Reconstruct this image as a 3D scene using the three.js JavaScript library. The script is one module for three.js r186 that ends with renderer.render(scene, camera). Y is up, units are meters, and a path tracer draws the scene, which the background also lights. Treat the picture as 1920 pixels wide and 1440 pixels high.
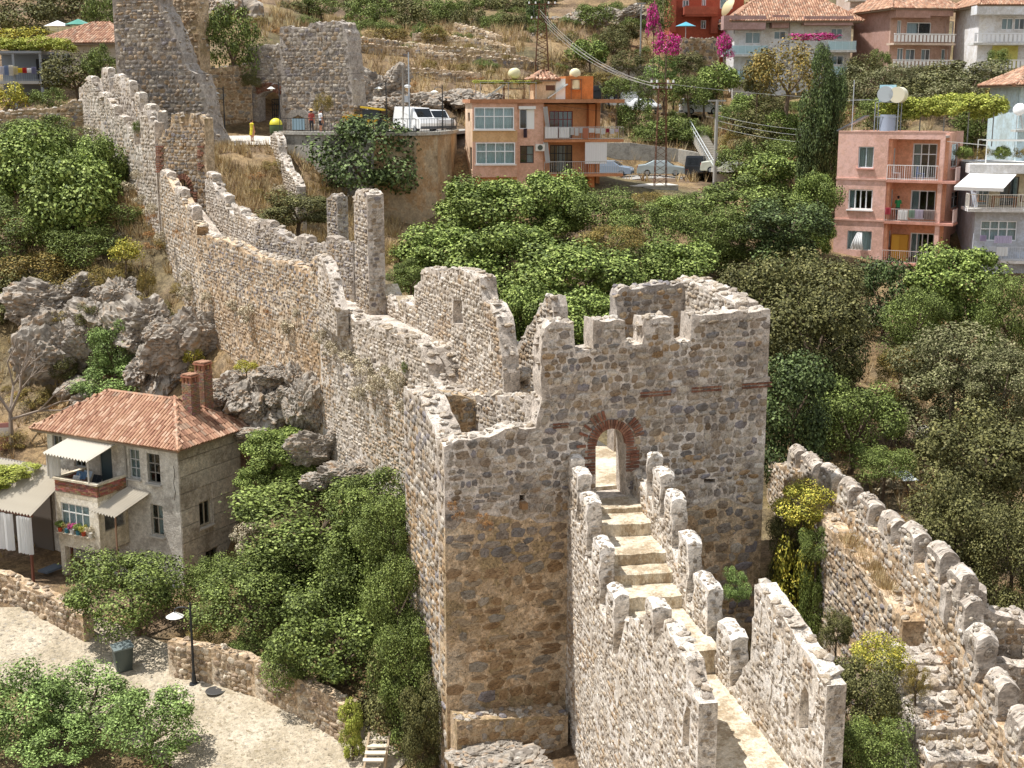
import * as THREE from 'three';
import { ImprovedNoise } from 'three/addons/math/ImprovedNoise.js';

// ---------- camera, sky, sun, exposure ----------
const F = 2500, CAMY = 26, TH = Math.atan(530 / F), CT = Math.cos(TH), ST = Math.sin(TH);
const scene = new THREE.Scene();
const camera = new THREE.PerspectiveCamera(2 * Math.atan(720 / F) * 180 / Math.PI, 4 / 3, 0.5, 4000);
camera.position.set(0, CAMY, 0); camera.rotation.x = -TH;
const renderer = new THREE.WebGLRenderer({ antialias: true });
renderer.toneMapping = THREE.LinearToneMapping; renderer.toneMappingExposure = 1.32;
renderer.shadowMap.enabled = true;
const SUN_EL = 66 * Math.PI / 180, SUN_AZ = -4 * Math.PI / 180;   // high noon sun from the left, a touch beyond the tower
const sunDir = new THREE.Vector3(-Math.cos(SUN_AZ) * Math.cos(SUN_EL), Math.sin(SUN_EL), Math.sin(SUN_AZ) * Math.cos(SUN_EL));
{ // hazy summer sky: pale horizon, soft blue zenith, no sun disc
  const W = 256, Hh = 128, d = new Float32Array(W * Hh * 4);
  for (let j = 0; j < Hh; j++) for (let i = 0; i < W; i++) { const el = (j + .5) / Hh * Math.PI - Math.PI / 2, t = Math.pow(Math.max(0, Math.sin(el)), .55), h = [.84, .84, .83], z = [.42, .48, .58], o = (j * W + i) * 4; for (let k = 0; k < 3; k++) d[o + k] = h[k] + (z[k] - h[k]) * t; d[o + 3] = 1; }
  const t = new THREE.DataTexture(d, W, Hh, THREE.RGBAFormat, THREE.FloatType); t.mapping = THREE.EquirectangularReflectionMapping; t.magFilter = t.minFilter = THREE.LinearFilter; t.colorSpace = THREE.LinearSRGBColorSpace; t.needsUpdate = true; scene.background = t; scene.environment = t;
}
const sun = new THREE.DirectionalLight(new THREE.Color(1, 0.98, 0.955), 4.8);
sun.position.copy(sunDir).multiplyScalar(200).add(new THREE.Vector3(0, 10, -80)); sun.target.position.set(0, 10, -80);
sun.castShadow = true; sun.shadow.radius = 1;
Object.assign(sun.shadow.camera, { left: -130, right: 130, top: 130, bottom: -130, near: 1, far: 500 });
sun.shadow.mapSize.set(4096, 4096); sun.name = 'sun'; scene.add(sun, sun.target);

// ---------- helpers ----------
const V3 = THREE.Vector3;
let _seed = 12345;
const rnd = () => { _seed = (_seed + 0x6D2B79F5) | 0; let t = Math.imul(_seed ^ (_seed >>> 15), 1 | _seed); t = (t + Math.imul(t ^ (t >>> 7), 61 | t)) ^ t; return ((t ^ (t >>> 14)) >>> 0) / 4294967296; };
const seed = n => { _seed = n; };
const rr = (a, b) => a + (b - a) * rnd(), pick1 = a => a[Math.floor(rnd() * a.length) % a.length];
const NZ = new ImprovedNoise();
const n3 = (x, y, z) => NZ.noise(x, y, z);
const fbm = (x, y, z, o = 4) => { let a = 0, k = 1, s = 0; for (let i = 0; i < o; i++) { a += k * NZ.noise(x, y, z); s += k; k *= .5; x *= 2.03; y *= 2.03; z *= 2.03; } return a / s; };
const clamp = (x, a = 0, b = 1) => Math.min(b, Math.max(a, x)), lerp = (a, b, t) => a + (b - a) * t, sst = (a, b, x) => { const t = clamp((x - a) / (b - a)); return t * t * (3 - 2 * t); };
// a photograph pixel (1920 x 1440) at a known ground distance Z -> a point of the place
const ray = (px, py) => { const u = (px - 960) / F, v = (py - 720) / F; return [u, -ST - v * CT, CT - v * ST]; };
const at = (px, py, Z) => { const r = ray(px, py), t = Z / r[2]; return new V3(r[0] * t, CAMY + r[1] * t, -Z); };
// vertical frame through two plan points [x, Z]; local x runs A->B, local z points at the viewer's side
class Frame {
  constructor(A, B) {
    this.A = A; this.B = B; const dx = B[0] - A[0], dZ = B[1] - A[1]; this.L = Math.hypot(dx, dZ); this.dx = dx / this.L; this.dZ = dZ / this.L;
    this.phi = Math.atan2(this.dZ, this.dx); this.nx = this.dZ; this.nZ = -this.dx;    // normal in [x, Z]
  }
  pick(px, py, z = 0) {   // -> [s, y] on the plane z
    const r = ray(px, py), ax = this.A[0] + this.nx * z, aZ = this.A[1] + this.nZ * z, det = -this.dx * r[2] + r[0] * this.dZ;
    const s = (ax * r[2] - r[0] * aZ) / det, t = (-this.dx * aZ + this.dZ * ax) / det;
    return [s, CAMY + r[1] * t];
  }
  plan(s, z = 0) { return [this.A[0] + this.dx * s + this.nx * z, this.A[1] + this.dZ * s + this.nZ * z]; }
  world(s, y, z = 0) { const p = this.plan(s, z); return new V3(p[0], y, -p[1]); }
  put(o) { o.position.set(this.A[0], 0, -this.A[1]); o.rotation.y = this.phi; return o; }
  end(t) { const b = this.B; return new Frame(b, [b[0] - this.nx * t, b[1] - this.nZ * t]); }
}
const names = {};
const numbered = n => { const k = names[n] = (names[n] ?? -1) + 1; return k ? n + '_' + String(k).padStart(3, '0') : n; };
function tag(o, label, category, group, kind) { if (label) o.userData.label = label; if (category) o.userData.category = category; if (group) o.userData.group = group; if (kind) o.userData.kind = kind; return o; }
function thing(name, label, category, group) { const g = new THREE.Group(); g.name = numbered(name); scene.add(g); return tag(g, label, category, group); }
function mesh(name, geo, mat, parent = scene) { const m = new THREE.Mesh(geo, mat); m.name = parent === scene ? numbered(name) : name; m.castShadow = m.receiveShadow = true; parent.add(m); return m; }
const stuff = m => { m.userData.kind = 'stuff'; return m; };
const struct = (name, geo, mat) => { const m = mesh(name, geo, mat); m.userData.kind = 'structure'; return m; };

// geometry builder: plain triangles with colour and uv
class GB {
  constructor() { this.p = []; this.c = []; this.u = []; this.n = []; this.hasN = true; }
  tri(a, b, c, col = [1, 1, 1], ua = [0, 0], ub = [0, 0], uc = [0, 0]) {
    this.p.push(a[0], a[1], a[2], b[0], b[1], b[2], c[0], c[1], c[2]);
    for (let i = 0; i < 3; i++) this.c.push(col[0], col[1], col[2]);
    this.u.push(ua[0], ua[1], ub[0], ub[1], uc[0], uc[1]);
    const x1 = b[0] - a[0], y1 = b[1] - a[1], z1 = b[2] - a[2], x2 = c[0] - a[0], y2 = c[1] - a[1], z2 = c[2] - a[2];
    let nx = y1 * z2 - z1 * y2, ny = z1 * x2 - x1 * z2, nz = x1 * y2 - y1 * x2; const l = Math.hypot(nx, ny, nz) || 1; nx /= l; ny /= l; nz /= l;
    for (let i = 0; i < 3; i++) this.n.push(nx, ny, nz);
  }
  quad(a, b, c, d, col, w = 1, h = 1) { this.tri(a, b, c, col, [0, 0], [w, 0], [w, h]); this.tri(a, c, d, col, [0, 0], [w, h], [0, h]); }
  geo(g, m, col = [1, 1, 1]) {   // add another geometry
    g = g.index ? g.toNonIndexed() : g.clone(); if (m) g.applyMatrix4(m);
    const P = g.attributes.position.array, N = g.attributes.normal.array, U = g.attributes.uv?.array, C = g.attributes.color?.array;
    for (let i = 0; i < P.length; i++) { this.p.push(P[i]); this.n.push(N[i]); }
    for (let i = 0; i < P.length / 3; i++) { if (C) this.c.push(C[i * 3] * col[0], C[i * 3 + 1] * col[1], C[i * 3 + 2] * col[2]); else this.c.push(...col); this.u.push(U ? U[i * 2] : 0, U ? U[i * 2 + 1] : 0); }
    return this;
  }
  box(x0, x1, y0, y1, z0, z1, col = [1, 1, 1]) {   // axis-aligned in the local frame
    const p = (x, y, z) => [x, y, z], w = x1 - x0, h = y1 - y0, d = z1 - z0;
    this.quad(p(x0, y0, z1), p(x1, y0, z1), p(x1, y1, z1), p(x0, y1, z1), col, w, h); this.quad(p(x1, y0, z0), p(x0, y0, z0), p(x0, y1, z0), p(x1, y1, z0), col, w, h);
    this.quad(p(x1, y0, z1), p(x1, y0, z0), p(x1, y1, z0), p(x1, y1, z1), col, d, h); this.quad(p(x0, y0, z0), p(x0, y0, z1), p(x0, y1, z1), p(x0, y1, z0), col, d, h);
    this.quad(p(x0, y1, z1), p(x1, y1, z1), p(x1, y1, z0), p(x0, y1, z0), col, w, d); this.quad(p(x0, y0, z0), p(x1, y0, z0), p(x1, y0, z1), p(x0, y0, z1), col, w, d);
    return this;
  }
  bar(a, b, r, col = [1, 1, 1], n = 5, r2 = r) {   // round or square bar between two points
    const A = new V3(...a), B = new V3(...b), d = B.clone().sub(A), l = d.length(); if (l < 1e-5) return this; d.normalize();
    const s = Math.abs(d.y) > .9 ? new V3(1, 0, 0) : new V3(0, 1, 0), e = new V3().crossVectors(d, s).normalize(), f = new V3().crossVectors(d, e);
    const P = (o, k, R) => { const t = k / n * Math.PI * 2 + .785; return [o.x + (e.x * Math.cos(t) + f.x * Math.sin(t)) * R, o.y + (e.y * Math.cos(t) + f.y * Math.sin(t)) * R, o.z + (e.z * Math.cos(t) + f.z * Math.sin(t)) * R]; };
    for (let k = 0; k < n; k++) { const p0 = P(A, k, r), p1 = P(A, k + 1, r), q0 = P(B, k, r2), q1 = P(B, k + 1, r2); this.quad(p1, p0, q0, q1, col, 1, l); if (r2 > .02) this.tri([B.x, B.y, B.z], q1, q0, col); this.tri([A.x, A.y, A.z], p0, p1, col); }
    return this;
  }
  get size() { return this.p.length; }
  build() {
    const g = new THREE.BufferGeometry(); const f = (a, n) => new THREE.BufferAttribute(new Float32Array(a), n);
    g.setAttribute('position', f(this.p, 3)); g.setAttribute('normal', f(this.n, 3)); g.setAttribute('color', f(this.c, 3)); g.setAttribute('uv', f(this.u, 2)); return g;
  }
}
const M4 = (x, y, z, ry = 0, sx = 1, sy = sx, sz = sx, rx = 0, rz = 0) => new THREE.Matrix4().compose(new V3(x, y, z), new THREE.Quaternion().setFromEuler(new THREE.Euler(rx, ry, rz, 'YXZ')), new V3(sx, sy, sz));

// ---------- textures ----------
function tileNoise(N, cells, sd) {   // tileable value noise, smooth
  const g = new Float32Array(cells * cells); let s = sd * 9301 + 7; for (let i = 0; i < g.length; i++) { s = (Math.imul(s, 1664525) + 1013904223) | 0; g[i] = ((s >>> 8) & 65535) / 65535; }
  const o = new Float32Array(N * N);
  for (let y = 0; y < N; y++) for (let x = 0; x < N; x++) {
    const fx = x / N * cells, fy = y / N * cells, ix = Math.floor(fx), iy = Math.floor(fy); let tx = fx - ix, ty = fy - iy; tx = tx * tx * (3 - 2 * tx); ty = ty * ty * (3 - 2 * ty);
    const a = g[(iy % cells) * cells + ix % cells], b = g[(iy % cells) * cells + (ix + 1) % cells], c = g[((iy + 1) % cells) * cells + ix % cells], d = g[((iy + 1) % cells) * cells + (ix + 1) % cells];
    o[y * N + x] = lerp(lerp(a, b, tx), lerp(c, d, tx), ty);
  } return o;
}
function octaves(N, list, sd) { const o = new Float32Array(N * N); let w = 0; list.forEach(([c, k], i) => { const t = tileNoise(N, c, sd + i * 17); for (let j = 0; j < o.length; j++) o[j] += t[j] * k; w += k; }); let lo = 1e9, hi = -1e9; for (const v of o) { lo = Math.min(lo, v); hi = Math.max(hi, v); } return o.map(v => (v - lo) / (hi - lo)); }
function tex(N, fn, rep, srgb = true) {
  const d = new Uint8Array(N * N * 4); for (let i = 0; i < N * N; i++) { const c = fn(i); d[i * 4] = clamp(c[0]) * 255; d[i * 4 + 1] = clamp(c[1]) * 255; d[i * 4 + 2] = clamp(c[2]) * 255; d[i * 4 + 3] = 255; }
  const t = new THREE.DataTexture(d, N, N); t.magFilter = THREE.LinearFilter; t.minFilter = THREE.LinearMipmapLinearFilter; t.generateMipmaps = true; t.wrapS = t.wrapT = THREE.RepeatWrapping; t.repeat.set(rep, rep); if (srgb) t.colorSpace = THREE.SRGBColorSpace; t.needsUpdate = true; return t;
}
const mixc = (a, b, t) => [lerp(a[0], b[0], t), lerp(a[1], b[1], t), lerp(a[2], b[2], t)];
const NT = 512;
const nA = octaves(NT, [[4, 1], [8, .7], [16, .5], [48, .4], [128, .4]], 1), nB = octaves(NT, [[3, 1], [6, .6], [24, .5], [64, .4], [200, .35]], 5), nF = octaves(NT, [[32, .6], [64, .8], [128, 1], [256, .8]], 9);
const ramp = (stops, t) => { t = clamp(t) * (stops.length - 1); const i = Math.min(stops.length - 2, Math.floor(t)); return mixc(stops[i], stops[i + 1], t - i); };
const hex = h => [(h >> 16 & 255) / 255, (h >> 8 & 255) / 255, (h & 255) / 255];
const cmap = (stops, rep, na = nA, k = 1, fine = .25) => { const s = stops.map(hex); return tex(NT, i => { const c = ramp(s, (na[i] - .5) * k * 1.5 + .5), f = 1 + (nF[i] - .5) * fine * 2; return [c[0] * f, c[1] * f, c[2] * f]; }, rep); };
const bumpGrain = tex(NT, i => { const v = nF[i] * .55 + nA[i] * .45; return [v, v, v]; }, .35, false);
const bumpPits = tex(NT, i => { let v = .75 + (nA[i] - .5) * .3; const p = nF[i]; if (p < .36) v -= (.36 - p) * 4; return [v, v, v]; }, .3, false);
const lin = h => { const c = new THREE.Color(h); return [c.r, c.g, c.b]; };   // sRGB hex -> linear triple for vertex colours
const mat = (o) => new THREE.MeshStandardMaterial({ roughness: .9, ...o });
const stoneMap = cmap([0xc0b8ae, 0xe6e2da, 0xffffff, 0xf2ead8], .9, nB, 1.1, .4);
const M = {
  mortar: mat({ map: cmap([0x978b7e, 0xb2a698, 0xc4b9ac, 0xd0c7bc], .25, nA, 1.1, .3), bumpMap: bumpPits, bumpScale: .06 }),
  mortarGrey: mat({ map: cmap([0x847a70, 0x9c9288, 0xaea498, 0xbab0a4], .25, nB, 1.1, .3), bumpMap: bumpPits, bumpScale: .06 }),
  mortarBrown: mat({ map: cmap([0x94805f, 0xb0987a, 0xc0aa8c, 0xb8a891], .2, nB, 1.3, .35), bumpMap: bumpPits, bumpScale: .06 }),
  mortarWarm: mat({ map: cmap([0x9c8262, 0xbba284, 0xcab69a, 0xc4b49e], .16, nB, 1.3, .35), bumpMap: bumpPits, bumpScale: .07 }),
  plasterWhite: mat({ map: cmap([0xa49788, 0xc0b5a6, 0xcfc6ba, 0xd8d0c6], .3, nA, 1.2, .3), bumpMap: bumpPits, bumpScale: .05 }),
  floor: mat({ map: cmap([0x9c8a70, 0xbcae96, 0xcbbfaa, 0xd4cab8], .3, nB, 1.4, .2), bumpMap: bumpGrain, bumpScale: .03 }),
  stones: mat({ vertexColors: true, map: stoneMap, bumpMap: bumpPits, bumpScale: .05, roughness: .95 }),
  rock: mat({ vertexColors: true, bumpMap: bumpPits, bumpScale: .08 }),
  vc: mat({ vertexColors: true, roughness: .85 }),
  leaf: new THREE.MeshPhysicalMaterial({ vertexColors: true, roughness: .62, side: THREE.DoubleSide, specularIntensity: .35 }),
};
const stoneMats = {};
const stoneMat = c => stoneMats[c] ??= mat({ color: c, map: stoneMap, bumpMap: bumpPits, bumpScale: .05, roughness: .95 });

// ---------- rubble masonry ----------
const PAL = {
  grey: [0x938a82, 0x9c9186, 0xa3978a, 0x89847f, 0x827d7a, 0xa89a8b, 0x9c8c7a, 0x928a84, 0x927f6a, 0xada293],
  brown: [0xa68c6c, 0xae9474, 0xb89e7e, 0x9a8062, 0xa8957c, 0x9a9286, 0xbaa486, 0x9e8260, 0xa89a86],
  light: [0xc5bbae, 0xb9aea1, 0xccc3b8, 0xafa497, 0xbfb2a2, 0xa69b8f, 0xbfb19f, 0xb4a490, 0xd2cac0],
  warm: [0xbfae99, 0xb4a08a, 0xae9678, 0xc4b8a8, 0xa89c90, 0xb6a28a, 0xc8beb0, 0xa08a72, 0xb7a28a],
  mix: [0xaaa094, 0xb4aa9d, 0x9a9188, 0xbdb3a6, 0xa0907c, 0x8e888a, 0xaf9c84, 0xc4bbae],
  dry: [0xcbb9a2, 0xb7a48e, 0xa8937d, 0xd7c9b5, 0x9a8a78, 0xc2ad92],
  brick: [0x9c6a54, 0x8c5c48, 0xa87a62, 0x94705c, 0x7e5644],
};
const PALlin = {}; for (const k in PAL) PALlin[k] = PAL[k].map(lin);
seed(77);
const stoneVar = [];
for (let k = 0; k < 14; k++) {   // irregular stone face, unit size in x and y, rising to z = 1
  const n = 5 + k % 4, P = [], I = [], off = rr(0, 6), ex = rr(3.5, 7);
  const ang = Array.from({ length: n }, (_, i) => (i + .5 + rr(-.22, .22)) / n * 6.2832 + off), jit = Array.from({ length: n }, () => rr(.86, 1.08)), jz = Array.from({ length: n }, () => rr(.55, 1.25)), one = Array(n).fill(1);
  const ring = (r, z, j) => { for (let i = 0; i < n; i++) { const c = Math.cos(ang[i]), s = Math.sin(ang[i]), m = Math.pow(Math.pow(Math.abs(c), ex) + Math.pow(Math.abs(s), ex), -1 / ex), q = jit[i] * r; P.push([c * m * .5 * q, s * m * .5 * q, z * j[i]]); } };
  ring(1, -.3, one); ring(.88, 1, jz); P.push([rr(-.1, .1), rr(-.1, .1), rr(.8, 1.15)]);
  for (let i = 0; i < n; i++) { const j = (i + 1) % n; I.push(i, j, n + j, i, n + j, n + i, n + i, n + j, 2 * n); }
  const g = new THREE.BufferGeometry(); g.setAttribute('position', new THREE.Float32BufferAttribute(P.flat(), 3)); g.setAttribute('uv', new THREE.Float32BufferAttribute(P.flatMap(p => [p[0] * .4 + k * .1, p[1] * .4]), 2)); g.setIndex(I); g.computeVertexNormals();
  stoneVar.push(g);
}
const stoneNI = stoneVar.map(g => { const t = g.toNonIndexed(); return { p: t.attributes.position.array, n: t.attributes.normal.array }; });
const inPoly = (P, x, y) => { let r = false; for (let i = 0, j = P.length - 1; i < P.length; j = i++) { const a = P[i], b = P[j]; if ((a[1] > y) !== (b[1] > y) && x < (b[0] - a[0]) * (y - a[1]) / (b[1] - a[1]) + a[0]) r = !r; } return r; };
// lays stones over a wall face; returns descriptors in the frame's local coordinates
function layStones(poly, holes, o) {
  const { w = .34, h = .22, gap = .012, p = .045, z = 0, palAt, skip = 0, keep } = o, out = [];
  let x0 = 1e9, x1 = -1e9, y0 = 1e9, y1 = -1e9; for (const q of poly) { x0 = Math.min(x0, q[0]); x1 = Math.max(x1, q[0]); y0 = Math.min(y0, q[1]); y1 = Math.max(y1, q[1]); }
  for (let y = y0; y < y1;) {
    const rh = h * rr(.65, 1.35); let x = x0 - rr(0, w);
    while (x < x1) {
      const rw = w * rr(.5, 1.55), cx = x + rw / 2, cy = y + rh / 2 + rr(-.2, .2) * rh; x += rw;
      if (rnd() < skip) continue; if (keep && !keep(cx, cy)) continue;
      const hw = rw / 2 * .8, hh = rh / 2 * .8; let ok = true;
      for (const [a, b] of [[-1, -1], [1, -1], [1, 1], [-1, 1]]) { if (!inPoly(poly, cx + a * hw, cy + b * hh)) { ok = false; break; } for (const H of holes) if (inPoly(H, cx + a * hw, cy + b * hh)) { ok = false; break; } }
      if (!ok) continue;
      out.push({ x: cx, y: cy, z, w: Math.max(.06, rw - gap * .6), h: Math.max(.05, rh * rr(.92, 1.2) - gap * .6), p: p * .7 * rr(.2, 1.5), r: rr(-.2, .2), v: Math.floor(rnd() * 14), pal: palAt ? palAt(cx, cy) : 'grey', ci: rnd() });
    }
    y += rh;
  }
  return out;
}
function addStoneGB(gb, s, fr) {
  const V = stoneNI[s.v], c = PALlin[s.pal], base = c[Math.floor(s.ci * c.length) % c.length], k = .86 + ((s.ci * 997) % 1) * .28, col = [base[0] * k, base[1] * k, base[2] * k];
  const cr = Math.cos(s.r), sr = Math.sin(s.r), cp = fr ? Math.cos(fr.phi) : 1, sp = fr ? Math.sin(fr.phi) : 0;
  const ax = fr ? fr.A[0] : 0, az = fr ? -fr.A[1] : 0;
  for (let i = 0; i < V.p.length; i += 3) {
    const x = V.p[i] * s.w, y = V.p[i + 1] * s.h, X = s.x + x * cr - y * sr, Y = s.y + x * sr + y * cr, Z = s.z + V.p[i + 2] * s.p;
    gb.p.push(ax + X * cp + Z * sp, Y, az - X * sp + Z * cp);
    let nx = V.n[i] / s.w, ny = V.n[i + 1] / s.h, nz = V.n[i + 2] / s.p; const l = Math.hypot(nx, ny, nz) || 1; nx /= l; ny /= l; nz /= l;
    const Nx = nx * cr - ny * sr, Ny = nx * sr + ny * cr; gb.n.push(Nx * cp + nz * sp, Ny, -Nx * sp + nz * cp);
    gb.c.push(col[0], col[1], col[2]); gb.u.push(X, Y);
  }
}
// a thing collects its stones; the largest become parts of their own, the rest one part of kind stuff
const stoneBank = new Map();
function bank(th, list, fr) { if (!stoneBank.has(th)) stoneBank.set(th, []); const b = stoneBank.get(th); for (const s of list) b.push([s, fr]); }
function flushStones(limit = {}) {
  for (const [th, list] of stoneBank) {
    const n = limit[th.name.replace(/_\d{3}$/, '')] ?? 200;
    const sz = ([s, f]) => { const w = f.world(s.x, s.y); return s.w * s.h / (w.z * w.z + w.x * w.x) * Math.abs(f.nZ * 1 + .12); };
    const order = list.map((e, i) => [sz(e), i]).sort((a, b) => b[0] - a[0]); const single = new Set(order.slice(0, n).map(o => o[1]));
    const gb = new GB();
    list.forEach(([s, f], i) => {
      if (single.has(i)) {
        const P = PAL[s.pal], m = mesh('stone', stoneVar[s.v], stoneMat(P[Math.floor(s.ci * P.length) % P.length]), th);
        const w = f.world(s.x, s.y, s.z); m.position.copy(w); m.rotation.set(0, f.phi, s.r, 'YXZ'); m.scale.set(s.w, s.h, s.p);
      } else addStoneGB(gb, s, f);
    });
    if (gb.size) stuff(mesh('rubble_stones', gb.build(), M.stones, th));
  }
}
// loose cap stones: angular lumps
const lumpVar = []; seed(91);
for (let k = 0; k < 8; k++) {
  const g = new THREE.IcosahedronGeometry(.5, 0), P = g.attributes.position, m = new Map();
  for (let i = 0; i < P.count; i++) { const key = [P.getX(i), P.getY(i), P.getZ(i)].map(v => v.toFixed(3)).join(); if (!m.has(key)) m.set(key, rr(.72, 1.2)); const f = m.get(key); P.setXYZ(i, P.getX(i) * f, P.getY(i) * f, P.getZ(i) * f); }
  g.computeVertexNormals(); lumpVar.push(g);
}
const jcol = (pal) => { const c = pick1(PALlin[pal]), k = rr(.85, 1.15); return [c[0] * k, c[1] * k, c[2] * k]; };
function capStones(gb, fr, top, t, pal, size = .3, dens = 1, tilt = 0) {   // along a top polyline [[s,y]...]
  for (let i = 0; i + 1 < top.length; i++) {
    const [a, b] = [top[i], top[i + 1]], L = Math.hypot(b[0] - a[0], b[1] - a[1]), n = Math.max(1, Math.round(L / size * t / size * .55 * dens)); if (Math.abs(b[0] - a[0]) < .04) continue;
    for (let k = 0; k < n; k++) { const q = rnd(), z = -rr(.04, .96) * t, w = fr.world(lerp(a[0], b[0], q), lerp(a[1], b[1], q), z), s = size * rr(.5, 1.25); gb.geo(lumpVar[Math.floor(rnd() * 8)], M4(w.x, w.y + s * .05, w.z, rr(0, 6), s * rr(.8, 1.4), s * rr(.4, .75), s * rr(.8, 1.3), rr(-.3, .3), rr(-.3, .3)), jcol(pal)); }
  }
}
const ragged = (pts, step = .28, j = .06) => { const o = [pts[0]]; for (let i = 0; i + 1 < pts.length; i++) { const a = pts[i], b = pts[i + 1], L = Math.hypot(b[0] - a[0], b[1] - a[1]), n = Math.max(1, Math.round(L / step)); for (let k = 1; k <= n; k++) { const t = k / n, e = k === n && i + 2 === pts.length; o.push([lerp(a[0], b[0], t) + (e ? 0 : rr(-j, j) * .7), lerp(a[1], b[1], t) + (e ? 0 : rr(-j, j))]); } } return o; };
const shapeGeo = (poly, holes, t, z = 0) => {
  const sh = new THREE.Shape(poly.map(p => new THREE.Vector2(p[0], p[1]))); for (const H of holes) sh.holes.push(new THREE.Path(H.map(p => new THREE.Vector2(p[0], p[1]))));
  const g = new THREE.ExtrudeGeometry(sh, { depth: t, bevelEnabled: false }); g.translate(0, 0, z - t); return g;
};
// masonry wall: top traced left to right in pixels on the wall's face (or given as [s, y] with raw), down to bot
function masonry(th, o) {
  const fr = o.fr ?? new Frame(o.A, o.B), t = o.t ?? .6;
  let top = o.raw ? o.top : o.top.map(p => fr.pick(p[0], p[1]));
  if (o.s0 != null) top[0][0] = o.s0; if (o.s1 != null) top[top.length - 1][0] = o.s1;
  top = ragged(top, o.step ?? .3, o.jit ?? .06);
  const s0 = top[0][0], s1 = top[top.length - 1][0], b = Array.isArray(o.bot) ? o.bot : [o.bot, o.bot];
  const poly = [...(o.botPts ?? [[s0, b[0]], [s1, b[1]]]), ...top.slice().reverse()];
  const holes = (o.holes ?? []).map(H => o.raw || o.rawHoles ? H : H.map(p => fr.pick(p[0], p[1])));
  fr.put(mesh(o.name ?? 'wall', shapeGeo(poly, holes, t), o.mat ?? M.mortar, th));
  const st = { ...(o.st ?? {}) };
  if (o.st !== null) {
    bank(th, layStones(poly, holes, st), fr);
    if (o.endB) { const e = new Frame(fr.plan(s1), fr.plan(s1, -t)); const yt = top[top.length - 1][1]; bank(th, layStones([[0, Math.max(b[1], yt - (o.endH ?? 30))], [t, Math.max(b[1], yt - (o.endH ?? 30))], [t, yt], [0, yt]], [], { ...st, skip: st.skip ?? 0, palAt: o.endPal ? () => o.endPal : st.palAt }), e); }
    if (o.back) { const e = new Frame(fr.plan(s1, -t), fr.plan(s0, -t)), L = s1 - s0; bank(th, layStones(poly.map(p => [L - (p[0] - s0), p[1]]), holes.map(H => H.map(p => [L - (p[0] - s0), p[1]])), st), e); }
  }
  if (o.cap !== 0) { const gb = o.capGB ?? new GB(); capStones(gb, fr, top, t, o.capPal ?? 'light', o.capSize ?? .26, o.cap ?? 1); if (!o.capGB && gb.size) stuff(mesh('cap_stones', gb.build(), M.stones, th)); }
  return { fr, top, poly, holes, t, s0, s1 };
}
// merlon: weathered block with a rounded top, local x along the wall, z back through it
function merlonGeo(L, H, t, { round = .4, amp = .06, sd = 0, slope = 0 } = {}) {
  const g = new THREE.BoxGeometry(L, H, t, Math.max(3, Math.round(L / .16)), Math.max(4, Math.round(H / .16)), 4), P = g.attributes.position, U = g.attributes.uv;
  for (let i = 0; i < P.count; i++) {
    let x = P.getX(i), y = P.getY(i) + H / 2, z = P.getZ(i); U.setXY(i, x + z * .7, y + z * .3);
    const f = y / H, q = clamp(Math.abs(z) / (t / 2)); if (f > .72) y -= round * t * .55 * q * q * (f - .72) / .28;
    const ex = clamp((Math.abs(x) / (L / 2) - .55) / .45); if (f > .7) y -= ex * ex * .14 * t * (f - .7) / .3;
    y += slope * x * f;
    const k = 2.6, d = amp, hf = n3(x * 8 + sd, y * 8, z * 8) * amp * .6; y += f > .3 ? hf : 0; z += hf * .6; const nx = n3(x * k + sd, y * k, z * k), ny = n3(x * k + 31, y * k + sd, z * k), nz = n3(x * k, y * k + 17, z * k + sd); if (f > .02) { x += nx * d * 1.3; y += ny * d; z += nz * d * 1.1; }
    P.setXYZ(i, x, y, z);
  }
  g.computeVertexNormals(); return g;
}
const capBank = new Map();
function merlon(th, fr, s0, s1, y0, y1, t, o = {}) {
  const L = s1 - s0, m = mesh('merlon', merlonGeo(L, y1 - y0, t, { sd: rr(0, 50), ...o }), o.mat ?? M.mortar, th), w = fr.world((s0 + s1) / 2, y0, -t / 2); m.position.copy(w); m.rotation.y = fr.phi;
  if (o.st) bank(th, layStones([[s0 + .06, y0], [s1 - .06, y0], [s1 - .08, y1 - t * .35 + (o.slope ?? 0) * L / 2], [s0 + .08, y1 - t * .35 - (o.slope ?? 0) * L / 2]], [], { ...o.st, z: .01 }), fr);
  if (o.st) { const gb = capBank.get(th) ?? new GB(); capBank.set(th, gb); for (let i = 0; i < L * 22; i++) { const q = rr(-.46, .46), z = rr(.08, .92), f = Math.abs(z - .5) * 2, w2 = fr.world((s0 + s1) / 2 + q * L, y1 - (o.round ?? .5) * t * .55 * f * f - .02 + (o.slope ?? 0) * q * L, -z * t), s = rr(.06, .15); gb.geo(pick1(lumpVar), M4(w2.x, w2.y - Math.max(0, Math.abs(q) - .3) * .5, w2.z, rr(0, 6), s * 1.2, s * .7, s), jcol('light')); } }
  if (o.st && o.ends !== false) { const e = new Frame(fr.plan(s1), fr.plan(s1, -t)); bank(th, layStones([[.05, y0], [t - .05, y0], [t - .08, y1 - t * .3], [.08, y1 - t * .3]], [], { ...o.st, z: .005 }), e); }
  return m;
}

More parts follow.
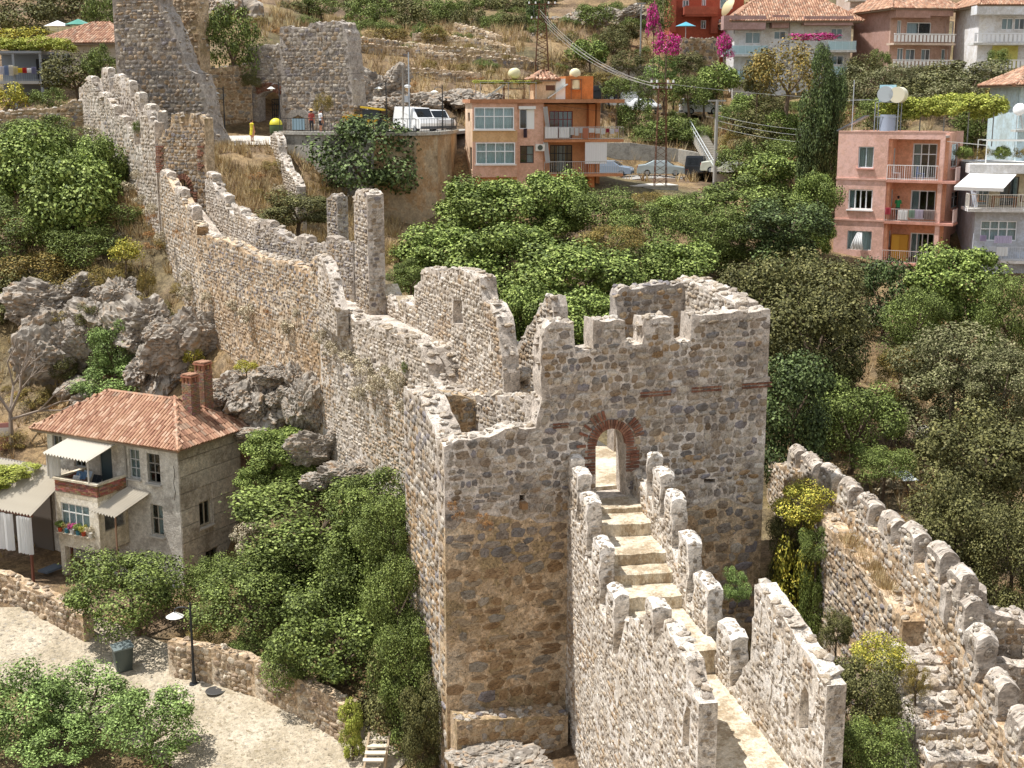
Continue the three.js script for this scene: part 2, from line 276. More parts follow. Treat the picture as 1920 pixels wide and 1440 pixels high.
// patches of old lime plaster left on the rubble: thin irregular slabs standing just proud of the stones
function plasterPatches(th, fr, list, m) { for (const [px, py, w, h] of list) { const [s, y] = fr.pick(px, py), n = 13, P = []; for (let i = 0; i < n; i++) { const a = i / n * 6.2832, r = rr(.55, 1.1); P.push([s + Math.cos(a) * w * .5 * r, y + Math.sin(a) * h * .5 * r]); } fr.put(mesh('plaster_patch', shapeGeo(ragged([...P, P[0]], .12, .035).slice(0, -1), [], .07, .028), m ?? M.plasterWhite, th)); } }

// ---------- the fortress ----------
const Y = r => CAMY + r;   // heights relative to the camera
const C17 = Math.cos(17 * Math.PI / 180), S17 = Math.sin(17 * Math.PI / 180);
const T = (a, b) => [-2.1 + C17 * a - S17 * b, 40 + S17 * a + C17 * b];           // tower plan: a along the front, b back
const Wk = (d, o) => [3.2 + .174 * d + .985 * o, 41.6 - .985 * d + .174 * o];     // stair walk plan: d towards the viewer, o to the right
const patch = (k, s = .35) => (x, y) => fbm(x * s + k, y * s, k * 1.7, 3);
seed(1);
{ // main tower
  const th = thing('fortress_tower', 'square rubble stone tower with arched doorway and stepped battlements in the foreground', 'tower');
  const p = patch(3), YB = Y(-12.6);
  const fr = new Frame(T(0, 0), T(11.05, 0)), wallT = .85;
  const grey = (x, y) => { const n = p(x, y), q = rnd(); return n < -.28 && q < .6 ? 'brown' : q < .36 ? 'grey' : q < .86 ? 'mix' : 'light'; };
  const seam = ragged([[0, YB - .5], [2, YB - .25], [3.6, YB - .7], [5, YB - .12], [6.4, YB - .15], [8, YB - .8], [9.4, YB - .35], [11.05, YB - .9]], .3, .12); seam[0] = [0, YB - .5]; seam[seam.length - 1] = [11.05, YB - .9]; for (const q of seam) q[1] = Math.min(q[1], YB - .03);
  const door = [[1117, 934], [1117, 832], [1120, 815], [1127, 804], [1137, 798], [1146, 796], [1156, 798], [1165, 805], [1171, 817], [1173, 832], [1173, 936]];
  const dfr = door.map(q => fr.pick(q[0], q[1])); dfr[0][1] = YB + .02; dfr[10][1] = YB + .02;
  const holes = [[[1320, 905], [1320, 898], [1341, 898], [1341, 905]], [[974, 940], [974, 928], [984, 928], [984, 940]]].map(h => h.map(q => fr.pick(q[0], q[1])));
  const topF = [[832, 838], [860, 824], [900, 822], [935, 815], [948, 802], [985, 803], [1006, 800], [1010, 770], [1017, 745], [1014, 690], [1018, 640], [1020, 614], [1036, 606], [1077, 606], [1078, 662], [1112, 655], [1113, 602], [1172, 600], [1174, 648], [1206, 645], [1207, 598], [1263, 596], [1265, 645], [1296, 640], [1298, 590], [1340, 588], [1443, 581]];
  masonry(th, { fr, name: 'front_wall', top: topF, s0: 0, s1: 11.05, bot: YB, botPts: seam, t: wallT, holes: [dfr, ...holes], rawHoles: true, mat: M.mortar, jit: .05, st: { w: .34, h: .21, p: .05, palAt: grey, gap: .03 }, capSize: .24, cap: 1.1, capPal: 'light' });
  const brown = (x, y) => { const n = p(x + 9, y * 1.3); return y > YB - 1.8 && n > -.05 ? 'grey' : n > .3 || x > 9.2 ? 'mix' : n < -.35 ? 'grey' : 'brown'; };
  masonry(th, { fr, raw: true, name: 'front_wall', top: seam.map(q => [q[0], q[1] - .003]), bot: Y(-22.5), t: wallT, jit: 0, step: 20, cap: 0, holes: [], mat: M.mortarBrown, st: { w: .5, h: .3, p: .045, palAt: brown, gap: .03, skip: .16, keep: (x) => x < 3.95 || x > 7.2 } });
  // holes left in the masonry get a dark back of real depth (the wall is hollow there)
  const fl = new Frame(T(0, 5.75), T(0, .86));
  masonry(th, { fr: fl, name: 'side_wall', top: [[776, 742], [779, 738], [792, 750], [800, 775], [812, 800], [823, 825]], s0: 0, s1: 4.89, bot: Y(-22.5), t: wallT, mat: M.mortar, st: { w: .34, h: .2, p: .05, palAt: (x, y) => y < YB - .6 && rnd() < .5 ? 'brown' : grey(x + 20, y) }, capSize: .3, cap: 1.6, capPal: 'light' });
  bank(th, layStones([[0, Y(-22.5)], [.85, Y(-22.5)], [.85, Y(-10.4)], [0, Y(-10.4)]], [], { w: .36, h: .22, p: .05, palAt: (x, y) => y < YB - .6 && rnd() < .5 ? 'brown' : grey(x + 30, y) }), new Frame(T(0, .855), T(0, 0)));
  // rear wall of the roofless left chamber, its ledge, and the tall rear wall on the right
  const ft = new Frame(T(.86, 4.9), T(5.3, 4.9));
  masonry(th, { fr: ft, name: 'rear_wall', top: [[800, 742], [830, 738], [870, 742], [890, 752], [905, 738], [915, 741], [1012, 735]], s0: 0, bot: Y(-14), t: .8, mat: M.mortarBrown, jit: .03, st: { w: .26, h: .17, p: .04, palAt: () => rnd() < .35 ? 'mix' : 'brown' }, capSize: .22 });
  const fb = new Frame(T(5.4, 4.9), T(10.2, 4.9));
  masonry(th, { fr: fb, name: 'rear_wall', top: [[1155, 600], [1156, 556], [1158, 545], [1166, 538], [1176, 536], [1186, 545], [1215, 538], [1262, 534], [1310, 530]], s1: 4.8, bot: Y(-13), t: .7, mat: M.mortarGrey, st: { w: .34, h: .2, p: .05, palAt: () => rnd() < .3 ? 'brown' : 'grey' }, cap: 1.3, capPal: 'mix' });
  const fr2 = new Frame(T(10.2, 5.6), T(10.2, .86));
  masonry(th, { fr: fr2, name: 'side_wall', top: [[1303, 531], [1320, 536], [1350, 553], [1390, 572]], s0: 0, s1: 4.74, bot: Y(-20), t: .85, mat: M.mortar, st: { w: .3, h: .2, p: .05, palAt: () => 'light' }, capSize: .34, cap: 2, capPal: 'light' });
  // chamber floor, lit through the open roof
  const g = new GB(), q = (a, b, y) => { const c = T(a, b); return [c[0], Y(y), -c[1]]; };
  const fp = [[.8, .8], [10.25, .8], [10.25, 4.95], [7.6, 4.95], [7.6, 9.5], [4.2, 9.5], [4.2, 4.95], [.8, 4.95]];
  const fsh = new THREE.Shape(fp.map(c => new THREE.Vector2(...T(...c)))); const fg = new THREE.ExtrudeGeometry(fsh, { depth: .3, bevelEnabled: false }); fg.rotateX(-Math.PI / 2); fg.translate(0, Y(-12.45) - .3, 0); mesh('floor', fg, M.floor, th);
  const rub = new GB(); for (let i = 0; i < 60; i++) { const c = T(rr(4.6, 6.6), rr(6.6, 8.9)), s = rr(.2, .55); rub.geo(pick1(lumpVar), M4(c[0], Y(-12.3) + rr(0, .7), -c[1], rr(0, 6), s, s * .7, s), jcol('light')); } stuff(mesh('rubble_heap', rub.build(), M.stones, th));
  // brick arch over the doorway and brick jambs: every brick a part
  const [cx, cy] = fr.pick(1145, 832), bm = PAL.brick.map(stoneMat), bg = new THREE.BoxGeometry(1, 1, 1);
  const brick = (x, y, w, h, r, d = .05) => { const b = mesh('brick', bg, pick1(bm), th), o = fr.world(x, y, .012 - .1 + d); b.position.copy(o); b.rotation.set(0, fr.phi, r, 'YXZ'); b.scale.set(w, h, .2); return b; };
  for (let i = 0; i <= 24; i++) { const a = Math.PI * (i / 24), ca = Math.cos(a), sa = Math.sin(a); for (const [R, w] of [[.66, .3], [.99, .3]]) { if (R > .9 && (i < 2 || rnd() < .5)) continue; brick(cx + ca * R * (R < .9 ? .98 : 1.03), cy + sa * R, w, R < .9 ? .062 : .085, a + rr(-.04, .04), rr(.035, .06)); } }
  for (const sd of [-1, 1]) for (let k = 0; k < 9; k++) brick(cx + sd * (k % 2 ? .72 : .66), cy - .09 - k * .105, k % 2 ? .36 : .24, .062, rr(-.02, .02), rr(.03, .055));
  for (let k = 0; k < 7; k++) { const [x, y] = fr.pick(1190, 846 + k * 7); if (k < 6) brick(x + rr(-.03, .05), y, .3, .08, 0, .05); }
  // levelling courses of brick
  for (const [x0, x1, y] of [[1200, 1257, 738], [1296, 1346, 729], [1391, 1443, 722], [1036, 1064, 797]]) for (let r = 0; r < 2; r++) { const a = fr.pick(x0, y + r * 6), b = fr.pick(x1, y + r * 6); for (let x = a[0]; x < b[0] - .1; x += .27) brick(x + .13, a[1] + .02, .25, .055, rr(-.02, .02), rr(.03, .06)); }
  // plaster band above the right-hand course
  { const a = fr.pick(1392, 718), b = fr.pick(1442, 706); const m = mesh('plaster_patch', new THREE.BoxGeometry(b[0] - a[0], b[1] - a[1], .1), M.mortar, th); m.position.copy(fr.world((a[0] + b[0]) / 2, (a[1] + b[1]) / 2, .02)); m.rotation.y = fr.phi; }
  seed(77); plasterPatches(th, fr, [[1290, 980, .9, .6], [1390, 1010, 1.0, .9], [1400, 930, .7, .5], [1330, 1050, .7, .6], [1240, 820, .6, .5], [1300, 860, .8, .4], [900, 1230, 1.2, .5], [1000, 1150, .8, .6], [880, 1120, .7, .5], [960, 1280, 1.0, .5]], M.mortarWarm);
  // plinth at the foot
  const pf = new Frame([T(.1, -.85)[0], T(.1, -.85)[1]], T(4.1, -.85)); masonry(th, { fr: pf, name: 'plinth', top: [[858, 1352], [940, 1348], [1075, 1340]], s0: 0, s1: 3.75, bot: Y(-24), t: .86, mat: M.mortarBrown, st: { w: .36, h: .2, p: .04, palAt: () => rnd() < .6 ? 'brown' : 'mix', skip: .1 }, jit: .03, capSize: .26, cap: 1.6, capPal: 'mix' });
  // wooden lintel stub sticking out of the wall
  { const [x, y] = fr.pick(979, 945); const b = mesh('timber_stub', new THREE.BoxGeometry(.2, .2, .5), mat({ color: 0x8a6a48 }), th); b.position.copy(fr.world(x, y, .05)); b.rotation.y = fr.phi; }
}
const plasterOn = [];
{ // stair walk with battlemented parapets
  const th = thing('battlement_walk', 'stepped wall walk between two rows of rounded merlons leading to the tower doorway', 'stairway');
  const stL = { w: .2, h: .13, p: .036, gap: .02, skip: .1, palAt: () => 'light' };
  // steps, each a part
  const fc = new Frame(Wk(0, 0), Wk(10, 0));
  const prof = [[-.9, 1.05, -12.6], [1.05, 2.15, -12.78], [2.15, 3.75, -13.2], [3.75, 4.5, -13.55], [4.5, 5.5, -13.9], [5.5, 8.5, -14.3], [8.5, 18, -15.0]];
  for (const [d0, d1, y] of prof) {
    const g = new THREE.BoxGeometry(d1 - d0, 2.2, 1.9, 10, 1, 8), P = g.attributes.position, U = g.attributes.uv; for (let i = 0; i < P.count; i++) { const X = P.getX(i) + d0, Z = P.getZ(i); U.setXY(i, X + P.getY(i) * .6, Z); if (P.getY(i) > 0) P.setY(i, P.getY(i) + fbm(X * 1.3, Z * 1.3, 4) * .06 + (P.getX(i) > (d1 - d0) / 2 - .01 ? -.03 + n3(Z * 5, 2, d0) * .03 : 0)); if (P.getX(i) > (d1 - d0) / 2 - .01) P.setX(i, P.getX(i) + n3(Z * 3, P.getY(i), d0) * .05); }
    g.computeVertexNormals(); const s = mesh('step', g, M.floor, th), w = fc.world((d0 + d1) / 2, Y(y) - 1.1, .05); s.position.copy(w); s.rotation.y = fc.phi;
  }
  // left parapet: outer face towards the viewer's left; wall below it and merlons on it
  const fl = new Frame(Wk(-.45, -1.45), Wk(18, -1.45)), tl = .44;
  const crest = [[1058, 930], [1085, 985], [1100, 1035], [1126, 1140], [1152, 1232], [1158, 1230], [1172, 1164], [1208, 1162], [1226, 1213], [1240, 1188]].map(q => fl.pick(...q));
  const big = [[1240, 1188], [1245, 1168], [1250, 1175], [1262, 1200], [1286, 1240], [1292, 1275], [1297, 1290], [1311, 1320]].map(q => fl.pick(...q));
  const cy = s => { for (let i = 0; i + 1 < crest.length; i++) if (s <= crest[i + 1][0]) { const t = (s - crest[i][0]) / (crest[i + 1][0] - crest[i][0]); return lerp(crest[i][1], crest[i + 1][1], t); } return crest[crest.length - 1][1]; };
  const slit = [[1279, 1400], [1281, 1345], [1288, 1322], [1294, 1330], [1292, 1398]].map(q => fl.pick(...q));
  masonry(th, { fr: fl, raw: true, name: 'parapet_wall', top: [...crest, ...big.slice(1)], s0: 0, bot: Y(-23), t: tl, mat: M.plasterWhite, holes: [slit], st: { ...stL, palAt: (x, y) => y < Y(-16) && n3(x * .6, y * .6, 3) > .1 ? 'warm' : 'light', skip: .26 }, endB: true, capSize: .26, cap: 1.1 });
  for (const [x0, y0, x1, y1] of [[1060, 846, 1070, 862], [1073, 876, 1083, 902], [1088, 922, 1101, 968], [1111, 1005, 1125, 1068], [1137, 1093, 1151, 1150]]) {
    const a = fl.pick(x0, y0), b = fl.pick(x1, y1), yb = Math.min(cy(a[0]), cy(b[0])) - .25; const top = Math.max(a[1], b[1]) + .05; merlon(th, fl, a[0], b[0], yb, top, tl, { st: stL, mat: M.plasterWhite, round: .3, slope: -.05 });
  }
  { const a = fl.pick(1210, 1120), b = fl.pick(1226, 1140), y = fl.pick(1226, 1215)[1]; merlon(th, fl, a[0], b[0], y - .3, a[1] + .05, tl, { st: stL, mat: M.plasterWhite, round: .15 }); }
  // right parapet
  const fr = new Frame(Wk(-.2, .78), Wk(18, .78)), tr = .44;
  const cr = [[1210, 905], [1216, 930], [1239, 972], [1261, 1034], [1290, 1122], [1326, 1218], [1370, 1302], [1391, 1262], [1392, 1250]].map(q => fr.pick(...q));
  const tall = [[1407, 1238], [1410, 1157], [1414, 1152], [1415, 1094], [1424, 1096], [1450, 1132], [1475, 1170], [1503, 1212], [1530, 1252], [1551, 1286]].map(q => fr.pick(...q));
  const cry = s => { for (let i = 0; i + 1 < cr.length; i++) if (s <= cr[i + 1][0]) { const t = (s - cr[i][0]) / (cr[i + 1][0] - cr[i][0]); return lerp(cr[i][1], cr[i + 1][1], t); } return cr[cr.length - 1][1]; };
  const win = [[1497, 1366], [1499, 1330], [1502, 1298], [1509, 1285], [1516, 1300], [1517, 1340], [1515, 1368]].map(q => fr.pick(...q)), win2 = [[1473, 1343], [1474, 1322], [1478, 1316], [1479, 1340]].map(q => fr.pick(...q));
  masonry(th, { fr, raw: true, name: 'parapet_wall', top: [...cr, ...tall], s0: -.4, bot: Y(-23), t: tr, mat: M.plasterWhite, holes: [win, win2], st: { ...stL, skip: .3, palAt: (x, y) => n3(x * .7, y * .7, 9) > .25 ? 'warm' : 'light' }, endB: true, capSize: .32, cap: 1.7 });
  plasterOn.push(() => { seed(404); plasterPatches(th, fr, [[1440, 1180, .5, 1.1], [1462, 1235, .7, 1.3], [1490, 1240, .5, .8], [1440, 1290, .5, 1.0], [1470, 1310, .3, .8], [1530, 1310, .5, 1.1], [1425, 1150, .3, .6], [1400, 1320, .4, .5], [1340, 1240, .4, .5], [1300, 1140, .35, .4]]); plasterPatches(th, fl, [[1160, 1290, .8, 1.2], [1200, 1250, .6, .7], [1120, 1330, .7, 1.4], [1180, 1380, 1.0, 1.1], [1240, 1330, .7, .9], [1110, 1200, .4, .9], [1230, 1400, .6, .6], [1090, 1120, .3, .5]]); });
  for (const [x0, y0, x1, y1] of [[1211, 848, 1216, 858], [1224, 874, 1239, 896], [1246, 918, 1261, 955], [1272, 994, 1290, 1045], [1300, 1070, 1326, 1138], [1345, 1160, 1371, 1215]]) {
    const a = fr.pick(x0, y0), b = fr.pick(x1, y1), yb = Math.min(cry(a[0]), cry(b[0])) - .25; merlon(th, fr, a[0], b[0], yb, Math.max(a[1], b[1]) + .05, tr, { st: stL, mat: M.plasterWhite, round: .3, slope: -.05 });
  }
}
plasterOn.forEach(f => f());
{ // right-hand battlemented wall
  const th = thing('battlement_wall', 'low battlemented stone wall running down the right side beside dry grass', 'wall');
  const fr = new Frame([10.4, 49], [11.6, 27]), t = .5, st = { w: .26, h: .17, p: .05, gap: .02, skip: .2, palAt: () => rnd() < .4 ? 'warm' : 'light' };
  const P = a => a.map(q => fr.pick(...q));
  const cr = P([[1440, 868], [1491, 878], [1524, 904], [1562, 925], [1591, 958], [1630, 991], [1673, 1026], [1716, 1057], [1757, 1096], [1795, 1150], [1800, 1212], [1832, 1290], [1872, 1358], [1905, 1410]]);
  const top = [...cr]; const last = cr[cr.length - 1]; top.push([22.2, last[1] - .2]);
  const cry = s => { for (let i = 0; i + 1 < cr.length; i++) if (s <= cr[i + 1][0]) { const q = (s - cr[i][0]) / (cr[i + 1][0] - cr[i][0]); return lerp(cr[i][1], cr[i + 1][1], q); } return last[1]; };
  masonry(th, { fr, raw: true, top, bot: Y(-18), t, mat: M.mortarWarm, st, capSize: .2, cap: .8 });
  for (const [x0, y0, x1, y1, h] of [[1479, 832, 1491, 845], [1502, 852, 1524, 866], [1537, 868, 1560, 888], [1573, 893, 1591, 916], [1607, 920, 1630, 942], [1649, 956, 1673, 978], [1691, 976, 1716, 1008], [1739, 1013, 1764, 1042], [1780, 1056, 1800, 1085], [1797, 1112, 1801, 1130], [1812, 1166, 1835, 1208], [1846, 1250, 1874, 1290], [1888, 1320, 1915, 1372]]) {
    const a = fr.pick(x0, y0), b = fr.pick(x1, y1), yb = Math.min(cry(a[0]), cry(b[0])) - .3; merlon(th, fr, a[0], Math.max(b[0], a[0] + .5), yb, Math.max(a[1], b[1]) + .05, t, { st, mat: M.mortar, round: .7, amp: .07 });
  }
  // short cross wall with two merlons
  const fx = new Frame([11.45, 32.35], [13.6, 32.2]); masonry(th, { fr: fx, raw: true, name: 'cross_wall', top: [[0, Y(-12.75)], [.6, Y(-12.7)], [2.2, Y(-13.3)]], bot: Y(-18), t: .5, mat: M.mortar, st, cap: .8 });
  merlon(th, fx, -.3, .75, Y(-13.2), Y(-12.15), .55, { st, mat: M.mortar });
  const fx2 = new Frame([11.5, 31.4], [14.5, 31.3]); masonry(th, { fr: fx2, raw: true, name: 'cross_wall', top: [[0, Y(-12.9)], [.6, Y(-13.0)], [.7, Y(-13.9)], [3, Y(-13.9)]], bot: Y(-18), t: .5, mat: M.mortar, st, cap: .8 });
  const w2 = new Frame([13.0, 33.5], [13.9, 27]); masonry(th, { fr: w2, raw: true, name: 'cross_wall', top: [[0, Y(-13.2)], [6.5, Y(-14.2)]], bot: Y(-18), t: .5, mat: M.mortar, st, cap: .8 });
  merlon(th, w2, 1.2, 2.6, Y(-13.7), Y(-11.9), .5, { st, mat: M.mortar }); merlon(th, w2, 3.4, 4.7, Y(-14), Y(-12.5), .5, { st, mat: M.mortar });
  // ledge along the inner side, its face dropping to the garden
  const lw = new Frame([9.85, 46.5], [10.6, 34]); masonry(th, { fr: lw, raw: true, name: 'ledge_wall', top: [[0, Y(-13.4)], [3, Y(-13.3)], [6, Y(-13.4)], [9, Y(-13.5)], [12.5, Y(-13.8)]], bot: Y(-21), t: .9, mat: M.mortarWarm, st: { ...st, palAt: () => rnd() < .5 ? 'warm' : 'mix' }, cap: .5, capSize: .22, jit: .12 });
  const lw2 = new Frame([9.8, 33.8], [9.95, 26.5]);
  // rough rubble steps descending along the ledge
  for (let k = 0; k < 9; k++) { const d = .3 + k * .85, y = -14.3 - k * .24, f3 = new Frame(lw2.plan(d), lw2.plan(d + .9)); masonry(th, { fr: f3, raw: true, name: 'rough_step', top: [[0, Y(y) + rr(-.1, .1)], [.45, Y(y) + rr(-.06, .1)], [.9 + rr(-.1, .2), Y(y) + rr(-.18, .02)]], bot: Y(-21), t: 1.7, mat: M.mortar, st: { ...st, palAt: () => rnd() < .6 ? 'warm' : 'light' }, cap: 3, capSize: .3, jit: .12, step: .18, endB: true, endH: .6 }); }
}
// ---------- left curtain wall, ruins and gate ----------
const P0 = T(0, 4.9), PQ = [-1.0, 44.9], P1 = [-8.5, 58.2], P2 = [-17.0, 72], P3 = [-21.6, 82.5], P4 = [-33, 104];
{
  const th = thing('curtain_wall', 'long ruined curtain wall climbing the left slope from the tower to the far gate', 'wall');
  const pz = patch(7, .25), wl = (x, y) => { const n = pz(x, y); return n > .12 ? 'warm' : n < -.25 ? 'mix' : 'light'; };
  const st = { w: .24, h: .15, p: .04, gap: .02, skip: .2, palAt: wl };
  const f1 = new Frame(P1, PQ);
  masonry(th, { fr: f1, top: [[598, 588], [612, 583], [630, 588], [646, 586], [662, 598], [690, 604], [704, 616], [730, 620], [755, 634], [775, 636], [790, 648], [796, 668], [806, 700], [822, 728], [860, 740], [1005, 746]], s0: 0, bot: [Y(-16.5), Y(-21)], t: .6, mat: M.mortar, holes: [[612, 650], [653, 660], [697, 672], [740, 700]].map(([x, y]) => [[x, y + 9], [x, y], [x + 8, y], [x + 8, y + 9]]), st, cap: 1.6, jit: .11, capSize: .32 });
  masonry(th, { A: P2, B: P1, top: [[376, 443], [400, 446], [420, 450], [445, 462], [458, 474], [500, 484], [535, 492], [560, 502], [574, 512], [580, 500], [586, 486], [597, 480]], s0: 0, s1: Math.hypot(P1[0] - P2[0], P1[1] - P2[1]), bot: [Y(-14.5), Y(-16.5)], t: .8, mat: M.mortarWarm, st: { ...st, w: .24, h: .16, palAt: (x, y) => y < Y(-9.8) + n3(x * .5, y * .4, 2) * 1.5 ? (rnd() < .75 ? 'warm' : 'brown') : 'mix' }, cap: 1.4, capSize: .34 });
  masonry(th, { A: P3, B: P2, top: [[295, 335], [300, 330], [312, 331], [320, 345], [328, 365], [340, 372], [352, 395], [362, 412], [370, 425], [377, 446]], s0: 0, s1: Math.hypot(P3[0] - P2[0], P3[1] - P2[1]), bot: [Y(-9.5), Y(-14.5)], t: .6, mat: M.mortarWarm, st: { ...st, w: .3, h: .2 }, cap: 1.2, capSize: .34 });
  masonry(th, { A: P4, B: P3, top: [[158, 168], [162, 152], [168, 150], [176, 160], [181, 182], [190, 188], [198, 178], [206, 192], [212, 222], [220, 215], [227, 238], [238, 232], [246, 262], [254, 275], [272, 272], [292, 277]], s0: 0, s1: 24.3, bot: [Y(-4), Y(-9)], t: .6, mat: M.mortar, st: { ...st, w: .34, h: .24 }, cap: 1, capSize: .4 });
  { const f4 = new Frame(P4, P3), f3 = new Frame(P3, P2), fi = new Frame([-31.5, 104.5], [-21.2, 84]), fj = new Frame([-18.7, 80.6], [-13.2, 68.6]), fk = new Frame([-13.2, 68.6], [-7.1, 61.3]), ms = { ...st, w: .26, h: .18 };
    for (const [f, l] of [[f4, [[160, 142, 172, 176], [184, 172, 194, 200], [205, 196, 214, 226], [222, 216, 231, 242], [240, 236, 250, 268], [262, 258, 274, 286]]], [f3, [[300, 318, 312, 350], [326, 350, 338, 384], [350, 382, 360, 416]]], [fi, [[190, 126, 202, 165], [212, 138, 223, 176], [234, 150, 243, 192], [252, 172, 261, 210], [270, 194, 282, 226]]], [fj, [[386, 322, 397, 350], [410, 362, 422, 394], [438, 388, 452, 412]]], [fk, [[488, 412, 506, 434], [556, 440, 576, 466], [610, 442, 630, 464]]]])
      for (const [x0, y0, x1, y1] of l) { const a = f.pick(x0, y0), b = f.pick(x1, y0), c = f.pick((x0 + x1) / 2, y1); merlon(th, f, a[0], Math.max(b[0], a[0] + .6), c[1] - .4, (a[1] + b[1]) / 2, .55, { st: ms, mat: M.mortar, round: .3 }); } }
  // inner row of battlements beyond the turret
  masonry(th, { A: [-31.5, 104.5], B: [-21.2, 84], name: 'inner_wall', top: [[184, 156], [194, 140], [204, 146], [207, 176], [213, 152], [226, 146], [231, 170], [238, 160], [245, 195], [253, 182], [261, 212], [268, 204], [277, 232], [285, 212], [296, 210]], bot: Y(-7), t: .6, mat: M.mortar, st: { ...st, w: .36, h: .26 }, cap: .8, capSize: .4 });
  // inner parapet from the gate turret to the pillar
  masonry(th, { A: [-18.7, 80.6], B: [-13.2, 68.6], name: 'inner_wall', top: [[384, 336], [394, 332], [402, 350], [408, 375], [425, 385], [432, 400], [455, 402], [475, 418]], bot: Y(-10), t: .6, mat: M.mortar, st: { ...st, palAt: () => 'light' }, cap: 1.2, capSize: .32, s1: 13.2 });
  masonry(th, { A: [-13.2, 68.6], B: [-7.1, 61.3], name: 'inner_wall', top: [[472, 418], [500, 424], [520, 432], [545, 452], [600, 458], [625, 453], [662, 455]], s0: 0, bot: Y(-12), t: .6, mat: M.mortarGrey, st: { ...st, palAt: () => 'mix' }, cap: 1.3, capSize: .34 });
  // stepped return beside the walk
  masonry(th, { A: [-9.8, 61.7], B: [-8.62, 58.5], name: 'return_wall', top: [[586, 482], [600, 478], [608, 492], [616, 515], [622, 545], [631, 582]], bot: Y(-9.6), t: .5, mat: M.mortar, st, cap: 1, endB: true });
  // walk surface
  const fl = new GB(), wv = (p, y) => [p[0], Y(y), -p[1]];
  const strip = [[PQ, [.6, 45.8], -10.35], [[-3.05, 48.5], [-1.2, 49.4], -10.35], [[-3.4, 49.2], [-1.6, 50.1], -9.1], [P1, [-5.6, 59.4], -9.3], [[-12.5, 64.8], [-10.2, 66], -8.9], [P2, [-14.4, 71], -8.3], [P3, [-19, 81], -6.0], [P4, [-30.5, 104], -2]];
  for (let i = 0; i + 1 < strip.length; i++) { const [a, b, y] = strip[i], [c, d, z] = strip[i + 1]; fl.quad(wv(a, y), wv(b, y), wv(d, z), wv(c, z), [1, 1, 1], 3, 8); }
  mesh('walk', fl.build(), M.mortar, th);
  const rb = new GB(); for (let i = 0; i < 300; i++) { const t = rnd(), z = lerp(PQ[1], P1[1], t), x = lerp(PQ[0], P1[0], t) + rr(.3, 1.6), s = rr(.12, .4); rb.geo(pick1(lumpVar), M4(x, Y(t < .28 ? -10.35 : t < .34 ? lerp(-10.35, -9.1, (t - .28) / .06) : lerp(-9.1, -9.3, (t - .3) / .7)), -z - .3, rr(0, 6), s, s * .6, s), jcol('light')); } stuff(mesh('walk_rubble', rb.build(), M.stones, th));
}
{ // slender pillar of masonry
  const th = thing('masonry_pillar', 'tall slender ruined pillar of rubble masonry rising above the curtain wall', 'pillar');
  masonry(th, { A: [-7.3, 61.2], B: [-6.45, 58.9], top: [[663, 372], [667, 358], [676, 356], [686, 362], [688, 366]], bot: Y(-12.5), t: .75, mat: M.mortar, st: { w: .26, h: .17, p: .06, gap: .02, palAt: () => rnd() < .5 ? 'light' : 'mix' }, cap: 1.2, endB: true, name: 'shaft' });
}
{ // ruined wall with a slit window
  const th = thing('ruined_wall', 'ragged ruined wall with a narrow window slit behind the tower', 'wall');
  const fr = new Frame([-5.75, 59.2], [-.45, 45]), st = { w: .26, h: .16, p: .055, gap: .02, palAt: (x, y) => n3(x * .5, y * .5, 8) > .2 ? 'warm' : 'light' };
  const cs = [[716, 590], [720, 562], [742, 578], [745, 590], [752, 585]];
  masonry(th, { fr, name: 'wall', top: [[714, 585], [718, 545], [728, 553], [742, 572], [746, 580], [748, 562], [760, 568], [776, 572], [778, 535], [789, 530], [790, 508], [805, 501], [822, 506], [824, 530], [828, 512], [850, 505], [880, 512], [900, 522], [902, 545], [906, 563], [920, 570], [931, 595], [934, 612], [938, 640], [944, 700]], bot: Y(-14), t: .6, mat: M.mortar, holes: [[[849, 606], [850, 563], [866, 563], [868, 608]]], st, cap: 1.2, capSize: .26 });
  plasterPatches(th, fr, [[815, 660, .9, 1.0], [850, 690, .6, 1.3], [880, 640, .7, .9], [905, 690, .6, 1.2], [790, 620, .6, .6], [920, 650, .4, .8], [760, 600, .5, .4]]);
  // tilted cement coping slabs
  for (const [x, y, w] of [[735, 548, .95], [762, 567, .7]]) { const [s, yy] = fr.pick(x, y, -.3), b = mesh('coping_slab', new THREE.BoxGeometry(w, .1, .75), M.floor, th); b.position.copy(fr.world(s, yy + .05, -.3)); b.rotation.set(0, fr.phi, -.5, 'YXZ'); }
}
{ const th = thing('ruined_gable', 'triangular ruined wall stump standing behind the tower battlements', 'wall');
  const fr = new Frame([-.2, 53], [1.65, 47.5]), st = { w: .26, h: .16, p: .055, gap: .02, palAt: () => rnd() < .4 ? 'warm' : 'light' };
  masonry(th, { fr, top: [[966, 660], [975, 640], [990, 612], [1003, 592], [1015, 572], [1022, 558], [1034, 556], [1037, 575], [1040, 620]], bot: Y(-13.5), t: .55, mat: M.mortar, st, cap: 1.2, endB: true });
  masonry(th, { A: [-1.05, 52.6], B: [.1, 52.5], name: 'low_wall', top: [[936, 612], [945, 606], [958, 610], [962, 645], [975, 647], [990, 648]], bot: Y(-13.5), t: .6, mat: M.mortarGrey, st, cap: 1 });
  const rub = new GB(); for (let i = 0; i < 90; i++) { const w = at(rr(930, 985), rr(690, 728), 0); const q = at(rr(938, 990), rr(695, 735), rr(46.5, 48)), s = rr(.15, .5); rub.geo(pick1(lumpVar), M4(q.x, q.y, q.z, rr(0, 6), s, s * .8, s), jcol('light')); } stuff(mesh('rubble_heap', rub.build(), M.stones, th));
}
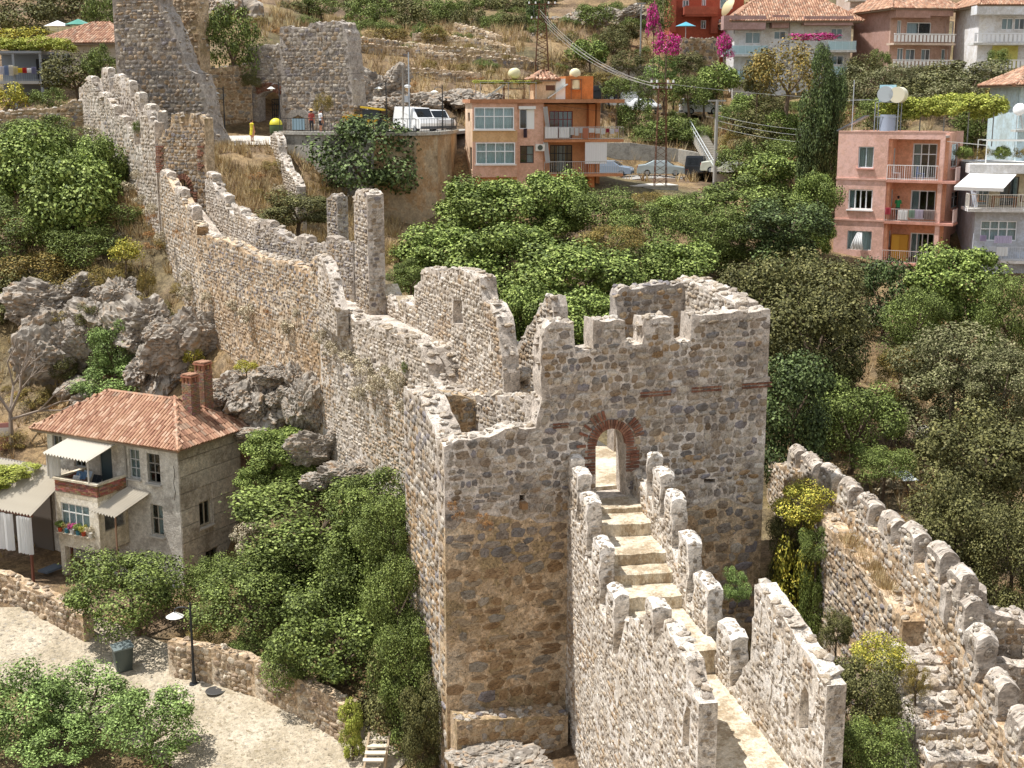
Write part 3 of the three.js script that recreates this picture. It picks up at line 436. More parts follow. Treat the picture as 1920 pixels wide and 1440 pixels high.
{ // gate turret on the wall
  const th = thing('gate_turret', 'small square turret with brick corners and an arched iron gate on the wall', 'turret');
  const fr = new Frame([-21.5, 82.2], [-18.55, 80.3]), s1 = fr.L;
  const arch = [[329, 424], [329, 356], [332, 344], [338, 336], [345, 334], [352, 340], [358, 356], [361, 375], [363, 424]];
  masonry(th, { fr, name: 'wall', top: [[290, 277], [298, 268], [303, 258], [306, 246], [320, 236], [322, 216], [338, 215], [341, 238], [354, 240], [356, 214], [372, 213], [383, 222]], s0: 0, bot: Y(-10), t: .7, mat: M.mortarBrown, holes: [arch], st: { w: .3, h: .2, p: .05, palAt: () => rnd() < .5 ? 'grey' : rnd() < .5 ? 'brown' : 'mix' }, cap: 1.2, capSize: .3 });
  masonry(th, { A: [-24.5, 86.5], B: [-21.5, 82.2], name: 'side_wall', top: [[262, 214], [274, 205], [280, 232], [289, 228], [291, 276]], bot: Y(-9), t: .6, mat: M.mortar, st: { w: .32, h: .22, p: .05, palAt: () => 'light' }, capSize: .3 });
  const bm = PAL.brick.map(stoneMat), bg = new THREE.BoxGeometry(1, 1, 1), brick = (x, y, w, h, r) => { const b = mesh('brick', bg, pick1(bm), th); b.position.copy(fr.world(x, y, -.02 + rr(0, .03))); b.rotation.set(0, fr.phi, r, 'YXZ'); b.scale.set(w, h, .2); };
  for (const [px0, px1] of [[294, 308], [372, 383]]) for (let k = 0; k < 13; k++) { const a = fr.pick(px0, 275 + k * 3.9), b = fr.pick(px1 - (k % 3) * 3, 275 + k * 3.9); if (rnd() < .85) brick((a[0] + b[0]) / 2, a[1], b[0] - a[0], .09, 0); }
  const c = fr.pick(345, 358); for (let i = 0; i <= 14; i++) { const a = Math.PI * i / 14; brick(c[0] + Math.cos(a) * .68, c[1] + Math.sin(a) * .92 - .05, .32, .11, a); }
  for (let k = 0; k < 10; k++) { const a = fr.pick(366, 362 + k * 5); brick(a[0] + .05, a[1], .24, .1, 0); }
  const g = new GB(), a = fr.pick(328, 424), b = fr.pick(362, 330), ir = lin(0x3a2c22); for (let i = 0; i <= 6; i++) { const x = lerp(a[0], b[0], i / 6); g.bar([x, a[1], -.4], [x, b[1], -.4], .025, ir, 4); } for (let i = 0; i <= 10; i++) { const y = lerp(a[1], b[1], i / 10); g.bar([a[0], y, -.4], [b[0], y, -.4], .02, ir, 4); }
  fr.put(stuff(mesh('iron_gate', g.build(), M.vc, th)));
}
{ // far left tower
  const th = thing('watch_tower', 'tall weathered grey tower with a broken right edge at the upper left', 'tower');
  const st = { w: .42, h: .26, p: .07, gap: .02, palAt: (x, y) => n3(x * .3, y * .4, 5) > .15 ? 'mix' : rnd() < .3 ? 'warm' : 'grey' };
  masonry(th, { A: [-31.8, 106.5], B: [-22.4, 104], name: 'front_wall', top: [[208, -40], [296, -40], [300, 5], [312, 25], [322, 50], [332, 70], [340, 95], [350, 122], [358, 134], [374, 140], [384, 175], [392, 215], [399, 240], [411, 263]], bot: Y(-6), t: 2, mat: M.mortarGrey, st, cap: .6, capSize: .4, jit: .1 });
  masonry(th, { A: [-27, 111], B: [-21.5, 109], name: 'rear_wall', top: [[318, -20], [345, -30], [371, -30], [373, 60], [377, 140]], bot: Y(-4), t: 1.5, mat: M.mortarBrown, st: { ...st, palAt: () => rnd() < .5 ? 'brown' : 'warm', skip: .3 }, cap: .6, capSize: .4 });
}
{ const th = thing('field_wall', 'low shaded stone wall crossing the left edge below the tiled house', 'wall');
  masonry(th, { A: [-42.5, 103.5], B: [-32.8, 103], top: [[-60, 214], [0, 210], [35, 206], [60, 207], [108, 202], [128, 192], [166, 187]], bot: Y(-7), t: .7, mat: M.mortarBrown, st: { w: .4, h: .26, p: .07, palAt: () => rnd() < .6 ? 'brown' : 'mix' }, capSize: .36 }); }
{ // gatehouse at the road
  const th = thing('gatehouse', 'ruined gatehouse tower with a dark brick arched gate behind the terrace', 'tower');
  const st = { w: .42, h: .26, p: .06, gap: .02, palAt: (x, y) => n3(x * .4, y * .4, 15) > .1 ? 'mix' : rnd() < .25 ? 'warm' : 'grey' };
  masonry(th, { A: [-19.2, 112], B: [-13, 109], name: 'front_wall', top: [[524, 60], [526, 52], [540, 49], [548, 54], [575, 53], [582, 44], [592, 42], [598, 47], [601, 68], [604, 50], [612, 42], [634, 38], [642, 46], [650, 62], [654, 110], [660, 165], [663, 200]], bot: Y(-4), t: 2, mat: M.mortarGrey, st, cap: .7, capSize: .4, endB: true });
  const fr = new Frame([-22.7, 114], [-19.0, 112.6]); masonry(th, { fr, name: 'gate_wall', top: [[464, 90], [480, 86], [526, 84]], bot: Y(-4), t: 1, mat: M.mortarGrey, st: { ...st, palAt: () => rnd() < .4 ? 'light' : 'mix' }, holes: [[[486, 240], [486, 182], [494, 174], [508, 171], [520, 174], [523, 182], [523, 240]]], capSize: .4 });
  const bm = PAL.brick.map(stoneMat), bg = new THREE.BoxGeometry(1, 1, 1), a0 = fr.pick(482, 168), a1 = fr.pick(526, 168); for (let i = 0; i < 16; i++) for (let j = 0; j < 2; j++) { const t = i / 15, b = mesh('brick', bg, pick1(bm), th); b.position.copy(fr.world(lerp(a0[0], a1[0], t), a0[1] - .25 + j * .36 + Math.sin(t * Math.PI) * .3, 0)); b.rotation.set(0, fr.phi, (.5 - t) * .9, 'YXZ'); b.scale.set(.1, .33, .2); }
  const bk = mesh('inner_wall', new THREE.BoxGeometry(6, 6, .4), M.mortarBrown, th); bk.position.copy(fr.world(1.8, Y(-1), -5)); bk.rotation.y = fr.phi;
  const bk2 = mesh('inner_wall', new THREE.BoxGeometry(6, .4, 5), M.mortarBrown, th); bk2.position.copy(fr.world(1.8, Y(1.6), -3.3)); bk2.rotation.y = fr.phi;
  // gate leaf standing open: rails and bars
  const g = new GB(), ir = lin(0x2a2624), p = fr.pick(506, 236), q = fr.pick(523, 186); for (let i = 0; i <= 5; i++) { const x = lerp(p[0], q[0], i / 5); g.bar([x, p[1], -.5], [x, q[1], -.5], .04, ir, 4); } for (let i = 0; i <= 5; i++) { const y = lerp(p[1], q[1], i / 5); g.bar([p[0], y, -.5], [q[0], y, -.5], .05, ir, 4); } fr.put(stuff(mesh('gate_leaf', g.build(), M.vc, th)));
  masonry(th, { A: [-25.2, 111], B: [-21.9, 113.2], name: 'passage_wall', top: [[392, 130], [420, 128], [470, 120]], bot: Y(-4), t: 1, mat: M.mortarBrown, st: { ...st, palAt: () => 'brown' }, capSize: .4 });
}
{ const th = thing('wall_stump', 'ragged stub of old wall standing below the terrace beside dry grass', 'wall');
  const st = { w: .32, h: .2, p: .06, palAt: () => 'light' };
  masonry(th, { A: [-17.9, 101.5], B: [-16.6, 97], top: [[507, 254], [515, 250], [521, 262], [523, 290], [530, 298], [537, 320], [548, 330], [556, 350]], bot: Y(-9), t: .6, mat: M.mortar, st, endB: true, capSize: .3 }); }
{ const th = thing('wall_stump', 'short leaning masonry stump between the olive bush and the slender pillar', 'wall');
  masonry(th, { A: [-10.7, 78.5], B: [-10, 77.2], top: [[612, 372], [622, 364], [632, 368]], bot: Y(-12), t: .65, mat: M.mortarGrey, st: { w: .26, h: .18, p: .06, palAt: () => 'mix' }, endB: true }); }

// ---------- terrain ----------
const CP = [[-13.2, 57.5, -21.3], [-12.3, 60.5, -20.8], [-15, 56, -21.3], [-11, 56, -20]];   // control points [x, Z, y relative to the camera]
const cpx = (px, py, Z) => { const p = at(px, py, Z); CP.push([p.x, Z, p.y - CAMY]); };
[[-20, 42, -22.6], [-10, 42, -22.6], [-26, 50, -22.5], [-15, 49, -22.5], [-4.5, 42, -22.6], [-30, 58, -21.6], [-21, 58, -21.3], [-11, 51, -21.2], [-6, 46.5, -21.4], [-17, 62, -21.3], [-24, 66, -19.8], [-13, 64, -19.3], [-8.6, 56, -18.8],
  [P0[0] - .5, P0[1], -20.6], [P1[0] - 1, P1[1] - 1, -15.2], [P2[0] - .8, P2[1], -13.2], [P3[0] - .8, P3[1], -8.6], [P4[0] - 1, P4[1], -4], [-3, 37, -22], [0, 32, -22.3], [-10, 30, -24], [-30, 30, -24], [3, 20, -23], [-50, 55, -21], [-55, 80, -12], [-60, 110, -2],
  [-4.5, 58, -13], [-9, 66, -12.3], [-6, 76, -11.8], [2, 62, -13.5], [9, 60, -14.5], [4, 76, -12], [12, 75, -12], [-2, 90, -9.8], [8, 92, -9], [14, 100, -8.2], [0, 100, -8.8], [-8, 98, -9.2], [-13, 90, -9], [-15, 80, -9.2],
  [24, 88, -12], [36, 88, -11.5], [30, 70, -14], [18, 66, -14.2], [48, 70, -14], [16, 52, -15.6], [24, 52, -15.6], [40, 50, -16], [14, 40, -16.8], [22, 38, -17], [15, 30, -17.6], [30, 30, -18], [9, 45, -17.2], [8, 40, -19.3], [7.2, 35, -19.8], [8, 28, -20.2], [9, 20, -21], [60, 60, -15], [60, 95, -8],
  [-21, 108, -2.95], [-14, 108, -3], [-26, 100, -4.2], [-13, 116, -2.6], [0, 112, -3.5], [11, 112, -6.6]].forEach(c => CP.push(c));
[[400, 800, 66], [480, 800, 62], [430, 700, 66.5], [545, 910, 57.5], [470, 860, 65], [100, 740, 74], [60, 640, 78], [150, 560, 80], [100, 480, 83], [20, 330, 93], [450, 280, 100], [480, 350, 93], [430, 400, 87], [720, 218, 121], [800, 182, 126], [700, 150, 132], [900, 150, 133], [800, 100, 149], [1000, 110, 150], [700, 90, 152], [800, 50, 170], [1050, 50, 172], [620, 40, 165], [800, 0, 195], [1150, 0, 195], [1100, 195, 132], [1390, 342, 117], [1300, 214, 150], [1170, 192, 152], [1205, 218, 146], [1120, 130, 155], [1200, 110, 165], [1450, 195, 154], [1740, 158, 152], [1900, 150, 148], [1400, 280, 126], [1480, 250, 124], [1700, 220, 118], [1900, 230, 112], [100, 70, 150], [20, 200, 122], [180, 150, 122], [350, 10, 150], [430, 60, 128], [560, 20, 150]].forEach(c => cpx(...c));
[[-200, 60, -16], [-220, 160, 20], [-150, 260, 50], [0, 280, 50], [150, 270, 50], [220, 160, 10], [220, 60, -16], [150, 30, -20], [-150, 20, -24], [0, 0, -24.5], [60, 5, -22], [-60, 5, -24.5], [0, -60, -25], [150, -60, -25], [-150, -60, -25], [-100, 200, 30], [100, 210, 28]].forEach(c => CP.push(c));
for (const px of [1120, 1160, 1200, 1240, 1280, 1320]) { const k = (px - 960) / F / 1.01; for (const [Z, y] of [[119, -7], [123, -6.9], [128.5, -6.85], [132, -4.1], [135, -3.6]]) CP.push([k * Z, Z, y]); }
for (const px of [1140, 1180, 1220, 1260, 1310, 1360]) { const k = (px - 960) / F / 1.02; for (const [Z, y] of [[145, -1.55], [151, -1.3]]) CP.push([k * Z, Z, y + (1250 - px) * .008]); }
const hgtRaw = (() => {   // thin-plate spline through the control points
  const n = CP.length, N = n + 3, A = Array.from({ length: N }, () => new Float64Array(N + 1)), sc = 100;
  const U = (a, b) => { const r2 = ((a[0] - b[0]) ** 2 + (a[1] - b[1]) ** 2) / sc / sc; return r2 < 1e-9 ? 0 : r2 * Math.log(r2); };
  for (let i = 0; i < n; i++) { for (let j = 0; j < n; j++) A[i][j] = U(CP[i], CP[j]); A[i][i] += .0006; A[i][n] = 1; A[i][n + 1] = CP[i][0] / sc; A[i][n + 2] = CP[i][1] / sc; A[n][i] = 1; A[n + 1][i] = CP[i][0] / sc; A[n + 2][i] = CP[i][1] / sc; A[i][N] = CP[i][2]; }
  for (let k = 0; k < N; k++) { let p = k; for (let i = k + 1; i < N; i++) if (Math.abs(A[i][k]) > Math.abs(A[p][k])) p = i; [A[k], A[p]] = [A[p], A[k]]; for (let i = k + 1; i < N; i++) { const f = A[i][k] / A[k][k]; if (f) for (let j = k; j <= N; j++) A[i][j] -= f * A[k][j]; } }
  const w = new Float64Array(N); for (let i = N - 1; i >= 0; i--) { let s = A[i][N]; for (let j = i + 1; j < N; j++) s -= A[i][j] * w[j]; w[i] = s / A[i][i]; }
  return (x, Z) => { let s = w[n] + w[n + 1] * x / sc + w[n + 2] * Z / sc; const p = [x, Z]; for (let i = 0; i < n; i++) s += w[i] * U(p, CP[i]); return s; };
})();
const hgt = (x, Z) => {   // ground height, relative to the camera
  const far = Z > 150 ? 18 + (Z - 150) * .28 : -24, X = clamp(x, -200, 200), ZZ = clamp(Z, -40, 270), out = Math.max(Math.abs(x) - 170, Z - 250, -20 - Z, 0);
  const k = sst(0, 120, out); return lerp(hgtRaw(X, ZZ) + fbm(x * .12, Z * .12, 1, 3) * (Z > 70 || x < -12 ? .5 : .25), Math.min(far, 130), k);
};
const gY = (x, Z) => CAMY + hgt(x, Z);
const ground = (px, py, z0 = 25, z1 = 260) => { const r = ray(px, py); let a = z0; for (let Z = z0; Z < z1; Z += .8) { const t = Z / r[2]; if (r[1] * t <= hgt(r[0] * t, Z)) { a = Z; break; } a = Z; } const t = a / r[2]; return new V3(r[0] * t, gY(r[0] * t, a), -a); };
const atY = (px, py, y) => { const r = ray(px, py), t = y / r[1]; return [r[0] * t, r[2] * t]; };
{
  const xs = [], zs = []; for (let x = -1500; x < -160; x += 90) xs.push(x); for (let x = -160; x < -50; x += 4) xs.push(x); for (let x = -50; x < 60; x += .9) xs.push(x); for (let x = 60; x < 170; x += 4) xs.push(x); for (let x = 170; x <= 1600; x += 90) xs.push(x);
  for (let z = -1200; z < -20; z += 90) zs.push(z); for (let z = -20; z < 26; z += 4) zs.push(z); for (let z = 26; z < 160; z += .9) zs.push(z); for (let z = 160; z < 280; z += 4) zs.push(z); for (let z = 280; z <= 1800; z += 80) zs.push(z);
  const P = [], C = [], Uv = [], I = [], w = xs.length, straw = lin(0xb09670), straw2 = lin(0x9c805c), soil = lin(0x86705a), dirt = lin(0xa8917a), green = lin(0x66683a), rockc = lin(0x968b80);
  for (const Z of zs) for (const x of xs) {
    P.push(x, gY(x, Z), -Z); Uv.push(x, Z);
    const a = fbm(x * .07, Z * .07, 3, 4), b = fbm(x * .3, Z * .3, 8, 3), c2 = fbm(x * .9, Z * .9, 5, 2);
    let c = mixc(straw, straw2, sst(-.2, .3, b)); c = mixc(c, soil, sst(.0, .25, a + b * .4)); c = mixc(c, dirt, sst(.1, .4, b - a)); c = mixc(c, green, sst(.0, .3, -a + c2 * .3) * (Z > 105 ? .7 : .5)); c = mixc(c, rockc, sst(.25, .45, c2) * .5);
    const k = 1 + c2 * .35; C.push(c[0] * k, c[1] * k, c[2] * k);
  }
  for (let j = 0; j + 1 < zs.length; j++) for (let i = 0; i + 1 < w; i++) { const a = j * w + i, b = a + 1, c = a + w, d = c + 1; I.push(a, b, d, a, d, c); }
  const g = new THREE.BufferGeometry(); g.setAttribute('position', new THREE.Float32BufferAttribute(P, 3)); g.setAttribute('color', new THREE.Float32BufferAttribute(C, 3)); g.setAttribute('uv', new THREE.Float32BufferAttribute(Uv, 2)); g.setIndex(I); g.computeVertexNormals();
  const bm = bumpGrain.clone(); bm.repeat.set(.5, .5); bm.needsUpdate = true;
  struct('ground', g, mat({ vertexColors: true, bumpMap: bm, bumpScale: .12, map: cmap([0xb0a898, 0xe0dace, 0xfffaf0], .12, nB, 1.2, .35) }));
}
// ribbon draped on the ground
function ribbon(name, pts, width, m, lift = .05, cross = 6) {
  const cur = new THREE.CatmullRomCurve3(pts.map(p => new V3(p[0], 0, -p[1]))), n = Math.ceil(cur.getLength() / .8), P = [], U = [], I = []; let s = 0;
  for (let i = 0; i <= n; i++) { const p = cur.getPointAt(i / n), t = cur.getTangentAt(i / n), r = new V3(-t.z, 0, t.x); for (let k = 0; k <= cross; k++) { const q = (k / cross - .5) * (typeof width === 'function' ? width(i / n) : width), x = p.x + r.x * q, z = p.z + r.z * q; let y = lift > .1 ? gY(p.x, -p.z) : gY(x, -z); P.push(x, y + lift, z); U.push(q, i * .8); } }
  for (let i = 0; i < n; i++) for (let k = 0; k < cross; k++) { const a = i * (cross + 1) + k, b = a + 1, c = a + cross + 1, d = c + 1; I.push(a, b, d, a, d, c); }
  const g = new THREE.BufferGeometry(); g.setAttribute('position', new THREE.Float32BufferAttribute(P, 3)); g.setAttribute('uv', new THREE.Float32BufferAttribute(U, 2)); g.setIndex(I); g.computeVertexNormals(); if (g.attributes.normal.getY(5) < 0) { g.index.array.reverse(); g.computeVertexNormals(); }
  const me = struct(name, g, m); me.userData.cur = undefined; return { me, cur, n };
}
const pathMat = mat({ map: cmap([0x958871, 0xa89a83, 0xb1a48e, 0xb9ad98], .22, nB, 1, .2), bumpMap: bumpPits, bumpScale: .04 });
{
  const pts = [[-70, 1225], [60, 1228], [200, 1272], [330, 1325], [440, 1378], [540, 1432], [640, 1500]].map(q => atY(q[0], q[1], -22.5));
  const { me, cur } = ribbon('path', pts, 5.6, pathMat, .09, 8);
  // cobbles: the nearest as pieces, the rest joined
  const gb = new GB(), L = cur.getLength(); seed(5); const cob = [];
  for (let d = .3; d < L; d += .27) for (let q = -2.6; q < 2.6; q += .3) { if (rnd() < .35) continue; cob.push([d + rr(-.08, .08), q + rr(-.1, .1), rr(.16, .32), rr(.16, .28), rr(0, 6)]); }
  const mats = [0xaca08a, 0xb3a792, 0xa59880, 0xb8ad99].map(stoneMat); let single = 0;
  for (const [d, q, w, h, r] of cob.reverse()) {
    const u = clamp(d / L), p = cur.getPointAt(u), t = cur.getTangentAt(u), x = p.x - t.z * q, z = p.z + t.x * q, y = gY(x, -z) + .075;
    if (single < 280 && w > .2) { single++; const m = mesh('cobble', pick1(stoneVar), pick1(mats), me); m.position.set(x, y, z); m.rotation.set(-Math.PI / 2, 0, r); m.scale.set(w, h, .018); }
    else gb.geo(pick1(stoneVar), new THREE.Matrix4().compose(new V3(x, y, z), new THREE.Quaternion().setFromEuler(new THREE.Euler(-Math.PI / 2, 0, r)), new V3(w, h, .018)), jcol('light').map((v, i) => lerp(v, [.39, .345, .27][i], .75)));
  }
  stuff(mesh('cobbles', gb.build(), M.stones, me));
}
const asphalt = mat({ map: cmap([0x8d8880, 0x9b968e, 0xa8a39a], .2, nB, 1, .2), roughness: .95 });
ribbon('road', [[1080, 125.5], [1160, 125.5], [1240, 125.5], [1320, 124], [1420, 118]].map(q => [(q[0] - 960) / F / 1.01 * q[1], q[1]]), 6.5, asphalt, .3);
ribbon('road', [[1400, 147], [1320, 148], [1240, 148], [1180, 148], [1110, 148]].map(q => [(q[0] - 960) / F / 1.02 * q[1], q[1]]), 6, asphalt, .3);
ribbon('road', [[-25, 105], [-21, 107], [-15.5, 106.5], [-10, 109]], 5, mat({ map: cmap([0xb3aba0, 0xc5beb3, 0xd2ccc2], .2, nB, 1, .2) }), .1);
// dry-stone walls along the path
{
  const st = { w: .34, h: .22, p: .09, gap: .02, palAt: () => 'dry' };
  const mk = (lab, bases, h) => {
    const th = thing('dry_stone_wall', lab, 'wall'); for (let i = 0; i + 1 < bases.length; i++) { const A = atY(...bases[i], -22.5), B = atY(...bases[i + 1], -22.5); masonry(th, { A, B, raw: true, top: [[0, gY(...A) + h], [Math.hypot(A[0] - B[0], A[1] - B[1]), gY(...B) + h]], bot: [gY(...A) - 1, gY(...B) - 1], t: .5, mat: M.mortarWarm, st, jit: .06, cap: 1.2, capPal: 'dry', capSize: .3 }); }
  };
  mk('low dry-stone wall along the path at the left edge below the pergola', [[-60, 1148], [20, 1168], [90, 1195], [160, 1222]], 1.25);
  mk('curving dry-stone wall along the path behind the lamp post', [[318, 1280], [400, 1306], [480, 1332], [560, 1366], [650, 1414]], 1.55);
}
// hillside terraces: low dry-stone retaining walls
{
  const lines = [['lowest dry-stone terrace wall on the brown hillside', [[750, 147], [830, 152], [900, 158]]], ['second dry-stone terrace wall from the bottom of the hillside', [[660, 101], [720, 104], [773, 109], [857, 121], [940, 128], [1010, 136]]], ['middle dry-stone terrace wall on the hillside', [[655, 87], [700, 90], [757, 97], [815, 103], [873, 109], [940, 118], [993, 129]]], ['fourth dry-stone terrace wall up the hillside, below the trees', [[773, 79], [840, 84], [907, 92], [957, 108]]], ['highest dry-stone terrace wall among the hillside trees', [[850, 58], [890, 70], [930, 84]]]];
  for (const [lab, pts] of lines) {
    const th = thing('terrace_wall', lab, 'wall'), q = pts.map(p => ground(p[0], p[1], 110));
    for (let i = 0; i + 1 < q.length; i++) { const A = [q[i].x, -q[i].z], B = [q[i + 1].x, -q[i + 1].z]; masonry(th, { A, B, raw: true, top: [[0, q[i].y + .9], [Math.hypot(A[0] - B[0], A[1] - B[1]), q[i + 1].y + .9]], bot: [q[i].y - 1.2, q[i + 1].y - 1.2], t: .8, mat: M.mortarBrown, st: { w: .5, h: .3, p: .1, palAt: () => rnd() < .6 ? 'mix' : 'dry' }, capSize: .4, capPal: 'dry', cap: .6 }); }
  }
}
// rocks
function boulder(sd, det) {   // convex block cut by random planes, weathered
  const s0 = _seed; seed(sd * 101 + 5); const pl = []; for (let i = 0; i < 13; i++) { const v = new V3(rr(-1, 1), rr(-.7, .9), rr(-1, 1)).normalize(); pl.push([v, rr(.5, .85)]); } seed(s0);
  const g = new THREE.IcosahedronGeometry(1, det), P = g.attributes.position, C = new Float32Array(P.count * 3), U = new Float32Array(P.count * 2), a = lin(0x9c9284), b = lin(0x756c62), c = lin(0xa5825c), e = lin(0xbdb5a9), v = new V3();
  for (let i = 0; i < P.count; i++) {
    v.fromBufferAttribute(P, i); let r = 1.1; for (const [n, d] of pl) { const q = v.dot(n); if (q > .05) r = Math.min(r, d / q); }
    const x = v.x + sd, y = v.y, z = v.z; r += -Math.abs(fbm(x * 3.2, y * 2, z * 3.2, 4)) * .42 + fbm(x * 8, y * 5, z * 8, 3) * .2 - Math.pow(Math.max(0, .16 - Math.abs(n3(x * 4 + 9, y * 2.4, z * 4))) * 6, 2) * .12 + .05; P.setXYZ(i, v.x * r, v.y * r, v.z * r); U[i * 2] = (v.x + v.z * .6) * 2; U[i * 2 + 1] = v.y * 2;
    const m = fbm(x * 2.6, y * 5, z * 2.6, 3), m2 = fbm(x * 8, y * 8 + sd, z * 8, 3); let k = mixc(a, b, sst(-.05, .3, m)); k = mixc(k, c, sst(.06, .34, -m + m2 * .5) * .75); k = mixc(k, e, sst(.12, .35, m2)); C.set(k, i * 3);
  }
  g.setAttribute('color', new THREE.BufferAttribute(C, 3)); g.setAttribute('uv', new THREE.BufferAttribute(U, 2)); g.computeVertexNormals(); return g;
}
function rockGeo(sd) { const gb = new GB(), s0 = _seed; seed(sd); gb.geo(boulder(sd, 16), M4(0, -.15, 0, rr(0, 6), .85, .95, .85)); for (let i = 0; i < 7; i++) { const a = i * .9 + rr(0, .4), r = rr(.45, .7), s = rr(.3, .55); gb.geo(boulder(sd * 7 + i, 9), M4(Math.cos(a) * r, rr(-.6, .45), Math.sin(a) * r, rr(0, 6), s, s * rr(.8, 1.3), s)); } seed(s0); return gb.build(); }
const rockVars = [3, 11, 23, 37].map(s => rockGeo(s));
function rock(px, py, Z, rx, ry, rz, lab, v = 0, rot = 0) { const k = Z / F, p = at(px, py, Z), m = mesh('rock_outcrop', rockVars[v % 4], M.rock); tag(m, lab, 'rock', 'limestone outcrops'); m.position.copy(p); m.scale.set(rx * k * 1.15, ry * k * 1.1, (rz ?? rx * k) * 1.15); m.rotation.y = rot; return m; }
seed(8);
[[225, 545, 76, 32, 42, 2, 'grey limestone block with a square top beside the curtain wall, above the cone-shaped bush', 0, 1], [130, 640, 75, 50, 78, 2.6, 'tall pale limestone crag to the left of the cone-shaped bush', 1, 2], [62, 660, 77, 30, 70, 2, 'narrow pointed limestone crag near the left edge', 2, 0], [270, 610, 73, 60, 60, 2.4, 'pale ledge of limestone under the curtain wall corner', 3, 1], [310, 690, 71, 60, 75, 2.6, 'rough limestone slope between the cone-shaped bush and the wall', 0, 3], [440, 722, 65.4, 68, 42, 1.5, 'big grey limestone boulder face below the brown wall section', 1, 0], [500, 752, 62.2, 72, 52, 1.5, 'large pitted limestone cliff behind the house roof', 2, 2], [566, 745, 59, 36, 56, 1.4, 'limestone cliff meeting the foot of the wall', 3, 4], [402, 765, 67, 50, 42, 1.4, 'low limestone mass behind the brick chimneys', 0, 5], [592, 835, 57, 26, 34, 1.4, 'white limestone boulder above the small fig tree', 3, 2], [950, 1435, 38.5, 110, 26, 1.6, 'white limestone bedrock at the foot of the tower plinth', 2, 1], [640, 890, 54.5, 60, 40, 1.6, 'limestone bedrock under the curtain wall beside the fig tree', 1, 5],
  [90, 560, 79, 60, 45, 2.6, 'pale broken rocks at the left edge above the narrow crag', 3, 2], [175, 600, 75.5, 55, 50, 2.6, 'grey limestone face between the crag and the square block', 2, 4], [350, 620, 70, 45, 70, 2.6, 'limestone rib running up beside the wall corner', 0, 2], [180, 730, 73.5, 60, 34, 2.4, 'low rocks at the left foot of the cone-shaped bush', 1, 3], [525, 695, 62, 50, 24, 1.2, 'weathered rock shelf under the brown wall section', 0, 4], [490, 812, 61.4, 60, 24, 1.2, 'pitted rock base to the right of the house roof', 3, 3],
  [760, 195, 122, 70, 30, 3, 'brown rocky bank behind the parked white vans', 1, 1], [880, 190, 126, 60, 26, 3, 'rocky bank behind the water tanks of the orange house', 2, 3], [700, 170, 124, 40, 45, 3, 'broken rock face to the right of the gatehouse', 3, 2], [1080, 40, 178, 45, 28, 4, 'bare grey crag at the top of the hillside', 0, 2], [1160, 35, 182, 30, 22, 4, 'pale bare crag beside the round tree on the hilltop', 3, 1], [400, 30, 140, 50, 60, 6, 'rocky slope beside the broken edge of the far tower', 1, 4], [1010, 80, 165, 30, 30, 4, 'dark rocky hollow beside the tall pylon', 2, 0]].forEach(a => rock(...a));

// ---------- vegetation ----------
const KIND = {   // leaf length and width relative to a crown of radius 1, number of leaves, colours
  fig: { l: .052, w: .034, n: 14000, cols: [0x6e813c, 0x82964a, 0x5a6d32, 0x9aac60, 0x4b5c2a], lumps: 26 },
  dark: { l: .06, w: .03, n: 8200, cols: [0x3a4828, 0x46562e, 0x556638, 0x303c22, 0x68794a], lumps: 24 },
  citrus: { l: .038, w: .02, n: 15000, cols: [0x5e6e34, 0x6c7d3c, 0x4c5a28, 0x849452, 0x404c24], lumps: 30 },
  olive: { l: .048, w: .02, n: 14000, cols: [0x5a5c34, 0x66683c, 0x4a4d2b, 0x76764a, 0x3f4224], lumps: 26 },
  feather: { l: .052, w: .016, n: 14000, cols: [0x6e724c, 0x7a7d56, 0x5f643f, 0x8a8a66, 0x535836], lumps: 22 },
  bright: { l: .055, w: .02, n: 10500, cols: [0x6c8446, 0x7c9650, 0x5a7038, 0x94ae66, 0x4a5c2e], lumps: 28 },
  yellow: { l: .06, w: .03, n: 6000, cols: [0x989a3c, 0xaeac48, 0x7f8434, 0x6f7430, 0xc2b850], lumps: 20 },
  rust: { l: .05, w: .014, n: 9500, cols: [0x7c7440, 0x8a7c42, 0x6e6634, 0x988448, 0x605c32], lumps: 20 },
  grey: { l: .09, w: .03, n: 2800, cols: [0xa09a80, 0xb0a98e, 0x8e8a70, 0xbab296], lumps: 12 },
  dry: { l: .12, w: .016, n: 1600, cols: [0x9e7a4a, 0x8c683e, 0xb28c56, 0x7e5a38], lumps: 9 },
  pink: { l: .06, w: .045, n: 4800, cols: [0xb2327c, 0xc43c8c, 0x9c2c6e, 0x5c6a38, 0xca5c9a], lumps: 16 },
  vine: { l: .07, w: .05, n: 5200, cols: [0x8c9840, 0x9ea84c, 0x748234, 0xacb258], lumps: 16 },
};
const LOW = 0.42;
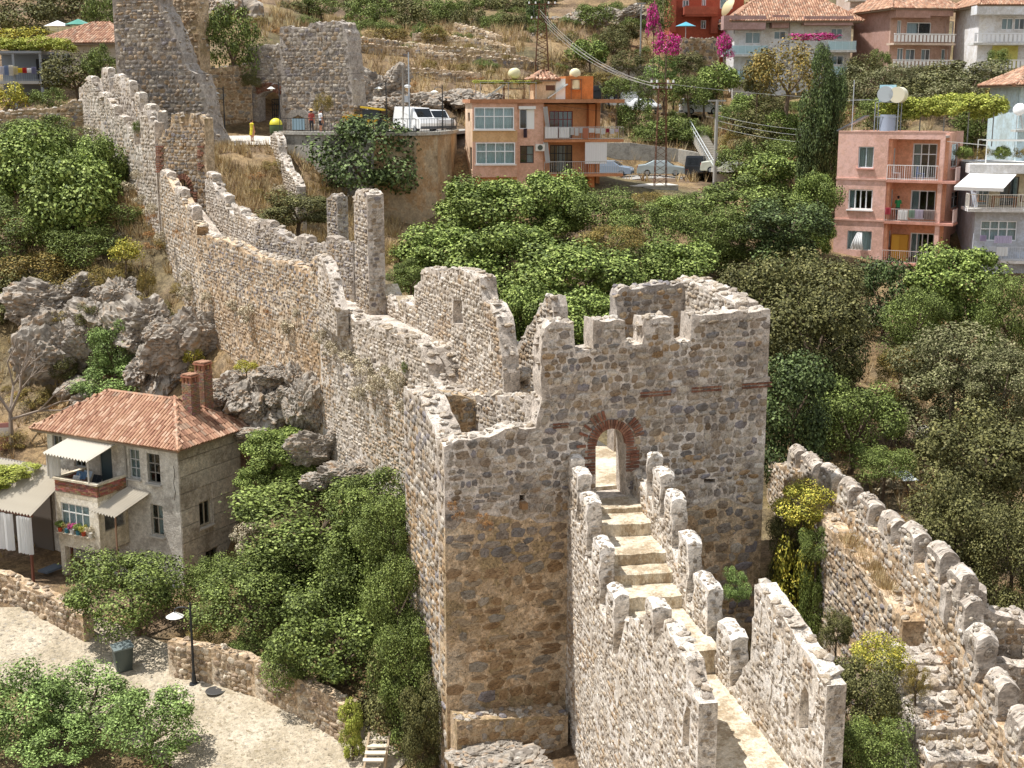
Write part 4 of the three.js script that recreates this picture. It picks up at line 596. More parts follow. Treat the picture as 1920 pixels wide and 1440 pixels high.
function crownGeo(k, sd, low) {
  const K = KIND[k], s0 = _seed; seed(sd * 7919 + k.length * 131 + k.charCodeAt(0)); const L = [], cols = K.cols.map(lin), n = Math.round(K.n * (low ? LOW : 1)), sc = low ? 1.45 : 1;
  for (let i = 0; i < K.lumps; i++) { const a = i * 2.4 + rr(-.4, .4), u = rr(-.65, .9), q = Math.sqrt(1 - u * u) * rr(.5, .86); L.push([Math.cos(a) * q, u * rr(.5, .84), Math.sin(a) * q, rr(.14, .38), rr(.74, 1.22)]); }
  L.push([0, 0, 0, .6, 1]);
  const P = new Float32Array(n * 12), N = new Float32Array(n * 12), C = new Float32Array(n * 12), I = new Uint32Array(n * 6); const d = new V3(), nn = new V3(), e = new V3(), f = new V3(); let m = 0, guard = 0;
  while (m < n && guard++ < n * 12) {
    const l = L[Math.floor(rnd() * L.length)]; d.set(rr(-1, 1), rr(-.8, 1), rr(-1, 1)); if (d.lengthSq() > 1 || d.lengthSq() < .01) continue; d.normalize();
    const qq = rnd(), r = l[3] * (qq < .2 ? rr(.45, .9) : qq < .3 ? rr(1.1, 1.42) : rr(.84, 1.1)), x = l[0] + d.x * r, y = l[1] + d.y * r * .9, z = l[2] + d.z * r; let inside = false;
    for (const o of L) if (o !== l && (x - o[0]) ** 2 + (y - o[1]) ** 2 + (z - o[2]) ** 2 < (o[3] * .72) ** 2) { inside = true; break; } if (inside && rnd() < .9) continue;
    nn.set(d.x + rr(-.8, .8), d.y + .55 + rr(-.8, .8), d.z + rr(-.8, .8)).normalize(); e.set(rr(-1, 1), rr(-.9, .4), rr(-1, 1)); e.addScaledVector(nn, -e.dot(nn)).normalize(); f.crossVectors(nn, e);
    const ll = K.l * sc * rr(.4, 1.4), ww = K.w * sc * rr(.7, 1.2), col = cols[Math.floor(rnd() * cols.length)], br = l[4] * rr(.85, 1.3), o = m * 12;
    const pt = (j, a, b, h) => { P[o + j * 3] = x + e.x * a + f.x * b + nn.x * h; P[o + j * 3 + 1] = y + e.y * a + f.y * b + nn.y * h; P[o + j * 3 + 2] = z + e.z * a + f.z * b + nn.z * h; N[o + j * 3] = nn.x; N[o + j * 3 + 1] = nn.y; N[o + j * 3 + 2] = nn.z; C[o + j * 3] = col[0] * br * 1.08; C[o + j * 3 + 1] = col[1] * br; C[o + j * 3 + 2] = col[2] * br; };
    pt(0, 0, 0, 0); pt(1, ll * .5, ww, ww * .25); pt(2, ll, 0, -ll * .12); pt(3, ll * .5, -ww, ww * .25);
    I.set([m * 4, m * 4 + 2, m * 4 + 1, m * 4, m * 4 + 3, m * 4 + 2], m * 6); m++;
  }
  seed(s0);
  const g = new THREE.BufferGeometry(); g.setAttribute('position', new THREE.BufferAttribute(P.subarray(0, m * 12), 3)); g.setAttribute('normal', new THREE.BufferAttribute(N.subarray(0, m * 12), 3)); g.setAttribute('color', new THREE.BufferAttribute(C.subarray(0, m * 12), 3)); g.setIndex(new THREE.BufferAttribute(I.subarray(0, m * 6), 1)); return g;
}
const crowns = {};
const crown = (k, v, low) => crowns[k + v + low] ??= crownGeo(k, v + 1, low);
const barkMat = mat({ color: 0x6b5a48, bumpMap: bumpGrain, bumpScale: .04 });
let treeCount = 0;
function plant(kind, px, py, Z, rx, ry, label, o = {}) {
  const k = Z / F * 1.1, c = at(px, py, Z), RX = rx * k, RY = ry * k, th = thing(o.name ?? (o.bush ? 'bush' : 'tree'), label, o.cat ?? (o.bush ? 'bush' : 'tree'), o.group), gy = o.gy ?? gY(c.x, Z), v = treeCount++ % 2, low = Z > 100 || o.low;
  th.position.set(c.x, Math.min(gy, c.y), c.z);
  const g = new GB(), y1 = c.y - th.position.y; seed(treeCount * 31);
  if (!o.noTrunk) {
    const r = o.tr ?? clamp(RX * .07, .05, .3), lean = o.lean ?? rr(-.15, .15) * RX, y0 = -.3; const seg = 4; let p = [0 - lean, y0, 0]; const base = Math.max(.2, y1 - RY * .5);
    for (let i = 1; i <= seg; i++) { const t = i / seg, q = [-lean * (1 - t) + n3(i * 1.7, treeCount, 0) * .12, lerp(y0, base, t), n3(treeCount, i * 1.3, 4) * .12]; g.bar(p, q, r * (1 - .4 * (t - 1 / seg)), [1, 1, 1], 7, r * (1 - .4 * t)); p = q; }
    for (let i = 0; i < 5; i++) { const a = i * 1.26 + rr(0, .6), q = [p[0] + Math.cos(a) * RX * rr(.35, .6), y1 + RY * rr(-.1, .45), p[2] + Math.sin(a) * RX * rr(.35, .6)]; g.bar(p, q, r * .5, [1, 1, 1], 5, r * .12); }
    mesh('trunk', g.build(), barkMat, th);
  }
  const m = stuff(mesh('crown', crown(kind, v, low ? 1 : 0), M.leaf, th)); m.position.set(0, y1, 0); m.scale.set(RX, RY, o.rz ? o.rz * k : RX); m.rotation.y = o.rot ?? rr(0, 6); if (o.tilt) m.rotation.z = o.tilt;
  const gap = y1 - RY * .85; if ((!o.bush || Z < 50) && !o.open && gap > .7 && Z < 110 && !o.noTrunk) { const l = stuff(mesh('lower_crown', crown(kind, 1 - v, low ? 1 : 0), M.leaf, th)); l.position.set(0, y1 * .42, 0); l.scale.set(RX * .92, y1 * .55, (o.rz ? o.rz * k : RX) * .92); l.rotation.y = rr(0, 6); }
  return th;
}
const B = { bush: 1 };
const ORD = ['first', 'second', 'third', 'fourth', 'fifth', 'sixth', 'seventh', 'eighth', 'ninth', 'tenth', 'eleventh', 'twelfth', 'thirteenth', 'fourteenth', 'fifteenth', 'sixteenth', 'seventeenth', 'eighteenth', 'nineteenth', 'twentieth', 'twenty-first', 'twenty-second', 'twenty-third'];
plant('citrus', 738, 985, 46, 72, 82, 'leafy crown tucked against the curtain wall near the tower');
plant('citrus', 748, 1110, 44, 66, 92, 'upright green crown beside the lower left edge of the tower');
plant('citrus', 762, 1225, 42.4, 62, 84, 'green crown hugging the tower corner above the olive-toned tree');
plant('olive', 795, 1340, 41, 48, 84, 'grey-green crown touching the tower foot above the ladder');
plant('citrus', 560, 1240, 46, 75, 70, 'glossy crown hanging over the middle of the path wall');
plant('citrus', 400, 1090, 53.5, 60, 60, 'leafy bush at the right-hand foot of the old house', B);
plant('bright', 105, 1385, 42.5, 90, 50, 'low green bush at the bottom left below its neighbours', B);
// bushes below the path and garden mass in front of the house
plant('bright', 45, 1335, 43.5, 105, 92, 'dark green leafy bush in the lower left corner', B);
plant('bright', 160, 1310, 45, 105, 70, 'rounded green bush between its two neighbours below the path', B);
plant('bright', 282, 1355, 43, 98, 76, 'bright green round bush at the path bend, lower left', B);
plant('citrus', 245, 1105, 52.5, 122, 92, 'dense dark round tree in front of the old house', { });
plant('citrus', 600, 962, 53, 165, 78, 'broad leafy tree spreading between the house and the curtain wall');
plant('citrus', 470, 1120, 50.5, 115, 82, 'grey-green shrubby tree just right of the lamp post');
plant('citrus', 640, 1190, 46.5, 140, 118, 'big glossy green tree overhanging the path wall');
plant('citrus', 700, 1040, 48.5, 100, 110, 'dense green tree against the lit wall below the tower');
plant('olive', 755, 1300, 43.5, 85, 115, 'olive-toned tree beside the foot of the tower');
plant('citrus', 540, 1060, 52, 90, 60, 'leafy crown in the middle of the garden mass beside the house');
plant('grey', 470, 1005, 55, 40, 48, 'silvery grey shrub at the right corner of the old house', B);
plant('grey', 790, 1035, 45.5, 26, 60, 'pale grey shrub clinging to the left side of the tower', { ...B, noTrunk: 1 });
plant('vine', 660, 1345, 42.5, 24, 48, 'bright yellow-green creeper beside the wooden ladder', B);
plant('fig', 520, 840, 57.8, 66, 42, 'small bright fig tree with bare forked trunk beside the house', { lean: 1.2, tr: .14, open: 1 });
plant('fig', 560, 885, 57.2, 40, 26, 'lower fig branch with bright leaves right of the house', { noTrunk: 1, bush: 1 });
plant('fig', 490, 900, 58, 45, 34, 'dark shaded leaves at the fig tree base', { noTrunk: 1, bush: 1 });
plant('bright', 212, 655, 72.5, 48, 60, 'upper half of the cone-shaped bright green bush on the rocks', B);
plant('bright', 215, 715, 72, 78, 46, 'broad lower half of the cone-shaped bright green bush above the roof', B);
// left slope
plant('fig', 45, 310, 90, 85, 85, 'large light green tree at the left edge under the shaded field wall');
plant('fig', 130, 385, 85, 95, 100, 'large light green tree leaning against the curtain wall');
plant('citrus', 40, 430, 84, 90, 65, 'dark green lower tree at the left edge beside the slope');
plant('fig', 185, 320, 89, 50, 70, 'light green crown squeezed between the big trees and the wall');
plant('citrus', 75, 250, 96, 80, 36, 'dark crown along the foot of the shaded field wall');
plant('citrus', 150, 460, 82, 70, 44, 'lower dark crown in front of the large light green trees');
plant('rust', 60, 500, 81, 70, 40, 'brownish thicket at the left edge below the green trees', { ...B, low: 1 });
plant('rust', 200, 520, 78, 34, 26, 'dry brown bush above the square limestone block', { ...B, low: 1 });
plant('olive', 165, 590, 74, 24, 26, 'dull bush growing out of the limestone face', { ...B, low: 1 });
plant('rust', 105, 600, 75.5, 26, 22, 'small dry bush on top of the tall crag', { ...B, low: 1 });
plant('rust', 260, 570, 74, 28, 22, 'straw-coloured bush on the ledge under the wall', { ...B, low: 1 });
plant('olive', 330, 650, 70, 22, 24, 'grey-green bush on the rib beside the wall corner', { ...B, low: 1 });
plant('rust', 380, 690, 68.5, 26, 20, 'dry bush above the house chimneys', { ...B, low: 1 });
plant('olive', 120, 690, 74, 30, 26, 'dark bush at the foot of the tall crag', { ...B, low: 1 });
plant('rust', 60, 745, 73, 40, 24, 'dry weeds behind the dead tree', { ...B, low: 1 });
plant('grey', 520, 700, 62.5, 26, 18, 'pale tuft on the rock shelf under the brown wall section', { ...B, low: 1 });
plant('citrus', 700, 950, 49.5, 90, 75, 'rounded green crown reaching up the curtain wall');
plant('olive', 30, 560, 80, 65, 60, 'dark scrubby tree at the left edge above the crags', { low: 1 });
plant('rust', 130, 525, 80, 60, 35, 'brownish dry thicket below the big light green trees', { ...B, low: 1 });
plant('yellow', 235, 475, 80, 30, 28, 'yellowish bush at the foot of the curtain wall', { ...B, low: 1 });
plant('yellow', 360, 668, 69, 20, 22, 'small yellow-green bush on the rock above the house', { ...B, low: 1 });
plant('yellow', 462, 688, 64, 22, 14, 'small pale bush on the ledge of the limestone boulder', { ...B, low: 1 });
plant('yellow', 590, 750, 60, 22, 18, 'yellowish tuft where the cliff meets the wall', { ...B, low: 1 });
plant('rust', 275, 535, 76, 18, 45, 'dry rusty shrub beside the square limestone block', { ...B, low: 1 });
plant('olive', 300, 585, 73, 26, 22, 'dull green shrub on the rocks under the wall corner', { ...B, low: 1 });
// upper left
plant('olive', 140, 140, 116, 60, 45, 'silvery olive tree in front of the tiled house at the upper left');
plant('citrus', 190, 125, 114, 32, 45, 'dark green tree squeezed between olive tree and far tower');
plant('yellow', 15, 185, 112, 34, 30, 'yellow-green bush at the left edge above the field wall', B);
plant('citrus', 90, 185, 112, 32, 22, 'small dark bush behind the field wall', B);
plant('olive', 40, 40, 150, 60, 50, 'grey-green tree at the top left corner');
plant('olive', 130, 10, 160, 60, 45, 'olive tree behind the green parasol');
plant('citrus', 188, 25, 148, 30, 45, 'green tree just left of the far tower top');
plant('yellow', 40, 70, 140, 55, 20, 'sunlit low hedge beside the parasols', { ...B });
plant('olive', 60, -10, 175, 80, 40, 'faint tree above the top left trees');
plant('citrus', 435, 75, 113, 52, 75, 'dark ivy-like bush with a yellow top beside the passage wall', { rz: 45 });
plant('yellow', 415, 40, 116, 26, 18, 'yellow flowering top on the dark bush near the gatehouse', { ...B, noTrunk: 1 });
plant('olive', 470, 150, 112, 18, 18, 'small grey shrub above the gate arch', { ...B, noTrunk: 1 });
plant('rust', 605, 195, 108, 18, 26, 'brown shrub growing at the gatehouse foot', B);
plant('citrus', 600, 8, 150, 34, 24, 'dark green tree at the top edge above the gatehouse');
// hillside
const H = (k, x, y, Z, rx, ry, l, o) => plant(k, x, y, Z, rx, ry, l, o);
H('citrus', 682, 35, 168, 38, 38, 'round green tree with bare trunk left of the hillside trees');
H('rust', 725, 68, 158, 40, 22, 'brownish spreading tree above the terrace walls');
H('olive', 770, 40, 168, 40, 42, 'grey olive tree among the hillside trees');
H('rust', 815, 68, 156, 26, 24, 'small yellowish tree standing on the terrace below the olives');
H('citrus', 838, 25, 175, 34, 34, 'dark green tree in the middle of the hillside trees');
H('olive', 880, 45, 170, 32, 38, 'dull green tree right of the dark hillside tree');
H('citrus', 925, 50, 168, 28, 26, 'low green tree on the upper terraces');
H('olive', 965, 55, 166, 26, 42, 'upright olive tree left of the dark pylon thicket');
H('dark', 1008, 45, 170, 22, 60, 'very dark cypress thicket behind the tall pylon');
H('dark', 1030, 75, 166, 16, 34, 'dark cypress beside the pylon legs');
H('citrus', 1115, 28, 172, 36, 26, 'round bright green tree below the hilltop crag');
H('fig', 1105, 98, 152, 34, 28, 'light green fig-like tree on the slope right of the pylon');
H('olive', 1150, 82, 156, 32, 32, 'dull green round tree on the open slope');
H('olive', 1168, 60, 168, 34, 24, 'small tree near the pale lane on the upper slope');
H('olive', 640, 15, 185, 30, 24, 'tree at the top edge left of the round tree');
H('olive', 720, 8, 190, 50, 26, 'faint tree at the top edge above the brownish tree');
H('citrus', 910, 12, 190, 40, 24, 'tree at the top edge above the upper terraces');
plant('rust', 1215, 375, 100, 40, 22, 'dry brush on the bank below the rusty lattice pole', B);
plant('fig', 1265, 390, 96, 44, 26, 'light green bush on the bank below the parked cars', B);
plant('citrus', 1310, 385, 96, 36, 26, 'green bush in front of the concrete pole foot', B);
H('citrus', 1160, 165, 138, 30, 24, 'leafy bush over the parked white jeep');
H('citrus', 1300, 258, 133, 38, 30, 'hedge end above the dark minivan');
H('citrus', 1222, 256, 134, 42, 28, 'hedge middle above the silver hatchback');
H('olive', 1290, 120, 152, 34, 26, 'bush below the dark stone wall of the red house');
H('citrus', 1320, 185, 146, 34, 22, 'green bush behind the white off-road wagon');
H('rust', 1265, 175, 146, 30, 24, 'dry bush behind the rusty lattice pole');
H('olive', 1620, 130, 140, 36, 30, 'grey-green bush right of the white house balconies');
H('citrus', 1650, 115, 146, 20, 24, 'dark bush under the ochre wall');
H('feather', 1780, 185, 116, 60, 30, 'soft shrubs behind the arbour on the pink roof');
H('citrus', 700, 12, 180, 40, 30, 'tree crown at the top edge above the round green tree');
H('olive', 1010, 5, 192, 40, 26, 'tree crown at the top edge behind the pylon');
H('rust', 740, 100, 150, 14, 10, 'low dry bush between the lower terraces');
H('citrus', 655, 60, 162, 30, 26, 'dark green tree just right of the gatehouse top');
H('olive', 560, 25, 150, 40, 30, 'grey-green trees above the gatehouse battlements');
H('citrus', 800, 22, 182, 34, 30, 'green tree at the top of the hillside left of centre');
H('olive', 950, 20, 188, 40, 30, 'olive crown at the top edge left of the pylon');
H('citrus', 868, 78, 160, 22, 20, 'small green tree on the second terrace from the top');
H('rust', 905, 70, 162, 26, 24, 'yellowish bush on the upper terraces');
H('olive', 985, 95, 158, 26, 24, 'bush at the right end of the terraces');
H('olive', 1060, 85, 162, 30, 26, 'dull tree right of the dark cypresses');
H('rust', 1075, 118, 154, 32, 20, 'brown scrub tree right of the pylon foot');
H('citrus', 1215, 165, 142, 30, 24, 'green bush above the upper road');
H('olive', 1180, 120, 150, 34, 26, 'grey scrub on the slope above the upper road');
H('rust', 1130, 150, 142, 40, 20, 'dry brush above the parked white jeep');
H('citrus', 1375, 215, 134, 34, 26, 'oleander bushes right of the white wagon');
H('fig', 1400, 195, 138, 30, 22, 'light oleander clump above the concrete pole');
H('olive', 1440, 200, 132, 36, 30, 'dark shrubs under the eucalyptus');
H('citrus', 1385, 300, 112, 40, 36, 'green bush right of the outdoor stairs');
H('fig', 1440, 325, 104, 50, 40, 'sunlit bush below the slope left of the cypress');
H('rust', 1375, 268, 124, 26, 30, 'dry shrubs along the outdoor stairs');
H('citrus', 1640, 210, 112, 36, 34, 'dark tree behind the antenna mast');
H('olive', 1750, 140, 134, 50, 26, 'pale olive shrubs in front of the beige house');
H('feather', 1690, 150, 130, 40, 30, 'soft grey shrub left of the beige house balconies');
H('citrus', 1840, 215, 108, 50, 40, 'green trees behind the roof arbour');
H('rust', 1900, 150, 128, 40, 30, 'yellow-green shrubs under the white and yellow house');
H('citrus', 1560, 200, 116, 30, 40, 'dark tree between the cypress and the antenna');
for (const [x, y, r, i] of [[805, 122, 14], [868, 128, 13], [900, 128, 8], [920, 137, 9], [880, 92, 10], [660, 118, 9], [1050, 130, 12], [950, 110, 10], [745, 135, 9], [1000, 145, 10]].sort((a, b) => a[0] - b[0]).map((a, i) => [...a, i])) { const p = ground(x, y + r, 110); H('rust', x, y, -p.z, r, r, ORD[i] + ' small round shrub from the left on the terraced hillside', { ...B, group: 'shrubs dotted on the terraces' }); }
H('citrus', 1265, 245, 135, 60, 32, 'dark hedge above the concrete road wall');
H('citrus', 1190, 222, 138, 34, 42, 'dark green tree right of the orange house roof');
H('citrus', 1290, 170, 140, 40, 34, 'green tree left of the white terraced house');
H('fig', 1345, 150, 145, 38, 34, 'bright green tree below the white terraced house');
H('bright', 1245, 130, 146, 32, 30, 'bright bush under the bougainvillea');
H('pink', 1250, 82, 142, 24, 28, 'magenta bougainvillea mound beside the red house', B);
H('pink', 1226, 45, 145, 14, 42, 'tall magenta bougainvillea climbing by the red house', B);
H('citrus', 1238, 25, 147, 22, 42, 'dark creeper behind the tall bougainvillea', B);
H('pink', 1360, 90, 150, 16, 30, 'dull pink bougainvillea at the left end of the white terraced house', B);
H('pink', 1530, 68, 138, 42, 10, 'magenta blossom along the upper balcony of the white terraced house', { ...B, noTrunk: 1 });
H('rust', 1480, 135, 122, 72, 72, 'loose rusty green eucalyptus in front of the white terraced house');
H('olive', 1420, 150, 126, 30, 40, 'thin branch of grey foliage left of the eucalyptus');
// slope between road and houses
H('olive', 1420, 255, 122, 50, 50, 'dull green shrubby slope tree left of the cypress');
H('fig', 1465, 235, 122, 36, 30, 'light shrubs above the concrete pole');
H('citrus', 1480, 300, 108, 60, 50, 'leafy green tree left of the tall cypress');
H('feather', 1620, 165, 125, 50, 45, 'grey-green tree right of the cypress top');
H('olive', 1720, 180, 122, 70, 40, 'olive shrubs below the beige house');
H('feather', 1820, 150, 122, 75, 40, 'feathery trees below the white and yellow house');
H('rust', 1880, 200, 112, 50, 50, 'dull shrubs at the right edge above the pale blue house');
H('olive', 1660, 245, 116, 40, 40, 'shadowed shrub behind the rooftop water tanks');
H('citrus', 1870, 110, 130, 20, 22, 'small dark tree between the beige and the white house');
// cypress and palm-like arch
for (const [x, y, rx, ry, l, t] of [[1530, 250, 36, 95, 'tall dark cypress tree in front of the hillside houses, its lower body'], [1542, 140, 22, 62, 'narrow leaning top of the tall dark cypress', -.1], [1565, 180, 22, 70, 'right-hand spire of the tall dark cypress', -.2]]) H('dark', x, y, 100, rx, ry, l, { tilt: t, low: 0 });
// trees of the garden behind the fortress
plant('dark', 690, 300, 99, 96, 88, 'dark glossy tree hiding the middle of the terrace wall', { low: 0 });
plant('olive', 560, 395, 84, 78, 42, 'olive-green bush on the dry slope below the terrace', B);
plant('fig', 905, 390, 88, 95, 62, 'fig tree directly below the orange house');
plant('fig', 1040, 375, 90, 70, 62, 'tall fig tree touching the orange house balcony');
plant('citrus', 1130, 400, 88, 75, 55, 'green tree below the laundry balcony of the orange house');
plant('fig', 830, 470, 78, 85, 55, 'light green fig tree right of the slender pillar');
plant('fig', 960, 490, 74, 105, 75, 'large fig tree in the centre of the garden');
plant('rust', 1150, 448, 78, 62, 34, 'mustard-coloured bush among the green fig trees', B);
plant('fig', 1090, 520, 70, 105, 70, 'sunlit fig tree behind the middle battlements');
plant('citrus', 1210, 440, 84, 70, 60, 'dark leafy tree right of the mustard bush');
plant('fig', 990, 590, 64, 65, 65, 'fig tree seen between the ruined wall and the tower');
plant('fig', 1120, 600, 60, 85, 65, 'fig tree filling the gap in the tower battlements');
plant('fig', 1270, 500, 72, 80, 55, 'leafy tree behind the tall rear wall of the tower');
plant('citrus', 770, 520, 74, 45, 36, 'low green bush behind the coping slabs', B);
plant('rust', 745, 480, 78, 30, 34, 'brown dry bush right of the slender pillar', B);
plant('citrus', 1400, 390, 88, 110, 62, 'dark spreading tree left of the pink building');
plant('citrus', 1330, 430, 84, 70, 50, 'green tree between fig garden and the big olive');
plant('dark', 1480, 420, 82, 80, 50, 'dark leafy tree at the left foot of the pink building');
plant('fig', 1530, 370, 92, 40, 50, 'light green tree touching the corner of the pink building');
plant('olive', 1440, 560, 62, 105, 100, 'broad olive tree just behind the tower corner', { low: 0 });
plant('olive', 1530, 620, 58, 115, 120, 'huge rounded olive tree right of the tower', { low: 0 });
plant('olive', 1540, 540, 64, 90, 80, 'upper crown of olive leaves below the pink building', { low: 0 });
plant('dark', 1490, 740, 52, 75, 90, 'shaded dark tree hugging the right side of the tower', { low: 0 });
plant('citrus', 1600, 790, 54, 95, 95, 'leafy tree with bare ground showing through right of the tower');
plant('dark', 1660, 555, 74, 62, 80, 'dark magnolia-like tree under the pink building');
plant('fig', 1790, 520, 72, 85, 70, 'bright tree in front of the pale blue house');
plant('citrus', 1890, 580, 66, 55, 80, 'green tree at the right edge below the pale blue house');
plant('citrus', 1720, 590, 68, 60, 60, 'leafy tree right of the magnolia-like tree');
plant('feather', 1790, 690, 56, 105, 85, 'feathery grey-green tamarisk in the right-hand garden', { low: 0 });
plant('feather', 1880, 720, 54, 80, 80, 'second feathery tamarisk nearer the right edge', { low: 0 });
plant('rust', 1690, 690, 58, 45, 55, 'thin olive-brown shrub left of the tamarisk');
plant('olive', 1840, 860, 46, 120, 115, 'dense olive tree at the right edge above the battlements', { low: 0 });
plant('olive', 1790, 980, 42, 90, 110, 'lower olive crown behind the battlement wall', { low: 0 });
plant('olive', 1900, 1010, 40, 75, 90, 'olive crown in the right corner over the cross wall', { low: 0 });
plant('citrus', 1660, 870, 51, 60, 40, 'shadowed undergrowth beyond the battlement wall', B);
// ravine between the two walls
plant('yellow', 1505, 948, 42.5, 58, 48, 'yellow-green bush right of the tower base', B);
plant('olive', 1475, 1005, 43, 38, 62, 'dark green bush in the shade of the tower', B);
plant('citrus', 1530, 1020, 41.5, 34, 40, 'shaded shrub under the yellow-green bush', B);
plant('bright', 1380, 1100, 36.5, 36, 42, 'drooping green succulent between parapet and tower', { ...B, rz: 20, noTrunk: 1 });
plant('olive', 1570, 1180, 34.5, 34, 48, 'thin grey sapling with bare branches in the ravine', { tr: .04, open: 1 });
plant('yellow', 1650, 1235, 32, 55, 48, 'bush with bright yellow leaves in the ravine', B);
plant('olive', 1625, 1300, 30.5, 75, 90, 'dull green bush filling the ravine, lower right', B);
plant('citrus', 1640, 1400, 28.5, 75, 70, 'mottled green bush at the bottom of the ravine', B);
plant('olive', 1560, 1280, 33, 50, 60, 'dark bush behind the tall parapet end', B);
[[1600, 990, 41.3, 20, 13, 'dry brown weed clump on the ledge nearest the tower'], [1645, 1032, 39.2, 24, 15, 'second dry weed clump on the ledge beside the battlements'], [1690, 1080, 37.2, 26, 18, 'fluffy brown dry plant in the middle of the ledge'], [1722, 1130, 35.4, 28, 22, 'largest rusty dry plant at the near end of the ledge'], [1775, 1235, 32, 22, 14, 'dry weeds on the upper rough steps'], [1760, 1345, 29.3, 26, 16, 'dry weeds on the lower rough steps']].forEach(([x, y, Z, rx, ry, l]) => plant('dry', x, y, Z, rx, ry, l, { ...B, name: 'dry_tuft', cat: 'dry plant', noTrunk: 1, gy: 99 }));
plant('citrus', 470, 1215, 48.6, 48, 30, 'low green bush behind the path wall right of the lamp post', B);
plant('rust', 395, 1190, 50, 40, 24, 'dull low bush behind the path wall beside the lamp post', B);
plant('rust', 1720, 1280, 31, 26, 50, 'rusty weeds at the foot of the ledge wall', B);
// dry shrubs and caper bushes growing from walls
for (const [x, y, Z, r, ry, i] of [[600, 632, 57.4, 14, 18], [622, 655, 56.4, 18, 18], [655, 672, 54.6, 24, 18], [684, 690, 53.2, 26, 24], [706, 725, 52.2, 22, 28], [745, 722, 50.4, 20, 30], [760, 760, 49.8, 18, 24], [672, 740, 53.9, 16, 20], [728, 700, 51.2, 16, 20], [470, 590, 65.3, 24, 22], [545, 615, 61, 24, 20], [440, 570, 67.4, 16, 18], [350, 550, 73.5, 16, 20], [350, 520, 74, 12, 14], [390, 560, 70.4, 14, 14], [240, 350, 84, 14, 12], [262, 375, 81, 12, 12], [170, 245, 97, 16, 12], [185, 265, 95, 12, 14], [300, 445, 75, 12, 14], [255, 330, 82, 10, 12], [283, 395, 78.5, 12, 16], [560, 588, 60.2, 12, 12]].sort((a, b) => b[0] - a[0]).map((a, i) => [...a, i])) plant('grey', x, y, Z, r, ry, ORD[i] + ' grey-green caper tuft on the curtain wall, counted leftwards from the tower', { name: 'wall_shrub', cat: 'shrub', group: 'caper tufts on the curtain wall', noTrunk: 1, low: 1, gy: 99 });
for (const [x, y, Z, r, i] of [[808, 940, 43.2, 15], [812, 970, 42.6, 14], [862, 968, 39.9, 14], [905, 975, 39.9, 15], [915, 985, 39.8, 12], [848, 950, 39.9, 12], [285, 410, 78, 12], [330, 440, 73.5, 10], [180, 290, 93, 12], [505, 590, 63.2, 14]].sort((a, b) => a[0] - b[0]).map((a, i) => [...a, i])) plant('dry', x, y, Z, r, r * 1.1, ORD[i] + ' dry orange-brown grass tuft from the left on the old masonry', { name: 'dry_tuft', cat: 'dry plant', group: 'dry tufts on the masonry', noTrunk: 1, low: 1, gy: 99 });
for (const [x, y, Z, n] of [[255, 238, 88, 'beside the gate turret'], [760, 690, 50.3, 'near the tower']]) plant('citrus', x, y, Z, 8, 14, 'small fresh green plant sprouting from the curtain wall ' + n, { name: 'wall_shrub', cat: 'shrub', group: 'green sprouts on old walls', noTrunk: 1, low: 1, gy: 99 });
// dead tree at the left edge
{
  const th = thing('dead_tree', 'bare dead tree with crooked branches at the left edge', 'tree'), p = ground(22, 850, 50), g = new GB(); seed(3);
  const br = (a, d, l, r, k) => { const b = [a[0] + d[0] * l, a[1] + d[1] * l, a[2] + d[2] * l]; g.bar(a, b, r, [1, 1, 1], 5, r * .65); if (k) for (let i = 0; i < 3; i++) { const q = new V3(d[0] + rr(-.7, .7), d[1] + rr(-.3, .5), d[2] + rr(-.7, .7)).normalize(); br(b, [q.x, q.y, q.z], l * rr(.6, .85), r * .6, k - 1); } };
  br([0, -.2, 0], [.05, 1, 0], 2.2, .16, 4); br([0, 1.6, 0], [.9, .3, .2], 2, .09, 2); th.position.copy(p); mesh('branches', g.build(), mat({ color: 0x8a7c6e }), th);
}
